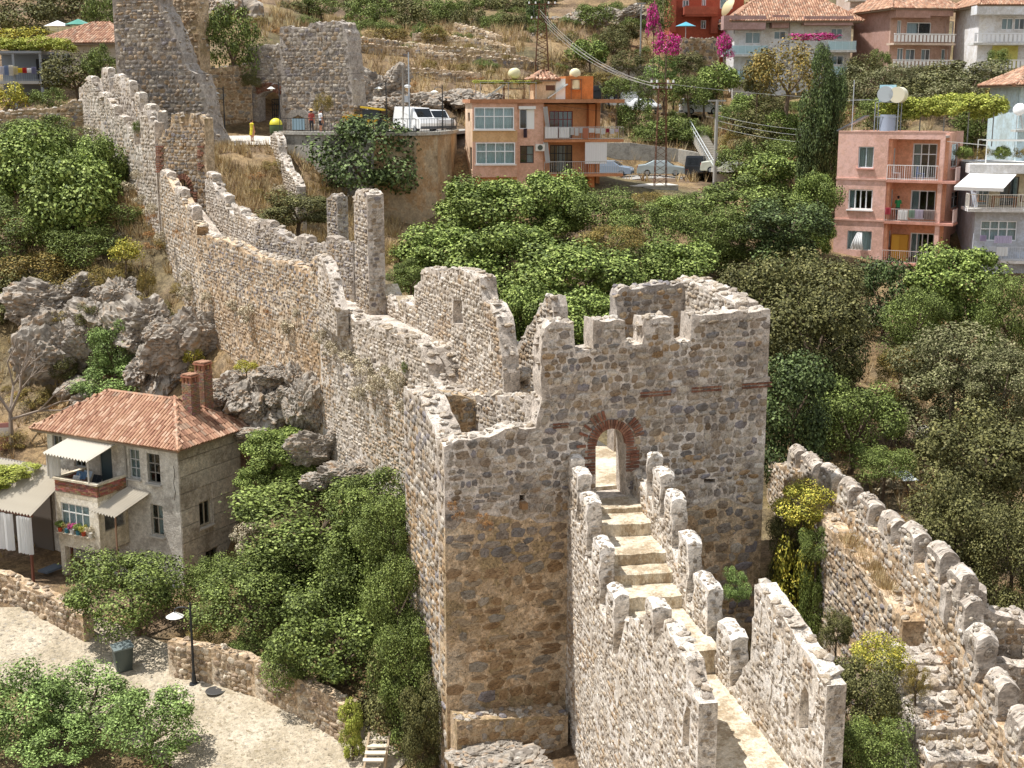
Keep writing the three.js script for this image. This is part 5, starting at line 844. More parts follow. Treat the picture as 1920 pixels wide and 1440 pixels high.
// dry grass: instanced tufts, nobody could count them
{
  const g = new GB(); seed(44); for (let i = 0; i < 9; i++) { const a = rr(0, 6.28), r = rr(0, .12), l = rr(.12, .3), h = rr(.3, .75), x = Math.cos(a) * r, z = Math.sin(a) * r, b = rr(0, 6); g.tri([x - Math.cos(b) * .02, 0, z - Math.sin(b) * .02], [x + Math.cos(b) * .02, 0, z + Math.sin(b) * .02], [x + Math.cos(a) * l, h, z + Math.sin(a) * l]); }
  const pts = []; const spots = (n, x0, x1, z0, z1, s, yf) => { for (let i = 0; i < n; i++) { const x = rr(x0, x1), Z = rr(z0, z1); if (fbm(x * .2, Z * .2, 6, 3) < -.12 || (Z > 121 && Z < 130 && x > 3 && x < 25) || (Z > 144.5 && Z < 151.5 && x > 6 && x < 27)) continue; pts.push([x, yf ? yf(x, Z) : gY(x, Z), Z, s * rr(.6, 1.3)]); } };
  spots(5000, -48, -9, 62, 101, 1); spots(3600, -27, -8, 82, 103, 1.1); spots(6000, -25, 30, 119, 175, 1.5); spots(3500, 20, 70, 105, 150, 1.4); spots(2500, 12, 45, 38, 70, 1); spots(1200, 5.5, 9, 28, 46, .9); spots(1500, -25, 10, 60, 100, 1);
  spots(1500, 10.0, 10.9, 34.6, 46, .62, (x, Z) => x > 9.95 + (46 - Z) * .06 ? Y(lerp(-13.4, -13.75, (46 - Z) / 11.5)) - .03 : -50); spots(500, 9.9, 11.2, 27, 33.5, .4, (x, Z) => Y(-14.35 - (33.5 - Z) * .28));
  const im = new THREE.InstancedMesh(g.build(), mat({ side: THREE.DoubleSide, roughness: 1 }), pts.length), c = new THREE.Color(), pal = [0xc2a878, 0xb29866, 0xceb88a, 0xa08660, 0x967e5e, 0xd6c298];
  pts.forEach(([x, y, Z, s], i) => { im.setMatrixAt(i, M4(x, y, -Z, rr(0, 6), s)); im.setColorAt(i, c.set(pick1(pal)).multiplyScalar(rr(.7, 1.1))); });
  im.name = 'dry_grass'; im.castShadow = im.receiveShadow = true; tag(im, 'dry straw-coloured grass covering the slopes and ledges', 'grass', null, 'stuff'); scene.add(im);
  // low scrub
  const sc = [crownGeo('dry', 5, 1), crownGeo('grey', 6, 1), crownGeo('rust', 7, 1), crownGeo('citrus', 8, 1)]; const tot = [240, 120, 200, 240];
  sc.forEach((geo, k) => { const q = []; for (let i = 0; i < tot[k]; i++) { const zone = pick1(k === 3 ? [[-30, 40, 130, 190], [-20, 50, 136, 195], [24, 70, 105, 150], [24, 70, 110, 150], [-52, -24, 84, 104]] : [[-48, -12, 66, 100], [-30, 40, 118, 180], [20, 70, 105, 150], [12, 45, 40, 80], [-48, -16, 66, 90]]); const x = rr(zone[0], zone[1]), Z = rr(zone[2], zone[3]); if ((Z > 119 && Z < 131 && x > 3 && x < 25) || (Z > 143 && Z < 153 && x > 6 && x < 27) || (Z < 82 && Z > 60 && x < -9 && x > -14)) continue; q.push([x, Z, k === 3 ? rr(.6, 1.6) : rr(.3, .9)]); }
    const m = new THREE.InstancedMesh(geo, M.leaf, q.length); q.forEach(([x, Z, s], i) => m.setMatrixAt(i, M4(x, gY(x, Z) + s * .35, -Z, rr(0, 6), s * 1.2, s * .8, s * 1.2))); m.name = ['dry_scrub', 'grey_scrub', 'brown_scrub', 'green_scrub'][k]; m.castShadow = m.receiveShadow = true; tag(m, ['brown dried scrub scattered over the slopes', 'pale grey scrub scattered over the slopes', 'dull rusty green scrub scattered over the slopes', 'low green shrubs covering the upper hillside'][k], 'scrub', null, 'stuff'); scene.add(m); });
}

// ---------- building helpers ----------
const glassMat = new THREE.MeshPhysicalMaterial({ color: 0xe8f0f0, transmission: 1, thickness: 0, roughness: .03, ior: 1.45 });
const paint = (h, o = {}) => mat({ color: h, map: paintMap, bumpMap: bumpGrain, bumpScale: .012, roughness: .85, ...o });
const paintMap = cmap([0xe4ded4, 0xf2eee8, 0xffffff, 0xf6f2ea], .11, nB, 1.2, .1);
const PM = {}; const pm = (h, o) => PM[h + JSON.stringify(o ?? '')] ??= paint(h, o);
const plain = (h, r = .7, o = {}) => PM['p' + h + r + JSON.stringify(o)] ??= mat({ color: h, roughness: r, ...o });
// wall panel with openings: polygon in [s, y]
function panel(th, fr, poly, holes, m, t = .25, name = 'wall', z = 0) { return fr.put(mesh(name, shapeGeo(poly, holes, t, z), m, th)); }
const rect = (a, b, c, d) => [[a, c], [b, c], [b, d], [a, d]];
// window set in an opening of a frame; o: cols, rows (row split fractions), frame colour, sill, curtain
function windowAt(th, fr, s0, s1, y0, y1, o = {}) {
  const f = o.f ?? .06, g = new GB(), z = o.z ?? 0, zf = z - (o.deep ?? .1), cols = o.cols ?? 2, rows = o.rows ?? [1], c = [1, 1, 1], D = .05;
  g.box(s0, s0 + f, y0, y1, zf - D, zf, c); g.box(s1 - f, s1, y0, y1, zf - D, zf, c); g.box(s0 + f, s1 - f, y0, y0 + f, zf - D, zf, c); g.box(s0 + f, s1 - f, y1 - f, y1, zf - D, zf, c);
  const ys = [y0 + f]; let acc = 0; const tot = rows.reduce((a, b) => a + b, 0); rows.forEach((r, i) => { acc += r; ys.push(y0 + f + (y1 - y0 - 2 * f) * acc / tot); });
  const b = f * .42; for (let i = 1; i < cols; i++) { const x = lerp(s0 + f, s1 - f, i / cols); g.box(x - b, x + b, y0 + f, y1 - f, zf - D + .004, zf - .004, c); }
  for (let i = 1; i < rows.length; i++) for (let k = 0; k < cols; k++) g.box(lerp(s0 + f, s1 - f, k / cols) + (k ? b : 0), lerp(s0 + f, s1 - f, (k + 1) / cols) - (k < cols - 1 ? b : 0), ys[i] - b, ys[i] + b, zf - D + .002, zf - .002, c);
  const w = fr.put(mesh(o.name ?? 'window', g.build(), plain(o.col ?? 0xe9e9e6, .5), th));
  for (let k = 0; k < cols; k++) for (let r = 0; r < rows.length; r++) { if (o.open && o.open.includes(k + r * cols)) continue; const x0 = lerp(s0 + f, s1 - f, k / cols), x1 = lerp(s0 + f, s1 - f, (k + 1) / cols), p = mesh('pane', unitBox, glassMat, w); p.position.set((x0 + x1) / 2, (ys[r] + ys[r + 1]) / 2, zf - .028); p.scale.set(x1 - x0, ys[r + 1] - ys[r], .008); }
  if (o.sill) { const s = mesh('sill', unitBox, plain(o.sill, .8), w); s.position.set((s0 + s1) / 2, y0 - .05, z + .02); s.scale.set(s1 - s0 + .16, .08, .24); }
  if (o.curtain) { const [a, q] = o.curtainSpan ?? [0, 1], cu = mesh('curtain', foldGeo, cloth(o.curtain), w); cu.position.set(lerp(s0, s1, (a + q) / 2), (y0 + y1) / 2, zf - .2); cu.scale.set((s1 - s0) * (q - a), y1 - y0, 1); }
  return w;
}
const unitBox = new THREE.BoxGeometry(1, 1, 1);
const foldGeo = (() => { const g = new THREE.PlaneGeometry(1, 1, 40, 1), P = g.attributes.position; for (let i = 0; i < P.count; i++) P.setZ(i, Math.sin(P.getX(i) * 60) * .035 + Math.sin(P.getX(i) * 23) * .03); g.computeVertexNormals(); return g; })();
const CL = {}; const cloth = h => CL[h] ??= new THREE.MeshPhysicalMaterial({ color: h, roughness: .95, side: THREE.DoubleSide, transmission: .25, thickness: 0 });
// hole + window from pixel corners on a frame plane; pushes the hole
const pxRect = (fr, x0, y0, x1, y1, z = 0) => { const a = fr.pick(x0, y0, z), b = fr.pick(x1, y1, z), c = fr.pick(x0, y1, z), d = fr.pick(x1, y0, z); return [(a[0] + c[0]) / 2, (b[0] + d[0]) / 2, (b[1] + c[1]) / 2, (a[1] + d[1]) / 2]; };
const hole = r => [[r[0], r[2]], [r[1], r[2]], [r[1], r[3]], [r[0], r[3]]];
// railing: posts, rails and balusters joined in one part
function railing(th, fr, s0, s1, y0, z, h = .95, col = 0xdddddd, step = .16, sides = 0) {
  const g = new GB(), c = [1, 1, 1]; const run = (a, b) => { const L = Math.hypot(b[0] - a[0], b[1] - a[1]), n = Math.max(1, Math.round(L / step)); for (const y of [.08, h]) g.bar([a[0], y0 + y, a[1]], [b[0], y0 + y, b[1]], .028, c, 4); for (let i = 0; i <= n; i++) { const t = i / n, x = lerp(a[0], b[0], t), q = lerp(a[1], b[1], t); g.bar([x, y0, q], [x, y0 + h, q], i % 8 ? .012 : .025, c, 4); } };
  run([s0, z], [s1, z]); if (sides) { run([s0, z - sides], [s0, z]); run([s1, z - sides], [s1, z]); }
  return fr.put(stuff(mesh('railing', g.build(), plain(col, .5), th)));
}
const box = (th, name, fr, s0, s1, y0, y1, z0, z1, m) => { const b = mesh(name, unitBox.clone(), m, th), U = b.geometry.attributes.uv; for (let i = 0; i < U.count; i++) U.setXY(i, U.getX(i) * Math.max(s1 - s0, z1 - z0), U.getY(i) * (y1 - y0)); b.position.copy(fr.world((s0 + s1) / 2, (y0 + y1) / 2, (z0 + z1) / 2)); b.rotation.y = fr.phi; b.scale.set(s1 - s0, y1 - y0, z1 - z0); return b; };
// tiled slope: convex polygon of 3-D points (local), tiles laid in columns down the slope
const tileGeo = (() => { const g = new GB(), n = 5; for (let i = 0; i < n; i++) { const a = Math.PI * i / n, b = Math.PI * (i + 1) / n, p = (t, y, r) => [Math.cos(t) * .5 * r, Math.sin(t) * .42 * r, y]; g.quad(p(b, .5, 1.05), p(a, .5, 1.05), p(a, -.5, .88), p(b, -.5, .88)); g.tri([0, 0, .5], p(a, .5, 1.05), p(b, .5, 1.05)); } return g.build(); })();
const tileCols = [0xa87e64, 0x9a7058, 0xb48c70, 0x8a634c, 0xac8468, 0xbf9c82, 0x9c806a].map(lin);
const tileMats = [0xa87e64, 0x9a7058, 0xb48c70, 0xac8468, 0xbf9c82].map(c => mat({ color: c, roughness: .85 }));
function tiledSlope(th, fr, poly, w, l, single = 0, parent) {   // poly: [[s,y,z]...] counter-clockwise from the eave, first edge is the eave
  const P = poly.map(p => new V3(...p)), e = P[1].clone().sub(P[0]).normalize(), nrm = new V3().crossVectors(e, P[P.length - 1].clone().sub(P[0])).normalize(); if (nrm.y < 0) nrm.negate(); const up = new V3().crossVectors(nrm, e).normalize(); if (up.y < 0) up.negate();
  const q = P.map(p => { const d = p.clone().sub(P[0]); return [d.dot(e), d.dot(up)]; }); let x0 = 1e9, x1 = -1e9, y1 = -1e9; for (const p of q) { x0 = Math.min(x0, p[0]); x1 = Math.max(x1, p[0]); y1 = Math.max(y1, p[1]); }
  const g = new GB(); for (let i = 1; i + 1 < P.length; i++) { const a = P[0].clone().addScaledVector(nrm, -.02), b = P[i].clone().addScaledVector(nrm, -.02), c = P[i + 1].clone().addScaledVector(nrm, -.02); g.tri(a.toArray(), b.toArray(), c.toArray(), tileCols[3]); g.tri(a.toArray(), c.toArray(), b.toArray(), tileCols[3]); }
  const bas = new THREE.Matrix4().makeBasis(e, nrm, up.clone().negate()), out = []; let done = 0;
  for (let y = l * .5; y < y1 + l * .3; y += l) for (let x = x0 + w / 2; x < x1; x += w) {
    if (!inPoly(q, x, Math.min(y, y1 - .01)) && !inPoly(q, x, y - l * .45)) continue; const c = P[0].clone().addScaledVector(e, x + rr(-.01, .01)).addScaledVector(up, y + rr(-.015, .015)).addScaledVector(nrm, .02 + rr(0, .012));
    const m = bas.clone(); m.setPosition(c); m.scale(new V3(w * .88, w * 1.0, l * 1.1)); m.multiply(new THREE.Matrix4().makeRotationY(rr(-.05, .05)));
    if (done < single) { done++; const t = mesh('roof_tile', tileGeo, pick1(tileMats), parent); t.applyMatrix4(m); } else { const k = rr(.8, 1.15), cc = pick1(tileCols); g.geo(tileGeo, m, [cc[0] * k, cc[1] * k, cc[2] * k]); }
  }
  return g;
}
function hipRoof(th, fr, s0, s1, z0, z1, ye, yr, ridge, w = .2, l = .36, single = 0) {   // z0 front (towards viewer) > z1 back; ridge [sa, sb]
  const zm = (z0 + z1) / 2, A = [s0, ye, z0], Bq = [s1, ye, z0], C = [s1, ye, z1], D = [s0, ye, z1], R0 = [ridge[0], yr, zm], R1 = [ridge[1], yr, zm];
  const roof = new THREE.Group(); roof.name = 'roof'; th.add(roof); fr.put(roof);
  const slopes = [[A, Bq, R1, R0], [Bq, C, R1], [C, D, R0, R1], [D, A, R0]];
  slopes.forEach((p, i) => { const g = tiledSlope(th, fr, p, w, l, i === 0 ? single : 0, roof); stuff(mesh('roof_tiles', g.build(), M.vc, roof)); });
  const rg = new GB(); const rl = (a, b) => { const d = new V3(b[0] - a[0], b[1] - a[1], b[2] - a[2]), L = d.length(), n = Math.ceil(L / l); for (let i = 0; i < n; i++) { const p = i / n, q = (i + 1.15) / n; rg.bar([a[0] + d.x * p, a[1] + d.y * p + .03, a[2] + d.z * p], [a[0] + d.x * q, a[1] + d.y * q + .03, a[2] + d.z * q], w * .55, pick1(tileCols), 6, w * .48); } };
  rl(A, R0); rl(Bq, R1); rl(R0, R1); rl(C, R1); rl(D, R0); stuff(mesh('ridge_tiles', rg.build(), M.vc, roof));
  const sof = new GB(); sof.box(s0 + .05, s1 - .05, ye - .12, ye - .03, z1 + .05, z0 - .05); mesh('soffit', sof.build(), plain(0x8a7a66), roof); return roof;
}
function corrugated(th, name, fr, a, b, c, d, m, n = 22) {   // a-b inner edge, d-c outer edge, waves run outwards
  const g = new GB(), L = (p, q, t) => [lerp(p[0], q[0], t), lerp(p[1], q[1], t), lerp(p[2], q[2], t)], K = n * 4; for (let i = 0; i < K; i++) { const w = t => Math.sin(t * n * 6.2832) * .05, t0 = i / K, t1 = (i + 1) / K, p = L(a, b, t0), q = L(a, b, t1), r = L(d, c, t1), s = L(d, c, t0); p[1] += w(t0); s[1] += w(t0); q[1] += w(t1); r[1] += w(t1); g.quad(s, r, q, p); const lo = v => [v[0], v[1] - .012, v[2]]; g.quad(lo(p), lo(q), lo(r), lo(s)); }
  return fr.put(mesh(name, g.build(), m, th));
}
// ---------- old house ----------
{
  seed(21); const th = thing('old_house', 'old two-storey grey plaster house with a red tiled hip roof on the left', 'house');
  const fr = new Frame([-22.05, 61.3], [-14.95, 57.6]), W = 4.3, fs = new Frame([-14.95, 57.6], [-14.95 + .462 * W, 57.6 + .887 * W]), yb = Y(-22), yt = Y(-15.1);
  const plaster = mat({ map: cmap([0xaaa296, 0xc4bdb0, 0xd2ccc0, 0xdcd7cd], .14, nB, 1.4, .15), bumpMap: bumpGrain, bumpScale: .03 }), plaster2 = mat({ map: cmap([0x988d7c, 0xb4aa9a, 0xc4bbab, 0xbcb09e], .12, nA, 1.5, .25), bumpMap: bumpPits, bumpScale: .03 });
  const ws = [[242, 843, 262, 897], [276, 851, 300, 906], [99, 817, 117, 860], [187, 840, 210, 900], [139, 853, 160, 876], [283, 947, 306, 1004]].map(r => pxRect(fr, ...r)); ws[3][2] = Y(-17.35);
  panel(th, fr, rect(0, 8, yb, yt), ws.map(hole), plaster, .25);
  const grey = 0x8b8d8e; windowAt(th, fr, ...ws[0], { cols: 2, rows: [1, 1, 1], col: 0xa7a9a8, curtain: 0xd8d8d4, sill: 0xb0aba2 }); windowAt(th, fr, ...ws[1], { cols: 2, rows: [1, 1, 1], col: 0x7c7870, sill: 0xb0aba2, open: [1] }); windowAt(th, fr, ...ws[2], { cols: 2, col: grey }); windowAt(th, fr, ...ws[4], { cols: 2, col: grey });
  windowAt(th, fr, ...ws[5], { cols: 2, rows: [1.2, 1], col: 0xa59c8c, curtain: 0xe4e4e2, curtainSpan: [.3, 1], sill: 0xb8b2a6 });
  { const d = mesh('door', unitBox, plain(0x2f3f44, .5), th), r = ws[3]; d.position.copy(fr.world((r[0] + r[1]) / 2, (r[2] + r[3]) / 2, -.12)); d.rotation.y = fr.phi; d.scale.set(r[1] - r[0], r[3] - r[2], .05); }
  // gable side: board-marked courses, each panel strip a part
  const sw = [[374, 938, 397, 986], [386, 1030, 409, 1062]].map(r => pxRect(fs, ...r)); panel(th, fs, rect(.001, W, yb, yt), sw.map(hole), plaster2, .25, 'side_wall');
  const yl = [yb + .4, ...[0, 1, 2, 3, 4, 5, 6, 7].map(i => yt - 6.1 + i * .78), yt - .02];
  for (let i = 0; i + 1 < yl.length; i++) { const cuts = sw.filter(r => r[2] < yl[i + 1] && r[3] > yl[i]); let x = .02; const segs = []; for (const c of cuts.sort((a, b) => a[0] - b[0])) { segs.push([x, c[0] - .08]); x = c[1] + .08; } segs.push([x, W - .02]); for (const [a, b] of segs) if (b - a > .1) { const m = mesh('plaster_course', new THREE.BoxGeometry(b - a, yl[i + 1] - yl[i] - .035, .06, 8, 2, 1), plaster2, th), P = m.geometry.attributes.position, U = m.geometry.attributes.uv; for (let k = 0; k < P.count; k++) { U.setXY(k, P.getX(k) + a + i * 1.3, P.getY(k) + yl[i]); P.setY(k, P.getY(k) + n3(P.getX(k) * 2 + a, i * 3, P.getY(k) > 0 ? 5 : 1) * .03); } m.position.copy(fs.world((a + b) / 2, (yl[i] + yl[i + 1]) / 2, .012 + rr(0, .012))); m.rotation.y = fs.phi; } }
  windowAt(th, fs, ...sw[0], { cols: 2, col: 0xb0a690, sill: 0xc4bcae, f: .09 }); windowAt(th, fs, ...sw[1], { cols: 2, col: 0x6a655c, sill: 0xc4bcae });
  // back walls close the shell
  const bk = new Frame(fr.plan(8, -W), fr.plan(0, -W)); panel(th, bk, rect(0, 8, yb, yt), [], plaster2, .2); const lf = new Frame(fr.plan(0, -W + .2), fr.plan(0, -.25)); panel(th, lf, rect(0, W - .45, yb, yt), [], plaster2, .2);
  box(th, 'floor_slab', fr, .25, 7.7, Y(-18.1), Y(-17.9), -W + .25, -.3, plain(0x6d6258));
  hipRoof(th, fr, -.55, 8.5, .5, -W - .5, yt - .02, Y(-13.55), [2.0, 6.1], .19, .34, 300);
  // chimneys of brick
  for (const [s, z, h, w] of [[6.95, -2.3, 1.75, .52], [6.7, -3.5, 2.1, .55]]) {
    const c = new THREE.Group(); c.name = 'chimney'; th.add(c); const y0 = Y(-14.45); fr.put(c); const g = new GB(); let row = 0; for (let y = 0; y < h; y += .085, row++) { const n = 3; const hf = w / 2; for (let sd = 0; sd < 4; sd++) for (let k = 0; k < n; k++) { const a = -hf + (k + (row % 2 ? .5 : 0)) * w / n, b = Math.min(hf, a + w / n - .015), col = pick1([[.3, .16, .1], [.26, .15, .1], [.34, .2, .13], [.28, .19, .14]]).map(v => v * rr(.8, 1.2)); if (b - a < .02) continue; const q = sd % 2; const o = sd < 2 ? hf : -hf; q ? g.box(o - .05, o + .03, y0 + y, y0 + y + .068, a, b, col) : g.box(a, b, y0 + y, y0 + y + .068, o - .05, o + .03, col); } }
    g.box(-w / 2 + .02, w / 2 - .02, y0 - .6, y0 + h, -w / 2 + .02, w / 2 - .02, lin(0x9a8470)); for (const [a, b] of [[-1, -1], [1, -1], [1, 1], [-1, 1], [0, 1], [0, -1]]) g.box(a * w * .42 - .05, a * w * .42 + .05, y0 + h, y0 + h + .3, b * w * .42 - .05, b * w * .42 + .05, lin(0x96664c)); g.box(-w * .6, w * .6, y0 + h + .3, y0 + h + .37, -w * .6, w * .6, lin(0xa87058));
    for (let k = 0; k < 4; k++) g.geo(tileGeo, M4(-w * .42 + k * w * .28, y0 + h + .4, 0, 0, w * .3, .14, w * 1.15), tileCols[k]);
    const m = stuff(mesh('chimney_bricks', g.build(), M.vc, c)); m.position.copy(new V3(s, 0, z));
  }
  // bay: porch below, brick balcony above
  const b0 = 2.3, b1 = 4.86, bz = 1.85, cream = mat({ map: cmap([0xb5a88f, 0xcfc3ab, 0xdcd2bd, 0xe4dccb], .2, nB, 1.2, .15) });
  box(th, 'balcony_slab', fr, b0, b1, Y(-17.62), Y(-17.4), 0.003, bz, cream);
  { const g = new GB(); let row = 0; for (let y = Y(-17.38); y < Y(-16.86); y += .085, row++) { const o = row % 2 ? .11 : 0; for (let s = b0 - o; s < b1 - .03; s += .225) g.box(Math.max(b0, s), Math.min(b1, s + .21), y, y + .07, bz - .1, bz + .012, pick1(PALlin.brick).map(v => v * rr(.7, 1.2))); for (let z = .02 - o; z < bz - .12; z += .225) for (const x of [b0, b1]) g.box(x - .06, x + .06, y, y + .07, Math.max(.02, z), Math.min(bz - .12, z + .21), pick1(PALlin.brick).map(v => v * rr(.7, 1.2))); }
    fr.put(stuff(mesh('balcony_bricks', g.build(), M.vc, th))); const gi = new GB(); gi.box(b0 + .04, b1 - .04, Y(-17.4), Y(-16.87), bz - .08, bz - .02); gi.box(b0 - .03, b0 + .03, Y(-17.4), Y(-16.87), .02, bz - .12); gi.box(b1 - .03, b1 + .03, Y(-17.4), Y(-16.87), .02, bz - .12); fr.put(mesh('mortar', gi.build(), plain(0x8d7d6c), th));
    const cp = new GB(); cp.box(b0 - .1, b1 + .1, Y(-16.85), Y(-16.76), bz - .16, bz + .06); cp.box(b0 - .1, b0 + .1, Y(-16.848), Y(-16.762), 0, bz - .17); cp.box(b1 - .1, b1 + .1, Y(-16.848), Y(-16.762), 0, bz - .17); fr.put(mesh('coping', cp.build(), cream, th)); }
  { const r = [b0 + .25, b1 - .55, Y(-19.0), Y(-17.9)]; const ff = new Frame(fr.plan(0, bz - .003), fr.plan(8, bz - .003)); panel(th, ff, rect(b0, b1, Y(-20), Y(-17.623)), [hole(r)], cream, .15, 'porch_wall'); windowAt(th, ff, ...r, { cols: 4, rows: [1, .6], col: 0xdedcd4, curtain: 0xdfe6ea, deep: .04 });
    const fe = new Frame(fr.plan(b1, bz - .16), fr.plan(b1, 0)); panel(th, fe, rect(.0, bz - .17, Y(-20), Y(-17.625)), [hole([.2, 1.5, Y(-19.1), Y(-17.9)])], cream, .15, 'porch_wall'); const fe2 = new Frame(fr.plan(b0 + .15, bz - .16), fr.plan(b0 + .15, 0)); panel(th, fe2, rect(0, bz - .17, Y(-20), Y(-17.625)), [], cream, .15, 'porch_wall'); box(th, 'porch_floor', fr, b0 + .15, b1 - .15, Y(-20), Y(-19.85), .01, bz - .16, cream);
    for (const s of [b0 + .15, b1 - .15]) box(th, 'post', fr, s - .14, s + .14, yb, Y(-20.003), bz - .32, bz - .04, cream); }
  const sheet = mat({ color: 0xdad3c4, roughness: .6 }), sh2 = mat({ color: 0xcfcabf, roughness: .55, map: paintMap });
  corrugated(th, 'awning', fr, [1.9, Y(-15.2), .05], [4.6, Y(-15.25), .05], [4.55, Y(-15.72), 2.0], [1.8, Y(-15.66), 2.0], sheet, 15);
  corrugated(th, 'awning', fr, [4.95, Y(-17.35), .05], [6.35, Y(-17.42), .05], [6.1, Y(-18.05), 2.1], [4.6, Y(-17.95), 2.15], sh2, 9);
  for (const s of [1.95, 4.45]) box(th, 'awning_post', fr, s - .03, s + .03, Y(-16.75), Y(-15.68), 1.85, 1.91, plain(0xb9b3a8)); box(th, 'awning_post', fr, 6.0, 6.06, yb, Y(-18.05), 1.98, 2.04, plain(0x8a6a52));
  { const g = new GB(); for (const [s, l] of [[4.97, 2.1], [7.75, 1.6]]) { let p = [s, Y(-16.0), .012]; for (let i = 1; i <= 8; i++) { const q = [s + n3(i * 2.1, s, 0) * .12, Y(-16.0) - l * i / 8, .012]; g.bar(p, q, .012, lin(0x5b5348), 4); p = q; } } g.bar([4.95, Y(-15.3), .06], [4.95, Y(-17.3), .06], .035, lin(0x9a948a), 5); fr.put(mesh('cracks_and_pipe', g.build(), M.vc, th)).name = 'downpipe'; }
}
{ // things on the balcony and porch
  const fr = new Frame([-22.05, 61.3], [-14.95, 57.6]);
  const t = thing('laundry_rack', 'folding rack with blue and white washing on the brick balcony', 'laundry'); const g = new GB(); for (const s of [3.2, 3.7]) { g.bar([s, Y(-17.38), 1.0], [s + .1, Y(-16.6), 1.3], .02, lin(0xcccccc), 4); g.bar([s + .1, Y(-17.38), 1.4], [s, Y(-16.6), 1.0], .02, lin(0xcccccc), 4); } fr.put(mesh('frame', g.build(), M.vc, t));
  for (const [s, y, w, h, c, z] of [[3.3, -16.7, .5, .35, 0x6f8fb0, 1.2], [3.15, -16.85, .35, .3, 0xe8e8e6, 1.35], [3.55, -16.65, .4, .3, 0xb4c4d4, 1.05], [4.0, -17.0, .45, .7, 0x20262c, 1.0]]) { const q = mesh('cloth', foldGeo, cloth(c), t); q.position.copy(fr.world(s, Y(y), z)); q.rotation.set(-.5, fr.phi, 0, 'YXZ'); q.scale.set(w, h, 1); }
  const mt = thing('mattress', 'white mattress airing on the balcony floor of the old house', 'mattress'); const m = mesh('mattress_body', new THREE.BoxGeometry(1, .12, .7, 6, 2, 4), cloth(0xf0efec), mt); m.position.copy(fr.world(2.95, Y(-17.2), 1.3)); m.rotation.set(-.1, fr.phi, .06, 'YXZ');
  const cu = thing('balcony_curtain', 'thin white curtain tied at the left end of the balcony', 'curtain'); const c = mesh('cloth', foldGeo, cloth(0xe6e4de), cu); c.position.copy(fr.world(2.2, Y(-16.3), 1.7)); c.rotation.y = fr.phi + .6; c.scale.set(.5, 1.15, 1);
  // pots on the porch sill
  const cols = [0xc2502c, 0x3f7d8c, 0xd8d8d2, 0x3f7d8c, 0xb0482a, 0xdedad0]; [2.55, 2.95, 3.3, 3.65, 4.0, 4.4].forEach((s, i) => { const p = thing('flower_pot', ['leafy plant in a red pot at the left end of the porch sill', 'blue pot with orange flowers, second on the porch sill', 'white pot with pink geranium in the middle of the porch sill', 'blue pot with green leaves right of the middle of the porch sill', 'red pot with yellow flowers on the porch sill', 'white pot beside the white cloth at the right end of the porch sill'][i], 'flower pot', 'pots on the porch sill'); const w = fr.world(s, Y(-19.28), 1.97); p.position.copy(w); const pot = mesh('pot', new THREE.CylinderGeometry(.11, .08, .2, 10), plain(cols[i], .5), p); pot.position.y = .1; const sh = mesh('bracket', unitBox, plain(0xcfc3ab), p); sh.scale.set(.3, .04, .2); sh.position.y = -.02; const f = stuff(mesh('leaves', crown(['fig', 'rust', 'pink', 'fig', 'yellow', 'grey'][i], 0, 1), M.leaf, p)); f.position.y = .33; f.scale.set(.24, .22, .24); });
}
{ // lean-to shed with corrugated roof, vine and curtains
  seed(55); const fr = new Frame([-22.05, 61.3], [-14.95, 57.6]), th = thing('lean_to', 'open lean-to with corrugated roof and hanging white curtains left of the old house', 'shed');
  corrugated(th, 'roof_sheet', fr, [-4.5, Y(-16.8), .6], [2.2, Y(-16.8), .6], [2.22, Y(-18.2), 3.3], [-4.5, Y(-18.2), 3.3], mat({ color: 0xcdc7ba, roughness: .6, map: paintMap }), 34);
  for (const s of [-4, -1.2, 1.95]) for (const z of [.8, 3.2]) box(th, 'post', fr, s - .05, s + .05, Y(-22.5), Y(z > 2 ? -18.2 : -16.9), z - .05, z + .05, plain(0x7a4a38)); box(th, 'beam', fr, -4.5, 2.2, Y(-18.3), Y(-18.22), 3.16, 3.24, plain(0x7a4a38));
  for (const [s, w, tp] of [[-2.2, 1.9, 1], [.1, 1.7, 1], [1.75, .75, .6]]) { const c = mesh('curtain', foldGeo, cloth(0xf1f1ee), th); c.position.copy(fr.world(s, Y(-19.2), 3.3)); c.rotation.y = fr.phi; c.scale.set(w, 1.75, 1.6); }
  box(th, 'rear_wall', fr, -4.5, 0, Y(-22.5), Y(-17), -.1, .1, plain(0x6a6158)); box(th, 'table', fr, 1.6, 2.2, Y(-21.2), Y(-21.1), 1.6, 2.6, plain(0x5a6470));
  const v = thing('grape_vine', 'yellow-green grape vine sprawling over the corrugated lean-to roof', 'vine'); for (const [s, y, z, r] of [[-3.4, -17.1, 1.6, 1.3], [-1.9, -17.2, 1.9, 1.2], [-.6, -17.2, 1.8, 1.0], [-2.6, -17.6, 2.6, 1.2], [-1.2, -17.6, 2.6, 1.0], [-4.2, -17.9, 3.1, 1.1], [.2, -16.9, 1.4, .7]]) { const f = stuff(mesh('foliage', crown('vine', 0, 0), M.leaf, v)); f.position.copy(fr.world(s, Y(y) + .15, z)); f.scale.set(r, r * .35, r); f.rotation.y = rr(0, 6); }
}

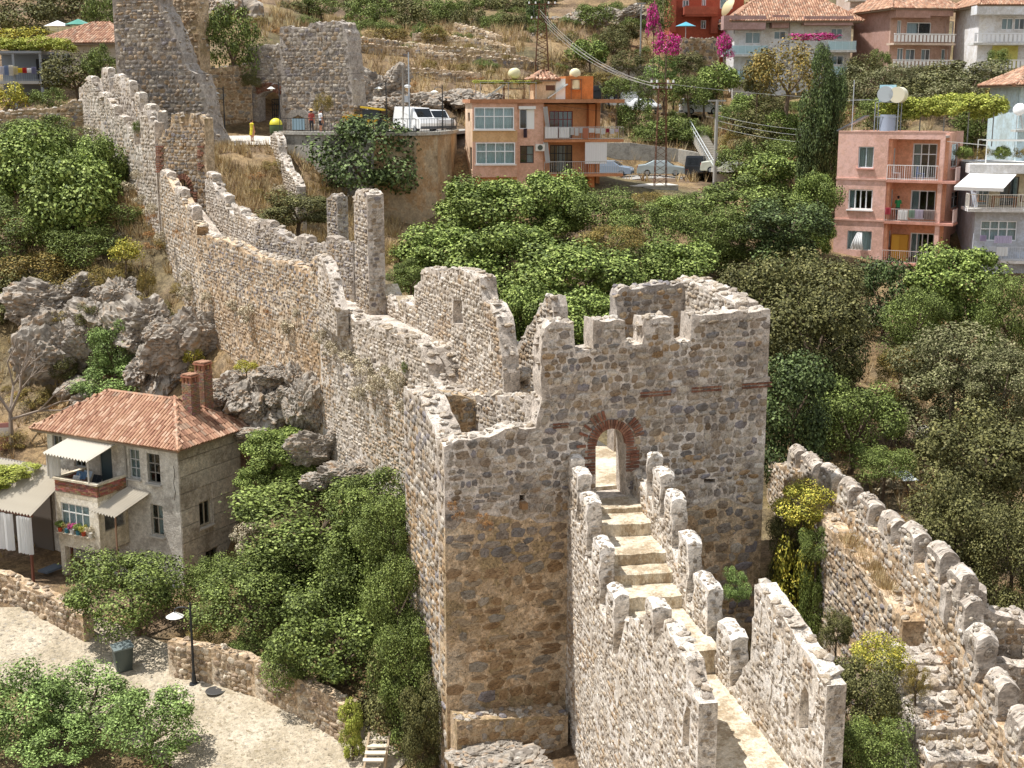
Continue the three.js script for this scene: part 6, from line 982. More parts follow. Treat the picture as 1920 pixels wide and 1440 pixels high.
// ---------- people: one continuous body surface from joints ----------
function sdBody(bones, p) { let d = 1e9; for (const [a, b, ra, rb] of bones) { const bx = b[0] - a[0], by = b[1] - a[1], bz = b[2] - a[2], px = p[0] - a[0], py = p[1] - a[1], pz = p[2] - a[2], l = bx * bx + by * by + bz * bz, t = clamp((px * bx + py * by + pz * bz) / (l || 1)); const q = Math.hypot(px - bx * t, py - by * t, pz - bz * t) - lerp(ra, rb, t), k = .05, h = clamp(.5 + .5 * (d - q) / k); d = d > 1e8 ? q : lerp(d, q, h) - k * h * (1 - h); } return d; }
function fieldMesh(bones, colour, cell, x0, x1, y0, y1, z0, z1) {   // surface nets over the smooth union of tapered capsules
  const nx = Math.ceil((x1 - x0) / cell), ny = Math.ceil((y1 - y0) / cell), nz = Math.ceil((z1 - z0) / cell), V = new Float32Array((nx + 1) * (ny + 1) * (nz + 1)), id = (i, j, k) => (k * (ny + 1) + j) * (nx + 1) + i;
  for (let k = 0; k <= nz; k++) for (let j = 0; j <= ny; j++) for (let i = 0; i <= nx; i++) V[id(i, j, k)] = sdBody(bones, [x0 + i * cell, y0 + j * cell, z0 + k * cell]);
  const idx = new Map(), P = [], C = [], I = [];
  for (let k = 0; k < nz; k++) for (let j = 0; j < ny; j++) for (let i = 0; i < nx; i++) { let s = 0, cx = 0, cy = 0, cz = 0, n = 0; const v = []; for (let q = 0; q < 8; q++) { const w = V[id(i + (q & 1), j + (q >> 1 & 1), k + (q >> 2))]; v.push(w); if (w < 0) s++; } if (s === 0 || s === 8) continue; for (let q = 0; q < 8; q++) for (const b of [1, 2, 4]) if (!(q & b)) { const r = q | b; if ((v[q] < 0) !== (v[r] < 0)) { const t = v[q] / (v[q] - v[r]); cx += (q & 1) + (b === 1 ? t : 0); cy += (q >> 1 & 1) + (b === 2 ? t : 0); cz += (q >> 2) + (b === 4 ? t : 0); n++; } } idx.set(id(i, j, k), P.length / 3); const p = [x0 + (i + cx / n) * cell, y0 + (j + cy / n) * cell, z0 + (k + cz / n) * cell]; P.push(...p); C.push(...colour(p)); }
  for (let k = 1; k < nz; k++) for (let j = 1; j < ny; j++) for (let i = 1; i < nx; i++) { const a = V[id(i, j, k)] < 0; const face = (o, q) => { const w = q.map(([dx, dy, dz]) => idx.get(id(i + dx, j + dy, k + dz))); if (w.some(x => x === undefined)) return; o ? I.push(w[0], w[1], w[2], w[0], w[2], w[3]) : I.push(w[0], w[2], w[1], w[0], w[3], w[2]); }; const bx = V[id(i + 1, j, k)] < 0, by = V[id(i, j + 1, k)] < 0, bz = V[id(i, j, k + 1)] < 0; if (a !== bx) face(a, [[0, -1, -1], [0, 0, -1], [0, 0, 0], [0, -1, 0]]); if (a !== by) face(a, [[-1, 0, -1], [-1, 0, 0], [0, 0, 0], [0, 0, -1]]); if (a !== bz) face(a, [[-1, -1, 0], [0, -1, 0], [0, 0, 0], [-1, 0, 0]]); }
  const g = new THREE.BufferGeometry(); g.setAttribute('position', new THREE.Float32BufferAttribute(P, 3)); g.setAttribute('color', new THREE.Float32BufferAttribute(C, 3)); g.setIndex(I); g.computeVertexNormals(); return g;
}
function buildPerson(th, p, H, o) {
  th.position.copy(p); th.rotation.y = o.face ?? 0; const u = H / 1.7, B0 = [], b = (a, c, r, s) => B0.push([a.map(v => v * u), c.map(v => v * u), r * u, s * u]);
  for (const s of [-1, 1]) { b([s * .09, .9, 0], [s * .1, .48, .02], .085, .058); b([s * .1, .48, .02], [s * .1, .08, 0], .056, .038); b([s * .1, .04, -.03], [s * .11, .035, .13], .042, .035); b([s * .18, 1.38, 0], [s * .23, 1.1, .02], .05, .042); b([s * .23, 1.1, .02], [s * .2, .86, .1], .04, .028); b([s * .2, .84, .11], [s * .195, .76, .13], .036, .026); for (let k = 0; k < 4; k++) b([s * .2 + (k - 1.5) * .018, .77, .13], [s * .195 + (k - 1.5) * .02, .7 - (k % 3 ? .012 : 0), .145], .011, .008); b([s * .18, .81, .135], [s * .165, .77, .165], .012, .009); }
  b([0, .93, 0], [0, 1.15, 0], .14, .125); b([0, 1.15, 0], [0, 1.36, 0], .125, .15); b([-.13, 1.38, 0], [.13, 1.38, 0], .075, .075); b([0, 1.4, 0], [0, 1.52, .01], .055, .05); b([0, 1.56, .02], [0, 1.63, .01], .078, .095); b([0, 1.58, .1], [0, 1.555, .115], .018, .016);
  const skin = lin(0xc0896a), sh = lin(o.shirt), tr = lin(o.trousers ?? 0x333333), hr = lin(o.hair), shoe = lin(0x3a302a), eye = lin(0x20140f), lip = lin(0x9a5a4c);
  if (o.dress) b([0, .95, 0], [0, .55, 0], .15, .2);
  const col = q => { const [x, y, z] = q.map(v => v / u); if (y > 1.5) { if (y > 1.64 || (z < -.01 && y > 1.53)) return hr; if (z > .08 && Math.abs(Math.abs(x) - .032) < .013 && Math.abs(y - 1.605) < .009) return eye; if (z > .08 && Math.abs(x) < .025 && Math.abs(y - 1.535) < .007) return lip; return skin; } if (y > 1.44 && Math.abs(x) < .08) return skin; if (y < .075) return shoe; const arm = Math.abs(x) > .165; if (o.dress) return arm && y < 1.28 ? skin : y > .5 ? sh : skin; if (arm) return y > (o.shorts ? 1.2 : 1.0) && y > .95 ? (y > 1.18 ? sh : skin) : skin; if (y > .94) return sh; if (o.shorts && y < .55) return skin; return tr; };
  mesh('body', fieldMesh(B0, col, .024 * u, -.36 * u, .36 * u, -.03 * u, 1.78 * u, -.26 * u, .26 * u), M.vc, th);
  if (o.hat) { const h = mesh('hat', new THREE.LatheGeometry([[.2, 0], [.12, .02], [.11, .1], [.06, .13], [0, .135]].map(a => new THREE.Vector2(a[0] * u, a[1] * u)), 16), plain(o.hat, .9, { side: THREE.DoubleSide }), th); h.position.y = 1.66 * u; }
  else { const h = mesh('hair', new THREE.SphereGeometry(.105 * u, 12, 10, 0, 6.3, 0, 1.5), plain(o.hair, .9), th); h.position.set(0, 1.64 * u, -.005); }
}

// ---------- concrete terrace with road, and its retaining wall ----------
const concrete = mat({ map: cmap([0x8f8a80, 0xa6a196, 0xb4afa4, 0xa89a86], .1, nA, 1.4, .15), bumpMap: bumpGrain, bumpScale: .02 }), concreteTan = mat({ map: cmap([0x8b7658, 0xa08d70, 0xb09c7e, 0xa58660], .08, nA, 1.5, .2), bumpMap: bumpGrain, bumpScale: .02 });
{
  const th = thing('terrace_wall', 'tall curved concrete retaining wall carrying the upper parking terrace', 'wall');
  const q = [[525, 103], [615, 100], [700, 98.5], [780, 99], [820, 101], [846, 105], [856, 110]].map(([px, Z]) => { const p = at(px, 245, Z); return [p.x, Z]; });
  q.forEach((A, i) => { if (!i) return; const Bp = q[i], Ap = q[i - 1], fr = new Frame(Ap, Bp); panel(th, fr, rect(0, fr.L, Y(-12), Y(-2.45)), [], i < 3 ? concrete : concreteTan, .5, 'wall_panel'); box(th, 'edge_beam', fr, 0, fr.L, Y(-2.447), Y(-2.2), -.5, .18, concrete); if (i < 7) railing(th, fr, 0, fr.L, Y(-2.2), 0, .95, 0x2e2e30, .3); });
  const sh = new THREE.Shape([...q.map(p => new THREE.Vector2(p[0], p[1] + .3)), new THREE.Vector2(-2.5, 121), new THREE.Vector2(-16, 118), new THREE.Vector2(-18.5, 106)]), g = new THREE.ExtrudeGeometry(sh, { depth: .25, bevelEnabled: false }); g.rotateX(-Math.PI / 2); g.translate(0, Y(-2.62), 0); mesh('deck', g, asphalt, th);
}
{ const th = thing('road_wall', 'plain grey concrete retaining wall above the lower road', 'wall'), q = [[1080, 130.2], [1180, 130.2], [1270, 130], [1335, 128]].map(c => [(c[0] - 960) / F / 1.01 * c[1], c[1]]), yt = [-3.9, -3.9, -4.5, -5]; for (let i = 0; i < 3; i++) { const fr = new Frame(q[i], q[i + 1]); panel(th, fr, [[0, Y(-8)], [fr.L, Y(-8)], [fr.L, Y(yt[i + 1])], [0, Y(yt[i])]], [], concrete, .4, 'wall_panel'); } }
{ const th = thing('pylon_plinth', 'pale concrete ledge wall at the foot of the rusty lattice pole', 'wall'), a = at(1180, 348, 108), b = at(1275, 345, 108), fr = new Frame([a.x, 108], [b.x, 109]); panel(th, fr, [[0, Y(-11)], [fr.L, Y(-11)], [fr.L, Y(-6.75)], [fr.L * .4, Y(-6.7)], [0, Y(-7.0)]], [], concrete, .6, 'wall_panel'); box(th, 'cap', fr, 0, fr.L, Y(-6.72), Y(-6.62), -2.5, .05, plain(0xc8c2b6)); }
// ---------- orange house ----------
{
  seed(31); const th = thing('orange_house', 'three-storey orange and salmon house with balconies in the centre background', 'house');
  const t8 = 8 * Math.PI / 180, A = [-3.05, 104], fr = new Frame(A, [A[0] + Math.cos(t8) * 11, A[1] + Math.sin(t8) * 11]), fl = new Frame([A[0] - Math.sin(t8) * 5.1, A[1] + Math.cos(t8) * 5.1], A);
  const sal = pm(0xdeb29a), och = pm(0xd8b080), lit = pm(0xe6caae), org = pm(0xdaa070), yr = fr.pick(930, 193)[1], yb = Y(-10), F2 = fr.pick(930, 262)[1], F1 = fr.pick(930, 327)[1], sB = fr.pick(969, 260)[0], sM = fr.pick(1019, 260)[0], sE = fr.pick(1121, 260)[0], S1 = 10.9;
  const W = [[889, 201, 965, 243], [892, 267, 967, 308], [908, 341, 943, 360], [974, 204, 1002, 242], [975, 273, 1001, 306]].map(r => pxRect(fr, ...r)), bz = .3;
  // bay with bands
  const fb = new Frame(fr.plan(0, bz), fr.plan(11, bz)), wb = W.slice(0, 2).map((r, i) => pxRect(fb, ...[[889, 201, 964, 243], [892, 267, 966, 308]][i]));
  const yq = fb.pick(930, 244.3)[1], yw = fb.pick(930, 265.8)[1]; panel(th, fb, rect(0, sB, yq, yr), [hole(wb[0])], sal, .3, 'bay_wall'); panel(th, fb, rect(0, sB, yw + .003, yq - .003), [], och, .3, 'band'); panel(th, fb, rect(0, sB, F1 - .2, yw), [hole(wb[1])], sal, .3, 'bay_wall');
  for (const r of wb) windowAt(th, fb, ...r, { cols: 4, rows: [1.5, 1], col: 0xf0f0ee, curtain: 0xe6ecef, f: .08, deep: .02, sill: 0xe8e4da });
  panel(th, fr, rect(0, sB, yb, F1 - .2), [hole(W[2])], org, .25); windowAt(th, fr, ...W[2], { cols: 3, rows: [1.4, 1], col: 0x4a3a34 });
  panel(th, fr, rect(sB, sM, yb, yr), [hole(W[3]), hole(W[4])], sal, .25); windowAt(th, fr, ...W[3], { cols: 2, col: 0xf0f0ec, curtain: 0xd8dde0, curtainSpan: [.45, 1], f: .07 }); windowAt(th, fr, ...W[4], { cols: 2, rows: [1, 1], col: 0x4a3328, curtain: 0xd8dde0, curtainSpan: [.5, 1] });
  { const r = W[3], sb = box(th, 'shutter_box', fr, r[0] - .08, r[1] + .08, r[3] - .02, r[3] + .2, .003, .2, plain(0xf0f0ec)); box(th, 'roller_shutter', fr, lerp(r[0], r[1], .5), r[1], r[2], r[3] - .03, -.06, -.02, plain(0xe9e9e4)); }
  // balcony recess
  const rz = -1.5, fk = new Frame(fr.plan(0, rz), fr.plan(11, rz)), wr = [[1030, 208, 1074, 240], [1031, 272, 1073, 308]].map(r => pxRect(fk, ...r)); wr[0][2] = F2 + .05; wr[1][2] = F1 + .05;
  panel(th, fk, rect(sM, S1 - 1.2, yb, yr - .1), wr.map(hole), org, .25); windowAt(th, fk, ...wr[0], { cols: 5, rows: [2.4, 1], col: 0x8a2a24, f: .06, curtain: 0xb8c0c4, curtainSpan: [.4, 1] }); windowAt(th, fk, ...wr[1], { cols: 5, rows: [2.4, 1], col: 0x2c211e, f: .07, curtain: 0xc8ccd0, curtainSpan: [.35, .7] });
  box(th, 'return_wall', fr, sM - .25, sM - .003, yb, yr - .003, rz, -.26, sal); box(th, 'wing_wall', fr, S1 - 1.7, S1 - 1.2, yb, yr - .1, rz + .003, -.5, pm(0xc97f4a));
  for (const y of [F2, F1]) { box(th, 'balcony_slab', fr, sM + .003, S1 + .9, y - .2, y, rz, .35, pm(0xc98a60)); railing(th, fr, sM + .05, S1 + .85, y, .3, .95, 0xb8b4ae, .18); }
  box(th, 'roof_slab', fr, -.2, S1 + .9, yr + .003, yr + .28, -5.2, .45, pm(0xc28a66)); box(th, 'end_wall', fr, S1 - .9, S1 - .6, yb, yr, -5.1, rz, org); panel(th, new Frame(fr.plan(S1 - .6, -5.1), fr.plan(0, -5.1)), rect(0, S1 - .6, yb, yr), [], org, .2, 'back_wall');
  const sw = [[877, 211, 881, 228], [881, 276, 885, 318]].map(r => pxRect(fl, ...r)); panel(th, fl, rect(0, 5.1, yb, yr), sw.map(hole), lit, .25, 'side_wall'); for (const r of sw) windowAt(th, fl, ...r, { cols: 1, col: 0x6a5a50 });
  for (const y of [F2, F1]) box(th, 'floor', fr, .3, sM, y - .2, y, -5, -.3, plain(0x776a60));
  // roof structures
  const h0 = fr.pick(1010, 191)[0], h1 = fr.pick(1049, 191)[0], o1 = fr.pick(1121, 191)[0]; box(th, 'roof_hut', fr, h0, h1, yr + .285, yr + 1.75, -4.5, -1.8, pm(0xd9c4a4)); box(th, 'roof_door', fr, h1 + .02, h1 + .78, yr + .285, yr + 1.85, -1.9, -1.82, plain(0xe6e4dc)); box(th, 'stair_tower', fr, h1 + .8, o1, yr + .285, yr + 2.05, -4.6, -1.9, pm(0xcf8448)); box(th, 'hut_opening', fr, h0 + .85, h1 - .05, yr + .95, yr + 1.35, -1.83, -1.78, plain(0x5c3a26));
  hipRoof(th, fr, h0 - .3, h1 + .25, -1.5, -4.8, yr + 1.75, yr + 2.35, [h0 + .6, h1 - .5], .3, .4);
  // loose fittings on this house are things of their own
  const ac = thing('air_conditioner', 'boxy white air conditioner on the orange house wall', 'air conditioner'); { const r = pxRect(fr, 1003, 270, 1020, 283); box(ac, 'casing', fr, r[0], r[1], r[2], r[3], .03, .35, plain(0xded8cc)); const f = mesh('fan_grille', new THREE.CylinderGeometry(.2, .2, .02, 16), plain(0x4a5044), ac); f.position.copy(fr.world((r[0] + r[1]) / 2, (r[2] + r[3]) / 2, .36)); f.rotation.set(Math.PI / 2, 0, fr.phi); f.rotation.order = 'YXZ'; f.rotation.set(Math.PI / 2, fr.phi, 0); }
  const bl = thing('balcony_blind', 'large white roller blind on the middle balcony of the orange house', 'blind'); { const r = pxRect(fr, 1097, 264, 1138, 307, .3); const c = mesh('fabric', foldGeo, cloth(0xefefee), bl); c.position.copy(fr.world((r[0] + r[1]) / 2, (r[2] + r[3]) / 2, .3)); c.rotation.y = fr.phi; c.scale.set(r[1] - r[0], r[3] - r[2], .15); }
  [[1019, 200, 1030, 238, 'white balcony curtain tied on the top floor of the orange house'], [1019, 266, 1031, 306, 'white balcony curtain tied on the middle floor of the orange house']].forEach(([a, b, c, d, l]) => { const t = thing('balcony_curtain', l, 'curtain'), r = pxRect(fr, a, b, c, d, .2), m = mesh('cloth', foldGeo, cloth(0xf0f0ee), t); m.position.copy(fr.world((r[0] + r[1]) / 2, (r[2] + r[3]) / 2, .2)); m.rotation.set(0, fr.phi, .12, 'YXZ'); m.scale.set((r[1] - r[0]) * .8, r[3] - r[2], 1.5); });
  const la = thing('washing_line', 'washing line full of white laundry along the top balcony of the orange house', 'laundry'); { const a = fr.pick(1021, 238, .4), b = fr.pick(1136, 241, .4), g = new GB(); g.bar([a[0], a[1], .4], [b[0], b[1], .4], .012, lin(0xcccccc), 4); fr.put(mesh('line', g.build(), M.vc, la)); let s = a[0]; const cs = [0xf4f4f2, 0xf4f4f2, 0xf0f0ee, 0xf4f4f2, 0xeceef0, 0xe0a080, 0xf4f4f2, 0xf0f0ee, 0xf4f4f2, 0xc04060, 0xf0f0f0, 0xe8d8e0]; const ws = [1.1, .9, .35, .35, .3, .45, .5, .45, .4, .3, .4, .35], hs = [.85, .8, .55, .6, .4, .8, .35, .4, .45, .3, .4, .25]; for (let i = 0; i < 12; i++) { const c = mesh('garment', foldGeo, cloth(cs[i]), la); c.position.copy(fr.world(s + ws[i] / 2, lerp(a[1], b[1], (s - a[0]) / (b[0] - a[0])) - hs[i] / 2, .4)); c.rotation.y = fr.phi; c.scale.set(ws[i] * .92, hs[i], 1); s += ws[i]; } }
  const tw = thing('towel', 'small dark towel hanging below the shuttered window of the orange house', 'towel'); { const r = pxRect(fr, 981, 241, 988, 258); const c = mesh('cloth', foldGeo, cloth(0x6a5560), tw); c.position.copy(fr.world((r[0] + r[1]) / 2, (r[2] + r[3]) / 2, .1)); c.rotation.y = fr.phi; c.scale.set(r[1] - r[0], r[3] - r[2], 1); }
  const heater = (lab, px, n, col) => { const h = thing('solar_water_heater', lab, 'water heater', 'rooftop water heaters'), s = fr.pick(px, 190)[0], y = yr + .29, g = new GB(), c = lin(0x7a5a44); for (const a of [-.5, .5]) for (const b of [-2.3, -1.7]) g.bar([s + a * n * .8, y, b], [s + a * n * .8, y + 1.5, b], .035, c, 4); for (const yy of [.75, 1.48]) g.box(s - .5 * n * .8 - .05, s + .5 * n * .8 + .05, y + yy, y + yy + .05, -2.35, -1.65, c); fr.put(mesh('stand', g.build(), M.vc, h));
    for (let i = 0; i < n; i++) { const tk = mesh('tank', new THREE.CapsuleGeometry(.42, .7, 4, 14), plain(col, .5), h); tk.position.copy(fr.world(s, y + 1.95, -2.3 + i * .75)); tk.rotation.set(Math.PI / 2, fr.phi, 0, 'YXZ'); tk.rotation.set(0, fr.phi, 0); tk.rotation.x = Math.PI / 2; tk.scale.y = .6; }
    const lo = mesh('tank', new THREE.CylinderGeometry(.32, .32, .75, 14), plain(col, .5), h); lo.position.copy(fr.world(s, y + 1.1, -2)); const p = mesh('solar_panel', new THREE.BoxGeometry(1.9, .08, 1.1), plain(0xb9c4c2, .25), h); p.position.copy(fr.world(s - 1.5, y + .6, -2)); p.rotation.set(0, fr.phi, .6, 'YXZ'); };
  heater('twin cream water tanks with a tilted solar panel on the orange house roof', 971, 2, 0xd9d2a8); heater('single small cream water tank beside the orange roof tower', 1088, 1, 0xddd6b0);
  const pv = thing('pergola', 'thin metal roof pergola with vine on the orange house', 'pergola'); { const g = new GB(), a = fr.pick(903, 190)[0], b = fr.pick(1008, 190)[0], c = lin(0x9aa0a0); for (const s of [a, (a + b) / 2, b]) for (const z of [-.8, -4]) g.bar([s, yr + .28, z], [s, yr + 1.55, z], .03, c, 4); for (const z of [-.8, -2.4, -4]) g.bar([a, yr + 1.55, z], [b, yr + 1.55, z], .03, c, 4); fr.put(mesh('frame', g.build(), M.vc, pv)); for (let i = 0; i < 7; i++) { const f = stuff(mesh('vine_leaves', crown('vine', 0, 1), M.leaf, pv)); f.position.copy(fr.world(lerp(a, b, i / 6), yr + 1.55, rr(-3, -1))); f.scale.set(.7, .18, .8); } }
}
// ---------- pink apartment building ----------
{
  seed(32); const th = thing('pink_building', 'three-storey pink apartment building with recessed balconies on the right', 'building');
  const t = 28 * Math.PI / 180, ct = Math.cos(t), st = Math.sin(t), A = [22.65, 94], fr = new Frame(A, [A[0] + ct * 7.15, A[1] - st * 7.15]), Bp = fr.plan(7.15), fs = new Frame(Bp, [Bp[0] + st * 7, Bp[1] + ct * 7]);
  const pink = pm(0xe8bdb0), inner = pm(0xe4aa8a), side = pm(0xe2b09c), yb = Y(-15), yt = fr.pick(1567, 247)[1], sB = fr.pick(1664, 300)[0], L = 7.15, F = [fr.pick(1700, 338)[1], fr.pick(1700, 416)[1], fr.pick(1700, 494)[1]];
  const W = [[1609, 275, 1638, 315], [1590, 355, 1636, 393], [1588, 433, 1634, 469]].map(r => pxRect(fr, ...r));
  panel(th, fr, rect(0, sB, yb, yt), W.map(hole), pink, .25); windowAt(th, fr, ...W[0], { cols: 2, col: 0xc8d4da, curtain: 0xc8ccc8, sill: 0xd9a294, f: .07 }); windowAt(th, fr, ...W[1], { cols: 4, col: 0xeef0f0, curtain: 0xd0d4d4, curtainSpan: [0, .3], sill: 0xeceae8, f: .09 }); windowAt(th, fr, ...W[2], { cols: 2, col: 0xb8c0c0, curtain: 0xe8ecec, f: .06 });
  { const q = thing('billowing_curtain', 'white curtain billowing out of the lowest left window of the pink building', 'curtain'), r = W[2], g = new THREE.PlaneGeometry(1, 1, 24, 10), P = g.attributes.position; for (let i = 0; i < P.count; i++) { const x = P.getX(i), y = P.getY(i), d = .5 - y; P.setX(i, x * (.45 + d * .75) - d * .12); P.setZ(i, Math.sin(d * 2.6) * .35 + Math.sin(x * 26) * .05 * (1 - d * .4)); } g.computeVertexNormals(); const m = mesh('cloth', g, cloth(0xf6f6f4), q); m.position.copy(fr.world(lerp(r[0], r[1], .5), lerp(r[2], r[3], .48), -.02)); m.rotation.y = fr.phi; m.scale.set(.8, 1.2, 1); }
  for (const y of [F[0], F[1]]) box(th, 'string_course', fr, -.03, sB - .01, y - .06, y + .06, .003, .07, pink);
  panel(th, fr, rect(sB, L, fr.pick(1700, 261)[1], yt), [], pink, .25, 'parapet'); box(th, 'pillar', fr, L - .28, L, yb, fr.pick(1700, 261)[1] - .003, -.28, 0, pink);
  const rz = -1.7, fk = new Frame(fr.plan(0, rz), fr.plan(L, rz)), wr = [[1711, 269, 1757, 309], [1707, 357, 1754, 392], [1706, 437, 1751, 472]].map(r => pxRect(fk, ...r)); wr.forEach((r, i) => { r[2] = F[i] + .06; r[1] = Math.min(r[1], L - .3); });
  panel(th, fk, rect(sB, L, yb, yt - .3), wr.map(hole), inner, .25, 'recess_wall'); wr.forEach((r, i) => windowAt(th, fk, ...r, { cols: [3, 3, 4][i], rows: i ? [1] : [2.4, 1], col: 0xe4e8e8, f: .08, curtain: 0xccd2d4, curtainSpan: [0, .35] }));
  const fk2 = new Frame(fr.plan(sB, rz), fr.plan(sB, -.26)); // left cheek of the recess
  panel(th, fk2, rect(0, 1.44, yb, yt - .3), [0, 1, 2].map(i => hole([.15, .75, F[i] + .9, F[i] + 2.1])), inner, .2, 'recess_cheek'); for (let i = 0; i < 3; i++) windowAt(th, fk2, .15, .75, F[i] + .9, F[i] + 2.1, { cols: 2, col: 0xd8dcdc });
  for (let i = 0; i < 3; i++) { box(th, 'balcony_slab', fr, sB + .003, L + .9, F[i] - .16, F[i], rz + .01, .12, pm(0xd9a090)); railing(th, fr, sB + .04, L - .3, F[i], .05, i ? .85 : 1.0, i ? 0xc8b8b0 : 0xf0eeea, .15); railing(th, new Frame(fr.plan(L + .85, .05), fr.plan(L + .85, -1.6)), 0, 1.65, F[i], 0, .9, 0xd8c0b8, .15); }
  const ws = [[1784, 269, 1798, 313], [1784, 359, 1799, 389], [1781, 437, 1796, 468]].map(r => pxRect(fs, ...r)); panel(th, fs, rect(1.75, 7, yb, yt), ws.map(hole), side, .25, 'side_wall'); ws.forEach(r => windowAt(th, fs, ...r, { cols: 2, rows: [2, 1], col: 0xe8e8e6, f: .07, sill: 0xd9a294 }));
  box(th, 'roof_slab', fr, .01, L - .01, yt - .35, yt - .2, -7, -.26, plain(0xa89a90)); panel(th, new Frame(fr.plan(L, -7), fr.plan(0, -7)), rect(0, L, yb, yt), [], side, .2, 'back_wall'); panel(th, new Frame(fr.plan(0, -6.8), fr.plan(0, -.26)), rect(0, 6.5, yb, yt), [], pink, .2, 'side_wall'); for (let i = 0; i < 3; i++) box(th, 'floor', fr, .25, L - .3, F[i] - .15, F[i] - .002, -6.7, rz - .26, plain(0x77685e)); box(th, 'parapet', fr, sB, L + .2, yt + .003, yt + .09, -.3, .03, pink); box(th, 'parapet', fr, 0, sB - .003, yt + .003, yt + .07, -.3, .03, pink);
  // balcony things
  const chair = (lab, i, s, c) => { const k = thing('balcony_chair', lab, 'chair', 'balcony chairs'), g = new GB(), cc = lin(c), y = F[i], z = -.6; for (const a of [0, .42]) for (const b of [0, .42]) g.bar([s + a, y, z - b], [s + a, y + .42, z - b], .025, cc, 4); fr.put(mesh('legs', g.build(), M.vc, k)); box(k, 'seat', fr, s - .03, s + .45, y + .42, y + .46, z - .45, z + .03, plain(c)); box(k, 'backrest', fr, s - .03, s + .02, y + .46, y + .9, z - .45, z + .03, plain(c)); };
  chair('white plastic chair on the top balcony of the pink building', 0, sB + .3, 0xf2f2f0); chair('blue chair in the middle of the top balcony of the pink building', 0, sB + 1.9, 0x6a86b8);
  const wd = thing('cupboard', 'mustard-yellow cupboard on the lowest balcony of the pink building', 'cupboard'); { const a = fr.pick(1670, 470, -.9)[0], b = fr.pick(1700, 470, -.9)[0], y = fr.pick(1685, 440, -.9)[1]; box(wd, 'body', fr, a, b, F[2], y, -1.4, -.9, plain(0xc0902c)); box(wd, 'door', fr, a + .03, (a + b) / 2 - .01, F[2] + .06, y - .05, -.898, -.88, plain(0xc89a34)); box(wd, 'door', fr, (a + b) / 2 + .01, b - .03, F[2] + .06, y - .05, -.898, -.88, plain(0xb88828)); }
  const ld = (lab, r, c, n = 'laundry') => { const q = thing(n, lab, 'laundry', 'laundry on the pink building'), R = pxRect(fr, ...r, .1), m = mesh('cloth', foldGeo, cloth(c), q); m.position.copy(fr.world((R[0] + R[1]) / 2, (R[2] + R[3]) / 2, .12)); m.rotation.y = fr.phi; m.scale.set(R[1] - R[0], R[3] - R[2], 1); };
  ld('red and white cloth hung at the left end of the middle pink balcony', [1660, 389, 1670, 402], 0xd86070); ld('white shirt hung over the middle pink balcony railing', [1684, 394, 1702, 412], 0xf6f6f4); ld('lavender sheet on the middle pink balcony', [1716, 393, 1731, 410], 0xd2cad8); ld('grey blanket on the middle pink balcony', [1733, 395, 1751, 412], 0x9a8c88); ld('green and white cloth behind the middle pink balcony bars', [1704, 394, 1715, 408], 0xa8c0b0);
  { const p = thing('person', 'person in a green top standing on the middle balcony of the pink building', 'person'); buildPerson(p, fr.world(fr.pick(1683, 400, -1)[0], F[1], -1), 1.65, { shirt: 0x2a8a50, trousers: 0x3a4048, hair: 0x2a1c14, face: 2.6 }); }
  // roof things
  const tk = thing('solar_water_heater', 'grey and cream water tanks on a metal stand on the pink roof', 'water heater', 'rooftop water heaters'); { const s = fr.pick(1660, 246, -3)[0], y = yt - .2, g = new GB(), c = lin(0x8a9094); for (const a of [-.7, .9]) for (const b of [-3.6, -2.6]) g.bar([s + a, y, b], [s + a, y + 2.2, b], .04, c, 4); for (const b of [-3.6, -2.6]) for (const h of [1.2, 2.2]) g.bar([s - .7, y + h, b], [s + .9, y + h, b], .035, c, 4); fr.put(mesh('stand', g.build(), M.vc, tk)); const c1 = new THREE.CylinderGeometry(.55, .55, 1.2, 20); for (const [a, h, m, o] of [[-.05, 2.75, plain(0xb9c2c6, .3, { metalness: .4 }), 1], [.75, 2.7, plain(0xdcd6bc, .5), 1], [.1, .75, plain(0x9aa4b4, .4), 0]]) { const d = mesh('tank', c1, m, tk); d.position.copy(fr.world(s + a, y + h, -3.1)); if (o) { d.rotation.order = 'YXZ'; d.rotation.set(Math.PI / 2, fr.phi, 0); } } const sp = mesh('solar_panel', new THREE.BoxGeometry(2.2, .08, 1.3), plain(0x5a626a, .25), tk); sp.position.copy(fr.world(s - 2.2, y + .75, -2.6)); sp.rotation.set(0, fr.phi, .5, 'YXZ'); box(tk, 'backboard', fr, s - .75, s + .4, y + 2.25, y + 3.4, -3.9, -3.82, plain(0xa8cdd8)); }
  const vn = thing('roof_vine', 'leafy grape arbour on the flat roof behind the pink parapet', 'vine'); { const g = new GB(); for (let i = 0; i < 5; i++) { const s = lerp(2.8, 9.4, i / 4); g.bar([s, yt - 1, -5], [s, yt + 2, -5], .05, lin(0x8a8a86), 4); } fr.put(mesh('posts', g.build(), M.vc, vn)); for (let i = 0; i < 16; i++) { const f = stuff(mesh('foliage', crown('vine', i % 2, 1), M.leaf, vn)); f.position.copy(fr.world(lerp(2.6, 9.6, i / 15), yt + 1.5 + rr(-.2, .4), rr(-6, -4))); f.scale.set(1.1, .8, 1.2); f.rotation.y = rr(0, 6); } }
  const an = thing('antenna', 'tall thin antenna mast on the pink building roof', 'antenna'); { const s = fr.pick(1597, 246, -1.5)[0], g = new GB(), c = lin(0xb8bcc0), h = fr.pick(1597, 150, -1.5)[1]; g.bar([s, yt - .2, -1.5], [s, h, -1.5], .03, c, 5); g.bar([s - .4, lerp(yt, h, .6), -1.5], [s + 1.2, lerp(yt, h, .62), -1.5], .018, c, 4); fr.put(mesh('mast', g.build(), M.vc, an)); }
}
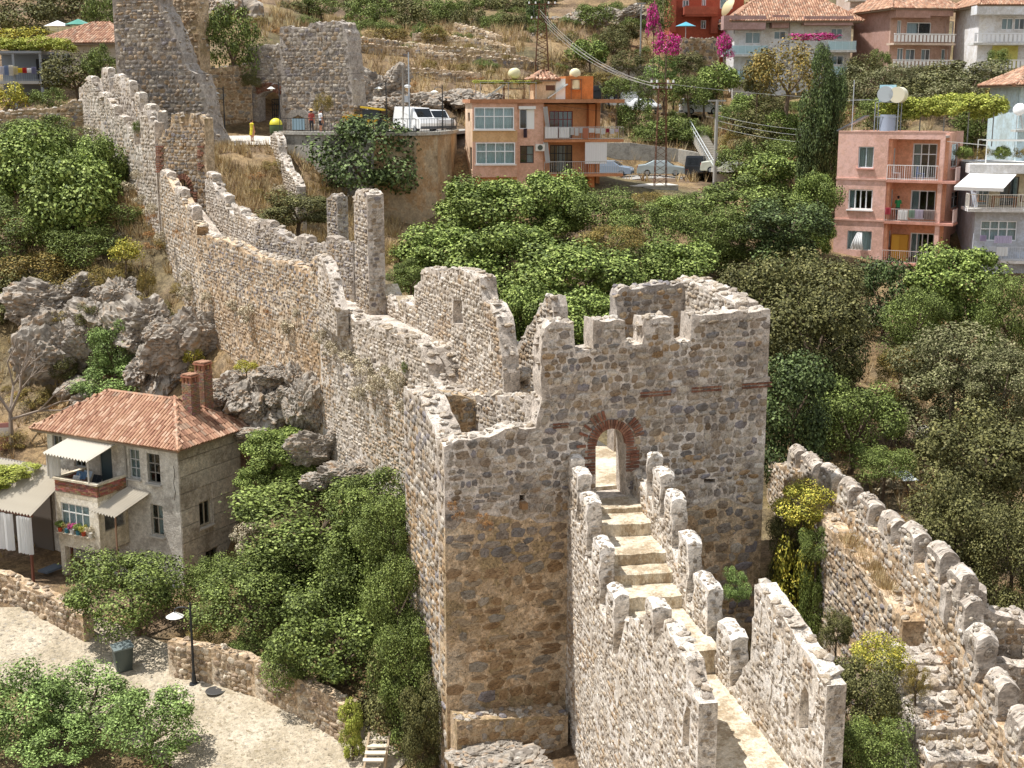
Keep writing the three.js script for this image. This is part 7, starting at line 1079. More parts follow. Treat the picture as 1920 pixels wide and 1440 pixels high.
// ---------- pale blue house at the right edge ----------
{
  seed(33); const th = thing('pale_blue_house', 'pale blue house with white awning and balcony at the right edge', 'house');
  const a = at(1812, 400, 90), fr = new Frame([a.x, 90], [a.x + 7, 89]), blue = pm(0xc2cad8), white = pm(0xe4e6ea), yr = fr.pick(1860, 308)[1], yc = fr.pick(1860, 325)[1], F2 = fr.pick(1860, 392, 1)[1], F1 = fr.pick(1890, 488, 1)[1], yb = Y(-15), s1 = fr.pick(1825, 450)[0];
  panel(th, fr, rect(s1, 7, yb, F2 - .2), [hole(pxRect(fr, 1838, 414, 1907, 452))], blue, .25); windowAt(th, fr, ...pxRect(fr, 1838, 414, 1907, 452), { cols: 4, rows: [1.5, 1], col: 0xeceef0, curtain: 0xd8dce0, f: .08 });
  panel(th, new Frame(fr.plan(0, -1.6), fr.plan(7, -1.6)), rect(.6, 7, F2, yr), [hole([2.4, 3.6, F2 + .05, F2 + 2]), hole([.9, 1.7, F2 + .05, F2 + 2])], pm(0xd8cdb0), .25, 'recess_wall'); const fk = new Frame(fr.plan(0, -1.6), fr.plan(7, -1.6)); windowAt(th, fk, 2.4, 3.6, F2 + .05, F2 + 2, { cols: 2, col: 0x5a4a40 }); windowAt(th, fk, .9, 1.7, F2 + .05, F2 + 2, { cols: 2, col: 0xe8eaec, curtain: 0xd0d6da });
  box(th, 'roof_beam', fr, -.02, 7, yc, yr, -1.3, .25, white); box(th, 'roof_slab', fr, .6, 7, yc + .1, yr - .05, -7, -1.31, white); box(th, 'balcony_slab', fr, -.1, 7, F2 - .2, F2, -1.59, 1.0, white); railing(th, fr, -.05, 6.9, F2, .95, .95, 0xe8e4dc, .14, 1.2); box(th, 'column', fr, 3.6, 3.9, F2 + .003, yc - .003, .3, .6, blue); box(th, 'lower_slab', fr, 2.2, 7, F1 - .2, F1, .003, 1.2, white); railing(th, fr, 2.25, 6.9, F1, 1.15, .9, 0xc8ccd4, .14);
  panel(th, new Frame(fr.plan(s1, -7), fr.plan(s1, -.26)), rect(0, 6.7, yb, yr - .1), [], blue, .2, 'side_wall'); box(th, 'floor', fr, s1 + .25, 7, F2 - .18, F2 - .02, -7, -1.9, plain(0x777777)); panel(th, new Frame(fr.plan(7, -7.2), fr.plan(s1, -7.2)), rect(0, 7 - s1, yb, yr), [], blue, .2, 'back_wall');
  const aw = thing('awning', 'white canvas awning over the balcony of the pale blue house', 'awning'); { const p = (x, y, z) => { const q = fr.pick(x, y, z); return [q[0], q[1], z]; }, A1 = p(1818, 325, .28), B1 = p(1906, 327, .28), C1 = p(1882, 353, 2), D1 = p(1789, 350, 2), g = new GB(); g.quad(D1, C1, B1, A1); const lo = v => [v[0], v[1] - .03, v[2]], vl = v => [v[0], v[1] - .22, v[2]]; g.quad(lo(A1), lo(B1), lo(C1), lo(D1)); g.quad(vl(D1), vl(C1), C1, D1); fr.put(mesh('canvas', g.build(), cloth(0xf4f2ee), aw)); const ar = new GB(); ar.bar([D1[0] + .1, D1[1] - .05, 2], [D1[0] + .6, A1[1] - 1, .3], .025, [1, 1, 1], 4); ar.bar([C1[0] - .1, C1[1] - .05, 2], [C1[0] - .1, A1[1] - 1, .3], .025, [1, 1, 1], 4); fr.put(mesh('arms', ar.build(), plain(0xd8d8d4), aw)); }
  const tb = thing('table', 'wooden table with chairs on the balcony of the pale blue house', 'table'); box(tb, 'top', fr, 1.6, 3.2, F2 + .7, F2 + .75, -.6, .2, plain(0x9a6a40)); for (const s of [1.7, 3.1]) for (const z of [-.5, .1]) box(tb, 'leg', fr, s - .03, s + .03, F2, F2 + .7, z - .03, z + .03, plain(0x8a5c36)); for (const s of [.7, 3.5]) { box(tb, 'bench', fr, s, s + .5, F2 + .4, F2 + .45, -.5, 0, plain(0x9a6a40)); box(tb, 'bench', fr, s, s + .05, F2 + .45, F2 + .9, -.5, 0, plain(0x8a5c36)); }
  const ll = thing('washing_line', 'lavender and white laundry below the balcony of the pale blue house', 'laundry'); for (const [r, c] of [[[1837, 441, 1850, 452], 0xc6bcd8], [[1864, 442, 1898, 456], 0xc9c2dc], [[1853, 462, 1868, 482], 0xe6eaee], [[1868, 463, 1890, 480], 0xf2f4f4]]) { const R = pxRect(fr, ...r, 1.2), m = mesh('garment', foldGeo, cloth(c), ll); m.position.copy(fr.world((R[0] + R[1]) / 2, (R[2] + R[3]) / 2, 1.2)); m.rotation.y = fr.phi; m.scale.set(R[1] - R[0], R[3] - R[2], 1); }
  const pg = thing('pergola', 'white metal pergola with potted plants on the flat roof terrace beside the pink building', 'pergola'); { const g = new GB(), c = lin(0xeeeee8), a = fr.pick(1848, 305, -1)[0], b = 7, h = fr.pick(1848, 264, -1)[1]; for (const s of [a, (a + b) / 2 + .4]) for (const z of [-1, -4]) g.bar([s, yr, z], [s, h, z], .05, c, 4); for (const z of [-1, -2.5, -4]) g.bar([a, h, z], [b, h, z], .04, c, 4); g.bar([a, h - .3, -1], [a - 2.6, h - .05, -1], .03, c, 4); fr.put(mesh('frame', g.build(), M.vc, pg)); for (let i = 0; i < 6; i++) { const f = stuff(mesh('plant', crown(i % 2 ? 'rust' : 'fig', 0, 1), M.leaf, pg)); f.position.copy(fr.world(lerp(.2, 6.5, i / 5), yr + .6, -3.5)); f.scale.set(.6, .6, .6); } }
  const ds = thing('satellite_dish', 'white satellite dish at the right edge on the tall blue house', 'satellite dish'); { const p = at(1913, 208, 92), d = mesh('dish', new THREE.SphereGeometry(.55, 18, 8, 0, 6.3, 0, .9), plain(0xf0f0ee, .5, { side: THREE.DoubleSide }), ds); d.position.copy(p); d.rotation.set(1.2, 0, .5); const g = new GB(); g.bar([p.x, p.y, p.z], [p.x + .4, p.y - 1.2, p.z - .4], .04, [1, 1, 1], 5); mesh('arm', g.build(), plain(0xb0b0b0), ds); }
}
{ const th = thing('tall_blue_house', 'sliver of a tall light blue house with tiled eaves at the right edge', 'house'), a = at(1904, 300, 96), fr = new Frame([a.x, 96], [a.x + 5, 96]), yt = fr.pick(1910, 160)[1]; panel(th, fr, rect(0, 5, Y(-12), yt), [hole([.8, 1.8, yt - 2.4, yt - 1]), hole([.8, 1.8, yt - 5.4, yt - 4])], pm(0xbfd4dc), .3); windowAt(th, fr, .8, 1.8, yt - 2.4, yt - 1, {}); windowAt(th, fr, .8, 1.8, yt - 5.4, yt - 4, {}); panel(th, new Frame(fr.plan(0, -6), fr.plan(0, -.31)), rect(0, 5.6, Y(-12), yt), [], pm(0xbfd4dc), .3, 'side_wall'); hipRoof(th, fr, -.8, 5.5, .8, -6.5, yt, yt + 1.5, [1.8, 3], .26, .4); box(th, 'balcony_slab', fr, -.5, 1, fr.pick(1910, 243)[1] - .15, fr.pick(1910, 243)[1], .003, 1, pm(0xd8dcdc)); railing(th, fr, -.45, 1, fr.pick(1910, 243)[1], .95, 1, 0xe8e8e4, .2); box(th, 'back_wall', fr, 0, 5, Y(-12), yt, -6.2, -6, pm(0xbfd4dc)); }
// ---------- hillside houses ----------
function villa(name, label, Z, px0, px1, pyEave, pyBase, o) {   // frontal house: floors by pixel rows, balconies, roof
  const th = thing(name, label, 'house'), a = at(px0, pyEave, Z), b = at(px1, pyEave, Z), fr = new Frame([a.x, Z], [b.x + 0, Z + (o.dz ?? 0)]), L = fr.L, yt = a.y, yb = at(px0, pyBase, Z).y - 3, D = o.D ?? 9, wm = pm(o.wall), rects = (o.win ?? []).map(w => pxRect(fr, ...w));
  panel(th, fr, rect(0, L, yb, yt), rects.map(hole), wm, .3); rects.forEach((r, i) => windowAt(th, fr, ...r, { cols: 2, f: .09, col: 0xeeeeec, curtain: i % 2 ? 0xc4ccd4 : 0xdadfe2, curtainSpan: [0, i % 3 ? .5 : 1], ...(o.wopt ?? {}) }));
  for (const s of [0, L]) { const f2 = s ? new Frame(fr.plan(L, -.31), fr.plan(L, -D)) : new Frame(fr.plan(0, -D), fr.plan(0, -.31)); panel(th, f2, rect(0, D - .31, yb, yt), [], pm(o.side ?? o.wall), .3, 'side_wall'); } panel(th, new Frame(fr.plan(L, -D), fr.plan(0, -D)), rect(0, L, yb, yt), [], wm, .2, 'back_wall');
  for (const [x0, x1, py, z, col, glass] of o.balc ?? []) { const p = fr.pick(x0, py, z), q = fr.pick(x1, py, z); box(th, 'balcony_slab', fr, p[0], q[0], p[1] - .22, p[1], .003, z, pm(o.slab ?? 0xdfe2e2)); if (glass) { const g = box(th, 'balustrade', fr, p[0] + .05, q[0] - .05, p[1], p[1] + .95, z - .06, z - .03, new THREE.MeshPhysicalMaterial({ color: 0xcfe8ec, roughness: .1, transmission: .5, thickness: 0 })); railing(th, fr, p[0] + .04, q[0] - .04, p[1], z - .03, 1, col, .9, z * .9); } else { const n = Math.round((q[0] - p[0]) / .45), g = new GB(); for (let i = 0; i < n; i++) { const s = lerp(p[0], q[0], i / n); g.box(s + .04, s + .32, p[1] + .12, p[1] + .85, z - .08, z - .04); } g.box(p[0], q[0], p[1] + .9, p[1] + 1, z - .1, z); fr.put(stuff(mesh('balustrade', g.build(), plain(col), th))); } }
  for (const [x0, x1, y0, y1, z, col] of o.fascia ?? []) { const r = pxRect(fr, x0, y0, x1, y1, z); box(th, 'fascia', fr, r[0], r[1], r[2], r[3], .003, z, pm(col)); }
  if (o.roof !== 0) hipRoof(th, fr, -(o.eave ?? .9), L + (o.eave ?? .9), o.ez ?? 1.2, -D - .8, yt + .02 + (o.rl ?? 0), yt + (o.rise ?? 2.2) + (o.rl ?? 0), [L * .28, L * .72], .28, .42);
  if (o.roof === 0) box(th, 'roof_slab', fr, -.2, L + .2, yt + .003, yt + .3, -D, .3, wm);
  for (const f of o.floors ?? []) { const y = at(px0, f, Z).y; box(th, 'floor', fr, .31, L - .31, y - .2, y, -D + .31, -.32, plain(0x777777)); }
  return { th, fr, L, yt };
}
seed(61);
villa('white_terraced_house', 'white house with glass balconies and pink fascia under a long tiled roof', 157, 1378, 1597, 42, 190, { wall: 0xe6e8ea, D: 10, floors: [102, 148], rise: 3.4, ez: 2.2, win: [[1397, 60, 1426, 82], [1451, 58, 1474, 74], [1528, 54, 1536, 78], [1558, 53, 1580, 74], [1400, 110, 1425, 130], [1558, 104, 1582, 122], [1400, 155, 1425, 172]], balc: [[1355, 1440, 102, 2, 0xd8e4e8, 1], [1360, 1440, 149, 2, 0x8a9aa0, 1], [1552, 1606, 94, 2, 0xd8e4e8, 1], [1552, 1606, 141, 2, 0xd8e4e8, 1]], fascia: [[1357, 1436, 29, 55, 2.1, 0xb99a96], [1448, 1480, 28, 52, 1.6, 0xb99a96], [1508, 1600, 30, 47, 2, 0xb99a96], [1480, 1507, 26, 150, .6, 0xd8d8d6]] });
villa('beige_house', 'beige house with two white balconies and curved tiled roof near the top right', 152, 1672, 1790, 18, 130, { wall: 0xc4a494, side: 0xb08c80, D: 9, floors: [80, 128], rise: 2.6, dz: 1.5, ez: 1.8, slab: 0xd8c4b4, win: [[1682, 38, 1690, 66], [1700, 42, 1746, 66], [1772, 40, 1788, 66], [1682, 90, 1694, 116], [1698, 92, 1716, 116], [1727, 92, 1744, 116], [1765, 92, 1778, 116]], balc: [[1676, 1792, 80, 1.7, 0xf2f0ec, 0], [1674, 1792, 129, 1.7, 0xf2f0ec, 0]], fascia: [[1680, 1745, 16, 33, 1.6, 0xb89488], [1745, 1788, 16, 30, 1.6, 0xb89488]] });
villa('white_yellow_house', 'white house with a yellow lower storey and flower balcony at the top right corner', 147, 1838, 1960, 12, 140, { wall: 0xe8e8ea, D: 8, floors: [80, 128], rise: 2.4, ez: 2, win: [[1878, 34, 1900, 56], [1902, 34, 1922, 56], [1877, 88, 1890, 112], [1894, 88, 1908, 112]], balc: [[1826, 1990, 80, 2, 0xeef0f2, 0], [1828, 1960, 130, 2, 0xf2f0ee, 0]], fascia: [[1832, 1960, 10, 27, 1.9, 0xe4e8ee], [1860, 1908, 82, 128, .06, 0xd9d47a]] });
villa('red_house', 'brick-red house with dark balconies at the top edge behind the bougainvillea', 165, 1262, 1396, -30, 90, { wall: 0xa8543c, D: 9, roof: 0, floors: [26, 70], slab: 0xa8543c, win: [[1350, -10, 1374, 16], [1316, -8, 1324, 14], [1314, 38, 1324, 54], [1348, 36, 1356, 56], [1280, 0, 1292, 20]], balc: [[1285, 1346, 27, 2.2, 0xa04a34, 0]], fascia: [[1283, 1346, 12, 27, 2.3, 0xb05a42], [1256, 1268, -30, 60, 1.2, 0xb05a42], [1334, 1346, 27, 62, 2, 0x9a4c36]] });
villa('rear_terrace_house', 'house with a shaded veranda glimpsed between the tiled roofs at the top', 180, 1596, 1672, -30, 60, { wall: 0xc9b8ae, D: 8, roof: 0, win: [[1610, 6, 1632, 26], [1640, 6, 1660, 26]], balc: [[1592, 1676, 30, 1.8, 0xe4e0da, 0]], fascia: [[1590, 1676, -6, 2, 1.8, 0xe4e0da]] });
{ const th = thing('garden_wall', 'dark stone retaining wall under the red house', 'wall'), a = at(1276, 72, 158), b = at(1350, 72, 158), fr = new Frame([a.x, 158], [b.x, 158]); masonry(th, { fr, raw: true, top: [[0, a.y], [fr.L, a.y]], bot: a.y - 8, t: .8, mat: M.mortarBrown, st: { w: .5, h: .34, p: .08, palAt: () => rnd() < .5 ? 'grey' : 'brown' }, capSize: .4, capPal: 'grey' }); }
{ const th = thing('garden_wall', 'tall ochre stone wall between the white and the beige house', 'wall'), a = at(1618, 42, 165), b = at(1672, 42, 165), fr = new Frame([a.x, 165], [b.x, 165]); masonry(th, { fr, raw: true, top: [[0, a.y], [fr.L, a.y]], bot: a.y - 10, t: .8, mat: M.mortarWarm, st: { w: .4, h: .26, p: .06, palAt: () => 'warm' }, capSize: .4, cap: .3 }); }
{ const th = thing('garden_wall', 'low pale stone wall on the slope below the bougainvillea', 'wall'), a = at(1140, 126, 150), b = at(1232, 124, 150), fr = new Frame([a.x, 150], [b.x, 150]); masonry(th, { fr, raw: true, top: [[0, a.y], [fr.L, b.y]], bot: a.y - 3, t: .8, mat: M.mortar, st: { w: .4, h: .26, p: .06, palAt: () => 'light' }, capSize: .4, cap: .5 }); }
{ const th = thing('satellite_dish', 'large beige satellite dish on the left end of the white house roof', 'satellite dish'), p = at(1378, 22, 156), d = mesh('dish', new THREE.SphereGeometry(1.5, 20, 8, 0, 6.3, 0, .85), plain(0xc8b48a, .6, { side: THREE.DoubleSide }), th); d.position.copy(p); d.rotation.set(.5, 0, 1.0); const g = new GB(); g.bar([p.x, p.y - .2, p.z], [p.x, p.y - 2.4, p.z], .08, [1, 1, 1], 5); mesh('mast', g.build(), plain(0x9a9a9a), th); }
{ const th = thing('parasol', 'turquoise parasol on the terrace of the red house', 'parasol'), p = at(1286, 45, 160), m = mesh('canopy', new THREE.ConeGeometry(1.2, .5, 8), cloth(0x3fa8c0), th); m.position.copy(p); const g = new GB(); g.bar([p.x, p.y, p.z], [p.x, p.y - 2.2, p.z], .04, [1, 1, 1], 5); mesh('pole', g.build(), plain(0xdddddd), th); }
// tiled house at the upper left with veranda and parasols
{
  seed(71); const th = thing('hillside_house', 'house with a low red tiled roof behind the olive tree at the upper left', 'house'), a = at(95, 86, 128), b = at(225, 86, 124), fr = new Frame([a.x, 128], [b.x, 126]), L = fr.L, yt = at(140, 82, 127).y, yb = Y(-3), cr = pm(0xd8cfc0);
  panel(th, fr, rect(0, L, yb, yt), [hole([1, 2, yt - 2, yt - .8])], cr, .3); windowAt(th, fr, 1, 2, yt - 2, yt - .8, { cols: 2 }); panel(th, new Frame(fr.plan(0, -6), fr.plan(0, -.31)), rect(0, 5.6, yb, yt), [], cr, .3, 'side_wall'); box(th, 'back_wall', fr, 0, L, yb, yt, -6.3, -6, cr); box(th, 'back_wall', fr, L - .3, L, yb, yt, -5.9, -.4, cr); hipRoof(th, fr, -2, L + .6, 1, -7, yt, at(160, 45, 131).y, [L * .35, L * .55], .3, .42);
  const c = fr.world(L - .6, yt + 1.4, -1.5), ch = mesh('chimney', new THREE.BoxGeometry(.8, 2.2, .7), pm(0xb8a898), th); ch.position.copy(c);
  const v = thing('veranda', 'blue-grey vine-covered veranda with washing at the left edge', 'veranda'), va = at(-30, 100, 120), vb = at(80, 100, 120), vf = new Frame([va.x, 120], [vb.x, 120]), vt = at(20, 100, 120).y, vm = at(20, 152, 120).y, v0 = at(20, 210, 120).y; box(v, 'roof_slab', vf, 0, vf.L, vt, vt + .2, -4, .3, plain(0x8a8f96)); box(v, 'floor_slab', vf, 0, vf.L, vm - .25, vm, -4, .3, plain(0xa8a8a4)); box(v, 'rear_wall', vf, 0, vf.L, v0, vt, -4.2, -4, plain(0x7a828c)); for (const s of [.2, vf.L * .5, vf.L - .2]) box(v, 'post', vf, s - .1, s + .1, v0, vt, 0, .2, plain(0x8e949a)); railing(v, vf, .1, vf.L - .1, vm, .25, .9, 0x9aa0a8, .2); box(v, 'door', vf, vf.L - 2, vf.L - 1, vm, vm + 2, -3.99, -3.93, plain(0x1c2026));
  for (let i = 0; i < 9; i++) { const f = stuff(mesh('vine_leaves', crown('vine', i % 2, 1), M.leaf, v)); f.position.copy(vf.world(lerp(0, vf.L + 2, i / 8), vt + .6 + rr(-.1, .3), rr(-2, .6))); f.scale.set(1.2, .7, 1.3); }
  const l = thing('washing_line', 'row of coloured laundry on the veranda at the left edge', 'laundry'); [0xd8d8e0, 0x8fa0c0, 0xe8e4da, 0xd9cfa8, 0xe6d23a, 0xc03030, 0xf0f0f0, 0x8a8aa8].forEach((c, i) => { const m = mesh('garment', foldGeo, cloth(c), l), p = at(4 + i * 8.5, 132, 119.4); m.position.copy(p); m.scale.set(.38, [.7, .8, .9, .7, .4, .45, .4, .6][i], 1); });
  [['white parasol above the tiled roof at the upper left', 108, 44, 0xf0f0ee], ['green parasol behind the tiled roof at the upper left', 147, 41, 0x3a8f7a]].forEach(([lab, px, py, c]) => { const t = thing('parasol', lab, 'parasol'), p = at(px, py, 140), m = mesh('canopy', new THREE.ConeGeometry(1.5, .6, 8), cloth(c), t); m.position.copy(p); const g = new GB(); g.bar([p.x, p.y, p.z], [p.x, p.y - 3, p.z], .04, [1, 1, 1], 5); mesh('pole', g.build(), plain(0xcccccc), t); });
}

// ---------- vehicles ----------
const tyre = plain(0x1a1a1c, .9), rimM = plain(0x9a9ea2, .4, { metalness: .6 }), glassDark = mat({ color: 0x10161a, roughness: .08 });
function vehicle(name, label, cat, P, yaw, col, prof, W, o = {}) {   // prof: side outline [[x, y]...] closed, glass band [[x0,x1,y0,y1]...]; P on the ground, local x is forward
  const th = thing(name, label, cat, o.group); th.position.copy(P); th.rotation.y = yaw; const paintC = mat({ color: col, roughness: .28, metalness: o.metal ?? .1 });
  const sh = new THREE.Shape(prof.map(p => new THREE.Vector2(p[0], p[1]))), g = new THREE.ExtrudeGeometry(sh, { depth: W - .2, bevelEnabled: true, bevelThickness: .1, bevelSize: .07, bevelSegments: 3, steps: 1 }); g.translate(0, 0, -(W - .2) / 2);
  const Pp = g.attributes.position; for (let i = 0; i < Pp.count; i++) { const y = Pp.getY(i); if (y > o.belt) Pp.setZ(i, Pp.getZ(i) * (1 - (y - o.belt) * .16)); } g.computeVertexNormals(); mesh('body', g, paintC, th);
  for (const s of [-1, 1]) for (const q of o.glass) { const gg = new THREE.ExtrudeGeometry(new THREE.Shape(q.map(p => new THREE.Vector2(p[0], p[1]))), { depth: .02, bevelEnabled: false }), m = mesh('side_window', gg, glassDark, th), ym = q.reduce((a, b) => a + b[1], 0) / q.length; m.position.z = s * ((W / 2) * (1 - (ym - o.belt) * .16) + .012) - .01; m.rotation.x = -s * .14; m.position.y = .02; }
  for (const [x0, y0, x1, y1, n] of o.screens) { const L = Math.hypot(x1 - x0, y1 - y0), m = mesh(n, unitBox, glassDark, th), a = Math.atan2(y1 - y0, x1 - x0); let nx = -(y1 - y0) / L, ny = (x1 - x0) / L; if (ny < 0) { nx = -nx; ny = -ny; } m.position.set((x0 + x1) / 2 + nx * .085, (y0 + y1) / 2 + ny * .085, 0); m.rotation.z = a; m.scale.set(L, .03, W * .78); }
  const wg = new THREE.CylinderGeometry(o.r ?? .31, o.r ?? .31, .2, 20), rg = new THREE.CylinderGeometry((o.r ?? .31) * .6, (o.r ?? .31) * .6, .22, 14); for (const x of o.axles) for (const s of [-1, 1]) { const w = mesh('wheel', wg, tyre, th); w.position.set(x, o.r ?? .31, s * (W / 2 - .1)); w.rotation.x = Math.PI / 2; mesh('rim', rg, rimM, w); }
  for (const s of [-1, 1]) { const h = mesh('headlight', unitBox, plain(0xe8ecee, .15), th); h.position.set(o.front + .03, .68, s * W * .34); h.scale.set(.1, .14, .3); const t = mesh('tail_light', unitBox, plain(0x8a1a18, .3), th); t.position.set(o.back - .03, .8, s * W * .38); t.scale.set(.08, .22, .18); }
  const b = mesh('bumper', unitBox, plain(o.bump ?? 0x55585c), th); b.position.set(o.front, .38, 0); b.scale.set(.16, .2, W * .96); const b2 = mesh('bumper', unitBox, plain(o.bump ?? 0x55585c), th); b2.position.set(o.back, .38, 0); b2.scale.set(.16, .2, W * .96); return th;
}
const sedan = { prof: [[-2.15, .3], [2.15, .3], [2.2, .6], [2.05, .78], [1.15, .92], [.45, 1.36], [-.75, 1.38], [-1.55, 1.02], [-2.1, .95], [-2.2, .6]], W: 1.72, o: { belt: .95, glass: [[[-.6, .98], [.1, .98], [.1, 1.3], [-.62, 1.3]], [[.18, .98], [.95, .98], [.42, 1.28], [.18, 1.3]], [[-1.35, .99], [-.68, .98], [-.7, 1.29], [-1.05, 1.2]]], screens: [[1.1, .97, .5, 1.34, 'windscreen'], [-1.5, 1.05, -.82, 1.38, 'rear_window']], axles: [-1.3, 1.32], front: 2.2, back: -2.2 } };
const wagon = { prof: [[-2.1, .34], [2.05, .34], [2.15, .65], [2.05, .9], [1.2, 1.02], [.65, 1.62], [-1.9, 1.66], [-2.15, 1.0]], W: 1.75, o: { belt: 1, r: .36, glass: [[[-1.85, 1.08], [-1.0, 1.08], [-1.0, 1.52], [-1.8, 1.52]], [[-.92, 1.08], [-.05, 1.08], [-.05, 1.52], [-.92, 1.52]], [[.03, 1.08], [.95, 1.08], [.55, 1.5], [.03, 1.52]]], screens: [[1.15, 1.06, .72, 1.58, 'windscreen'], [-2.14, 1.08, -1.96, 1.6, 'rear_window']], axles: [-1.25, 1.3], front: 2.12, back: -2.14 } };
const van = { prof: [[-2.0, .34], [2.0, .34], [2.1, .7], [1.95, .98], [1.35, 1.08], [.75, 1.8], [-1.95, 1.88], [-2.05, 1.0]], W: 1.75, o: { belt: 1.1, glass: [[[.0, 1.15], [1.15, 1.15], [.72, 1.68], [.0, 1.7]]], screens: [[1.32, 1.12, .82, 1.75, 'windscreen'], [-2.06, 1.15, -1.99, 1.75, 'rear_window']], axles: [-1.25, 1.25], front: 2.05, back: -2.03 } };
const on = (px, py, z0) => ground(px, py, z0 ?? 110); const put = (px, py, Z, lift = 0) => { const p = at(px, py, Z); p.y = gY(p.x, Z) + lift; return p; };
const vh = (n, l, c, P, yaw, col, t, x = {}) => vehicle(n, l, c, P, yaw, col, t.prof, t.W, { ...t.o, ...x });
vh('parked_car', 'silver hatchback parked side-on below the concrete road wall', 'car', put(1240, 322, 126.6, .34), -.12, 0xaeb8b8, sedan, { metal: .5, bump: 0x9aa4a4 });
vh('parked_van', 'dark grey minivan seen from behind on the lower road', 'van', put(1305, 330, 124.2, .34), 1.35, 0x2c3138, van, { bump: 0x2c3138, glass: [[[-1.8, 1.15], [-.5, 1.15], [-.5, 1.7], [-1.75, 1.72]], [[-.4, 1.15], [1.15, 1.15], [.72, 1.68], [-.4, 1.7]]] });
vh('parked_car', 'cream car half hidden by leaves beside the concrete pole', 'car', put(1362, 334, 121, .34), -.3, 0xc6c8b8, sedan, { bump: 0xb0b2a4 });
vh('parked_car', 'grey car nose showing behind the orange house balcony', 'car', put(1142, 304, 127, .34), -.25, 0x8a98a8, sedan);
vh('parked_car', 'white off-road wagon parked on the upper road beside the concrete pole', 'car', put(1313, 214, 148, .34), .1, 0xeeeeee, wagon);
vh('parked_car', 'white car facing the viewer behind the rusty lattice pole', 'car', put(1207, 213, 147, .34), -1.1, 0xeceef0, sedan);
vh('parked_car', 'white jeep at the orange house roof corner, half behind a tree', 'car', put(1160, 186, 149.5, .34), Math.PI - .1, 0xf0f0f0, wagon);
vh('parked_car', 'black car end showing beside the orange roof tower', 'car', put(1126, 184, 149, .34), Math.PI - .1, 0x1c1e22, wagon);
{ const y = Y(-2.37); const P = (px, Z) => { const p = at(px, 235, Z); p.y = y; return p; };
  vh('parked_van', 'white panel van parked on the terrace behind the railing', 'van', P(780, 107), -.95, 0xf0f0ee, van); vh('parked_van', 'white pick-up wagon next to the panel van on the terrace', 'van', P(812, 109), -1.0, 0xe8eaea, wagon);
  const th = thing('yellow_loader', 'yellow construction vehicle with tilted canopy on the terrace', 'construction vehicle'), p = P(694, 109); th.position.copy(p); const g = (n, x0, x1, y0, y1, z0, z1, c) => { const m = mesh(n, unitBox, plain(c, .45), th); m.position.set((x0 + x1) / 2, (y0 + y1) / 2, (z0 + z1) / 2); m.scale.set(x1 - x0, y1 - y0, z1 - z0); return m; }; g('chassis', -1.5, 1.3, .5, .95, -.6, .6, 0xc89a1c); g('engine_cover', -1.6, -.5, .95, 1.35, -.55, .55, 0xd8a820); g('cab_glass', -.45, .75, .95, 1.7, -.55, .55, 0x2a3036); const c = g('canopy', -.7, 1.2, 1.75, 1.88, -.8, .8, 0xe0b81e); c.rotation.z = -.12; for (const s of [-.55, .55]) for (const x of [-.5, .8]) g('canopy_post', x - .04, x + .04, .9, 1.78, s - .04, s + .04, 0x2a2a2a); g('bucket_arm', -2.2, -1.4, .9, 1.2, -.2, .2, 0xd8a820); const wg = new THREE.CylinderGeometry(.48, .48, .32, 18); for (const x of [-1.1, .95]) for (const s of [-.7, .7]) { const w = mesh('wheel', wg, tyre, th); w.position.set(x, .48, s); w.rotation.x = Math.PI / 2; } }
// ---------- lamps, poles, pylons, cables ----------
const iron = plain(0x23262a, .5);
function lampPost(label, p, h, side = -1) { const th = thing('lamp_post', label, 'lamp post', 'pole lamps with white shades'); th.position.copy(p); const g = new GB(), c = [1, 1, 1]; g.bar([0, 0, 0], [0, .5, 0], .11, c, 8, .07); g.bar([0, .5, 0], [0, h, 0], .055, c, 8, .04); mesh('pole', g.build(), iron, th); const a = new GB(); let q = [0, h - .35, 0]; for (let i = 1; i <= 6; i++) { const t = i / 6 * Math.PI * .85, r = [side * (.32 - Math.cos(t) * .32), h - .35 + Math.sin(t) * .2, 0]; a.bar(q, r, .025, c, 5); q = r; } a.bar(q, [q[0], q[1] - .12, 0], .03, c, 5); mesh('arm', a.build(), iron, th); const s = mesh('lamp_shade', new THREE.CylinderGeometry(.07, .34, .16, 16, 1, false), plain(0xdedbd0, .6), th); s.position.set(q[0], q[1] - .2, 0); const b = mesh('bulb_globe', new THREE.SphereGeometry(.11, 10, 8), plain(0xd8d8d0, .2), th); b.position.set(q[0], q[1] - .32, 0); const f = mesh('base_plate', new THREE.CylinderGeometry(.18, .2, .08, 12), iron, th); f.position.y = .04; }
{ const q = atY(365, 1298, -22.45); lampPost('black iron lamp post with white shade beside the cobbled path', new V3(q[0], gY(...q) + .05, -q[1]), 3.35); const y = Y(-2.9);
  [['lamp post with white shade by the watch tower foot near the gate', 422, 107, 4.2], ['lamp post standing in front of the gate arch', 526, 106.5, 4.6]].forEach(([l, px, Z, h]) => { const p = at(px, 250, Z); p.y = gY(p.x, Z) + .1; lampPost(l, p, h); }); [['lamp post with white shade left of the parked white vans', 725, 110, 3.9], ['lamp post with white shade right of the parked white vans', 830, 106, 3.6]].forEach(([l, px, Z, h]) => { const p = at(px, 240, Z); p.y = Y(-2.37); lampPost(l, p, h); }); }
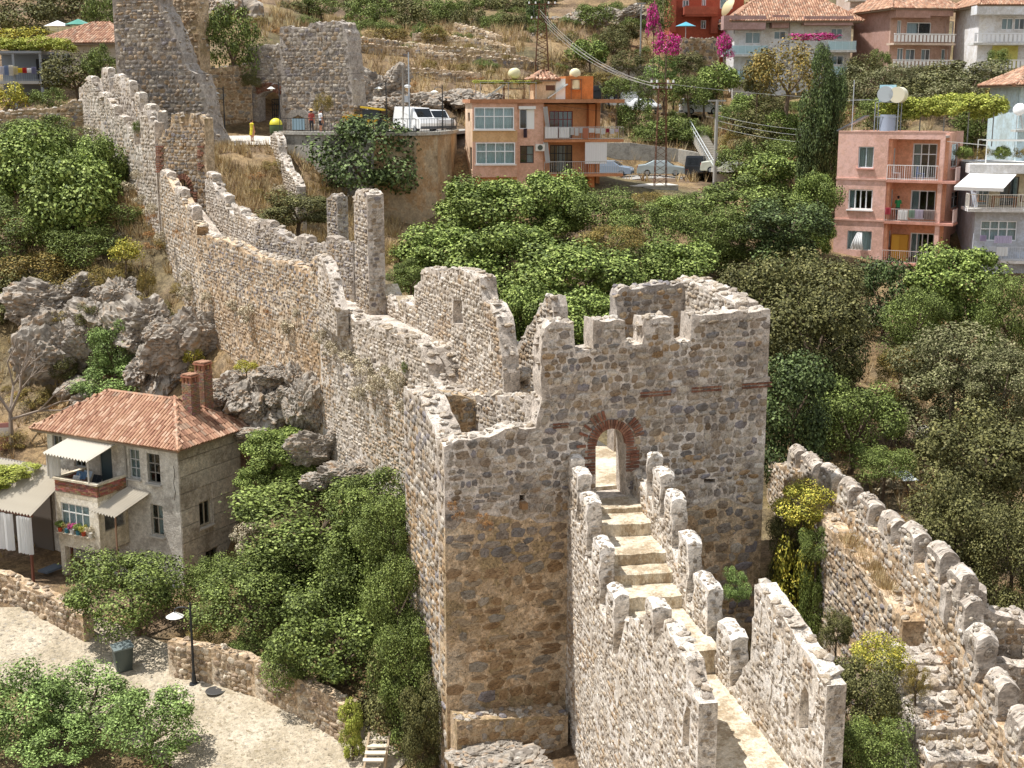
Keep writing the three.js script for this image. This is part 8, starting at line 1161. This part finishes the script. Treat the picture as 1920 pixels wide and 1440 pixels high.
function pole(label, p, h, r, m, o = {}) { const th = thing('utility_pole', label, 'utility pole'); th.position.copy(p); const g = new GB(); g.bar([0, -.5, 0], [0, h, 0], r, [1, 1, 1], 10, r * .75); mesh('shaft', g.build(), m, th); if (o.cross) { const c = mesh('crossarm', unitBox, m, th); c.position.set(0, h - .08, 0); c.scale.set(o.cross, .14, .16); } if (o.lamp) { const l = mesh('lamp_head', new THREE.SphereGeometry(.22, 10, 8), plain(0xe8e8e4, .4), th); l.position.set(.35, h * .72, 0); l.scale.set(1.3, .6, 1); } if (o.boxed) { const b = mesh('meter_box', unitBox, plain(0xb8bcc0), th); b.position.set(-.2, h * .42, .1); b.scale.set(.3, .5, .25); } return th; }
{ const p = put(1340, 335, 116), h = at(1340, 187, 116).y - p.y; pole('grey concrete utility pole with short crossarm beside the parked cars', p, h, .17, plain(0xa6a49e, .9), { cross: 1.5 }); const a = at(757, 240, 107), b = at(768, 240, 106); a.y = b.y = Y(-2.37); pole('brown wooden street pole with a lamp head at the terrace railing', a, at(757, 128, 107).y - a.y, .1, plain(0x8a8278, .9), { lamp: 1 }); pole('tall thin steel mast with a meter box at the terrace railing', b, at(768, 98, 106).y - b.y, .06, plain(0xb4bac0, .5), { boxed: 1 }); const c = put(1201, 85, 158); pole('thin grey utility pole beside the bougainvillea on the slope', c, at(1201, 5, 158).y - c.y, .1, plain(0x9a9a98, .8), { cross: 1 }); const d = put(1691, 200, 100); }
function lattice(label, p, h, w0, w1, m, arms, k2 = 1) { const th = thing('lattice_pylon', label, 'pylon'); th.position.copy(p); const g = new GB(), c = [1, 1, 1], n = Math.round(h / .55); const q = (t, a, b) => { const w = lerp(w0, w1, t) / 2; return [a * w, t * h, b * w]; }; for (const [a, b] of [[-1, -1], [1, -1], [1, 1], [-1, 1]]) g.bar(q(0, a, b), q(1, a, b), .04 * k2, c, 4); const cs = [[-1, -1], [1, -1], [1, 1], [-1, 1]]; for (let i = 0; i < n; i++) for (let k = 0; k < 4; k++) { const A = cs[k], B2 = cs[(k + 1) % 4]; g.bar(q(i / n, ...A), q((i + 1) / n, ...B2), .022 * k2, c, 4); } stuff(mesh('lattice', g.build(), m, th)); const ins = plain(0xe4e4e0, .3); for (const [y, w] of arms) { const b = mesh('crossarm', unitBox, m, th); b.position.set(0, h + y, 0); b.scale.set(w, .1, .12); for (let k = -2; k <= 2; k++) if (k) { const i = mesh('insulator', new THREE.CylinderGeometry(.07, .09, .22, 8), ins, th); i.position.set(k * w / 4.4, h + y + .16, 0); } } return th; }
const rust = mat({ color: 0x6e4a36, roughness: .9, map: paintMap });
{ const p = at(1238, 345, 108); p.y = Y(-6.62); lattice('rusty brown lattice power pole standing by the lower road', p, at(1238, 155, 108).y - p.y, .95, .55, rust, [[-.05, 1.9], [-.5, 1.5]]); const q = ground(1016, 146, 120); lattice('tall rusty lattice pylon on the hillside in front of the dark cypresses', q, at(1016, 6, -q.z).y - q.y, 1.5, .6, rust, [[-.1, 3], [-1.6, 2.4]], 1.9);
  const r = new GB(); const w = (a, b, sag) => { let p0 = a; const N = 14; for (let i = 1; i <= N; i++) { const t = i / N, p1 = a.clone().lerp(b, t); p1.y -= Math.sin(t * Math.PI) * sag; r.bar(p0.toArray(), p1.toArray(), .022, [1, 1, 1], 4); p0 = p1; } };
  const cable = (label, a, b, sag, c) => { const g = new GB(); let p0 = a; const N = 16; for (let i = 1; i <= N; i++) { const t = i / N, p1 = a.clone().lerp(b, t); p1.y -= 4 * t * (1 - t) * sag; g.bar(p0.toArray(), p1.toArray(), .014, [1, 1, 1], 4); p0 = p1; } tag(mesh('power_cable', g.build(), plain(c)), label, 'cable', 'overhead power cables'); };
  cable('black cable from the watch tower to the terrace pole', at(370, 137, 103), at(757, 131, 107), .3, 0x26262a); cable('black cable from the terrace pole down to the orange house', at(757, 131, 107), at(1150, 211, 104), .4, 0x26262a);
  cable('long pale cable crossing above the pink building from the lattice pole', at(1245, 156, 108), at(1960, 186, 98), .6, 0xc8c8c6);
  [['upper', 0], ['middle', 10], ['lower', 22]].forEach(([n, d]) => cable(n + ' pale cable from the concrete pole towards the cypress', at(1345, 216 + d, 116), at(1570, 246 + d * 1.1, 100), .3, 0xb8b8b4));
  [['first', 0], ['second', 1], ['third', 2], ['fourth', 3]].forEach(([n, i]) => { const a = at(1010 + i * 5, 16 + i * 11, -q.z), b = at(1229 + i * 6, 158 + (i % 2) * 6, 108); cable(n + ' thin power cable from the hillside pylon to the rusty lattice pole', a, b, 1.2, 0xb0aaa4); });
  [['left', 1000, 1010], ['right', 1028, 1036]].forEach(([n, x0, x1]) => cable('grey stay wire on the ' + n + ' of the hillside pylon', at(x0, 10, -q.z), at(x1, 146, -q.z + .5), 0, 0xa8a8a4)); }
// ---------- long outdoor stairs with railing ----------
{ const th = thing('outdoor_stairs', 'narrow concrete stairs with white railing climbing between the two roads', 'stairs'), a = at(1357, 328, 118), b = at(1307, 243, 134); a.y = Math.max(a.y, gY(a.x, 118)); const n = 26, g = new GB(), d = b.clone().sub(a), yaw = Math.atan2(-d.z, d.x), L = Math.hypot(d.x, d.z); const sm = concrete; for (let i = 0; i < n; i++) { const t = (i + .5) / n, s = mesh('step', unitBox, sm, th), p = a.clone().lerp(b, t); s.position.set(p.x, p.y - .35, p.z); s.rotation.y = yaw; s.scale.set(L / n + .01, .7, 1.4); } const off = new V3(-d.z, 0, d.x).normalize().multiplyScalar(-.75); for (let i = 0; i <= 12; i++) { const p = a.clone().lerp(b, i / 12).add(off); g.bar([p.x, p.y - .2, p.z], [p.x, p.y + .95, p.z], .025, [1, 1, 1], 4); } for (const h of [.5, .95]) g.bar([a.x + off.x, a.y + h, a.z + off.z], [b.x + off.x, b.y + h, b.z + off.z], .03, [1, 1, 1], 4); mesh('railing', g.build(), plain(0xd8dcdc, .4), th);
}
// ---------- people on the terrace ----------
{ const st = (px, Z, lab, h, o, lift) => { const t = thing('person', lab, 'person'), p = at(px, 260, Z); p.y = lift ?? gY(p.x, Z) + .1; buildPerson(t, p, h, o); };
  st(473, 107, 'person in a yellow dress standing on the road near the gate', 1.68, { shirt: 0xe0cf3a, dress: 1, hair: 0x2c1e16, face: 2.4 }); st(585, 104.5, 'person in a red patterned shirt and hat at the terrace railing', 1.72, { shirt: 0x9a4038, trousers: 0x2a2a30, hat: 0xd8b070, hair: 0x3a2a20, face: 3.0 }, Y(-2.37)); st(602, 105.2, 'person in a white top and dark shorts at the terrace railing', 1.7, { shirt: 0xe8eaec, shorts: 1, trousers: 0x2a2c34, hair: 0x3a2a20, face: 2.2 }, Y(-2.37)); }
{ const t = thing('yellow_bin', 'yellow topped round bin beside the road at the terrace corner', 'bin'), p = at(518, 252, 104); p.y = Y(-2.6); const m = mesh('drum', new THREE.LatheGeometry([[0, 0], [.42, 0], [.5, .3], [.5, .75], [.42, .95]].map(a => new THREE.Vector2(...a)), 16), plain(0x4a5a34, .6), t); const l = mesh('lid', new THREE.SphereGeometry(.5, 16, 8, 0, 6.3, 0, 1.57), plain(0xd8cc3a, .5), t); l.position.y = .85; t.position.copy(p); }
{ const t = thing('notice_board', 'pale blue notice board behind the terrace railing', 'sign'), p = at(560, 250, 104.6); p.y = Y(-2.37); const b = mesh('board', unitBox, plain(0x9ab4c0, .5), t); b.position.y = .65; b.scale.set(.95, .85, .05); for (const s of [-.4, .4]) { const q = mesh('leg', unitBox, iron, t); q.position.set(s, .32, -.04); q.scale.set(.05, .64, .04); } t.position.copy(p); const n = thing('stone_niche', 'small dark arched stone fountain behind the notice board', 'fountain'), q = at(562, 225, 108); q.y = Y(-2.6); n.position.copy(q); const sh = new THREE.Shape([[-.9, 0], [.9, 0], [.9, 1.5], [.5, 1.95], [-.5, 1.95], [-.9, 1.5]].map(a => new THREE.Vector2(...a))); const hl = new THREE.Path([[-.5, .2], [.5, .2], [.5, 1.3], [0, 1.55], [-.5, 1.3]].map(a => new THREE.Vector2(...a))); sh.holes.push(hl); const g = new THREE.ExtrudeGeometry(sh, { depth: .8, bevelEnabled: false }); mesh('surround', g, M.mortarGrey, n); const bk = mesh('back', unitBox, M.mortarBrown, n); bk.position.set(0, .9, .05); bk.scale.set(1.1, 1.5, .08); }
// ---------- street furniture and debris near the path ----------
{ const q = atY(232, 1262, -22.45), t = thing('rubbish_bin', 'dark grey metal rubbish bin standing at the path edge under the round tree', 'bin'); t.position.set(q[0], gY(...q) + .05, -q[1]); t.rotation.y = .5; const g = new THREE.CylinderGeometry(.52, .4, .95, 4, 1); g.rotateY(Math.PI / 4); const b = mesh('body', g, plain(0x4c5654, .5, { metalness: .3 }), t); b.position.y = .53; const l = mesh('lid', new THREE.BoxGeometry(.8, .06, .8), plain(0x6c7674, .5), t); l.position.y = 1.03; l.rotation.z = .08; for (const s of [-.28, .28]) { const w = mesh('foot', unitBox, plain(0x2a2c2c), t); w.position.set(s, .03, .2); w.scale.set(.1, .06, .1); } }
{ const q = atY(405, 1313, -22.4), t = thing('manhole_cover', 'dark round manhole cover on the path near the lamp post', 'manhole cover'); t.position.set(q[0], gY(...q) + .125, -q[1]); const r = mesh('rim', new THREE.TorusGeometry(.36, .03, 6, 24), plain(0x4a4844, .6), t); r.rotation.x = Math.PI / 2; const d = mesh('disc', new THREE.CylinderGeometry(.35, .35, .03, 24), plain(0x3c3a37, .7), t); }
{ const t = thing('wooden_ladder', 'short pale wooden ladder steps among the leaves at the tower foot', 'ladder'), a = at(700, 1425, 41.5), b = at(712, 1385, 42.2), g = (n, p, q, r) => { const gb = new GB(); gb.bar(p, q, r, [1, 1, 1], 4); mesh(n, gb.build(), plain(0xb8a284, .8), t); }; for (const s of [-.35, .35]) g('rail', [a.x + s, a.y - .5, a.z], [b.x + s, b.y + .25, b.z], .05); for (let i = 0; i < 4; i++) { const p = a.clone().lerp(b, i / 3), m = mesh('rung', unitBox, plain(0xd8cbb4, .8), t); m.position.set(p.x, p.y, p.z); m.scale.set(.7, .05, .24); } }
{ const t = thing('metal_panel', 'rusty red and white sheet metal panel at the left edge', 'panel'), p = ground(10, 846, 50), m = mesh('sheet', new THREE.BoxGeometry(.75, 1.5, .04), plain(0xb88078, .6), t), m2 = mesh('patch', new THREE.BoxGeometry(.5, .5, .03), plain(0xd8cec4, .6), t); p.y = gY(p.x, -p.z); m.position.set(p.x, p.y + .75, p.z); m.rotation.y = .3; m2.position.set(p.x + .05, p.y + 1.0, p.z + .03); m2.rotation.y = .3; }
{ const t = thing('old_barrel', 'pale weathered round barrel lying in the right-hand garden', 'barrel'), p = ground(1731, 838, 48), m = mesh('drum', new THREE.LatheGeometry([[0, -.4], [.3, -.4], [.38, -.2], [.4, 0], [.38, .2], [.3, .4], [.22, .42], [0, .38]].map(a => new THREE.Vector2(...a)), 18), plain(0xc8c0b0, .9), t); m.position.set(p.x, p.y + .38, p.z); m.rotation.set(Math.PI / 2 - .2, 0, .3); }
{ const t = thing('scrap_sheets', 'light metal sheets stacked on a fence post beyond the battlement wall', 'scrap'), p = ground(1692, 925, 44); for (let i = 0; i < 4; i++) { const m = mesh('sheet', new THREE.BoxGeometry(.7, .03, .22), plain(0xc6ccce, .5), t); m.position.set(p.x + .05 * i, p.y + .75 - i * .03, p.z - .4 + i * .26); m.rotation.set(.15, .3, -.1); } const g = new GB(); g.bar([p.x + .2, p.y - .2, p.z], [p.x + .2, p.y + .75, p.z], .05, [1, 1, 1], 5); g.bar([p.x - .3, p.y - .2, p.z - .3], [p.x - .3, p.y + .75, p.z - .3], .05, [1, 1, 1], 5); mesh('post', g.build(), plain(0x7a6450), t); }
{ const t = thing('garden_planks', 'stack of pale planks lying behind the old house', 'planks'), p = ground(465, 850, 52); for (let i = 0; i < 5; i++) { const m = mesh('plank', unitBox, plain([0xcabfae, 0xb8ab98, 0xd4cabb][i % 3], .9), t); m.position.set(p.x + i * .25, p.y + .3 + i * .12, p.z - i * .45); m.rotation.set(0, .5, .05); m.scale.set(1.6, .08, .3); } }
flushStones({ fortress_tower: 300, battlement_walk: 300, battlement_wall: 300, curtain_wall: 300 });
for (const [th, gb] of capBank) stuff(mesh('merlon_cap_stones', gb.build(), M.stones, th));
renderer.render(scene, camera);
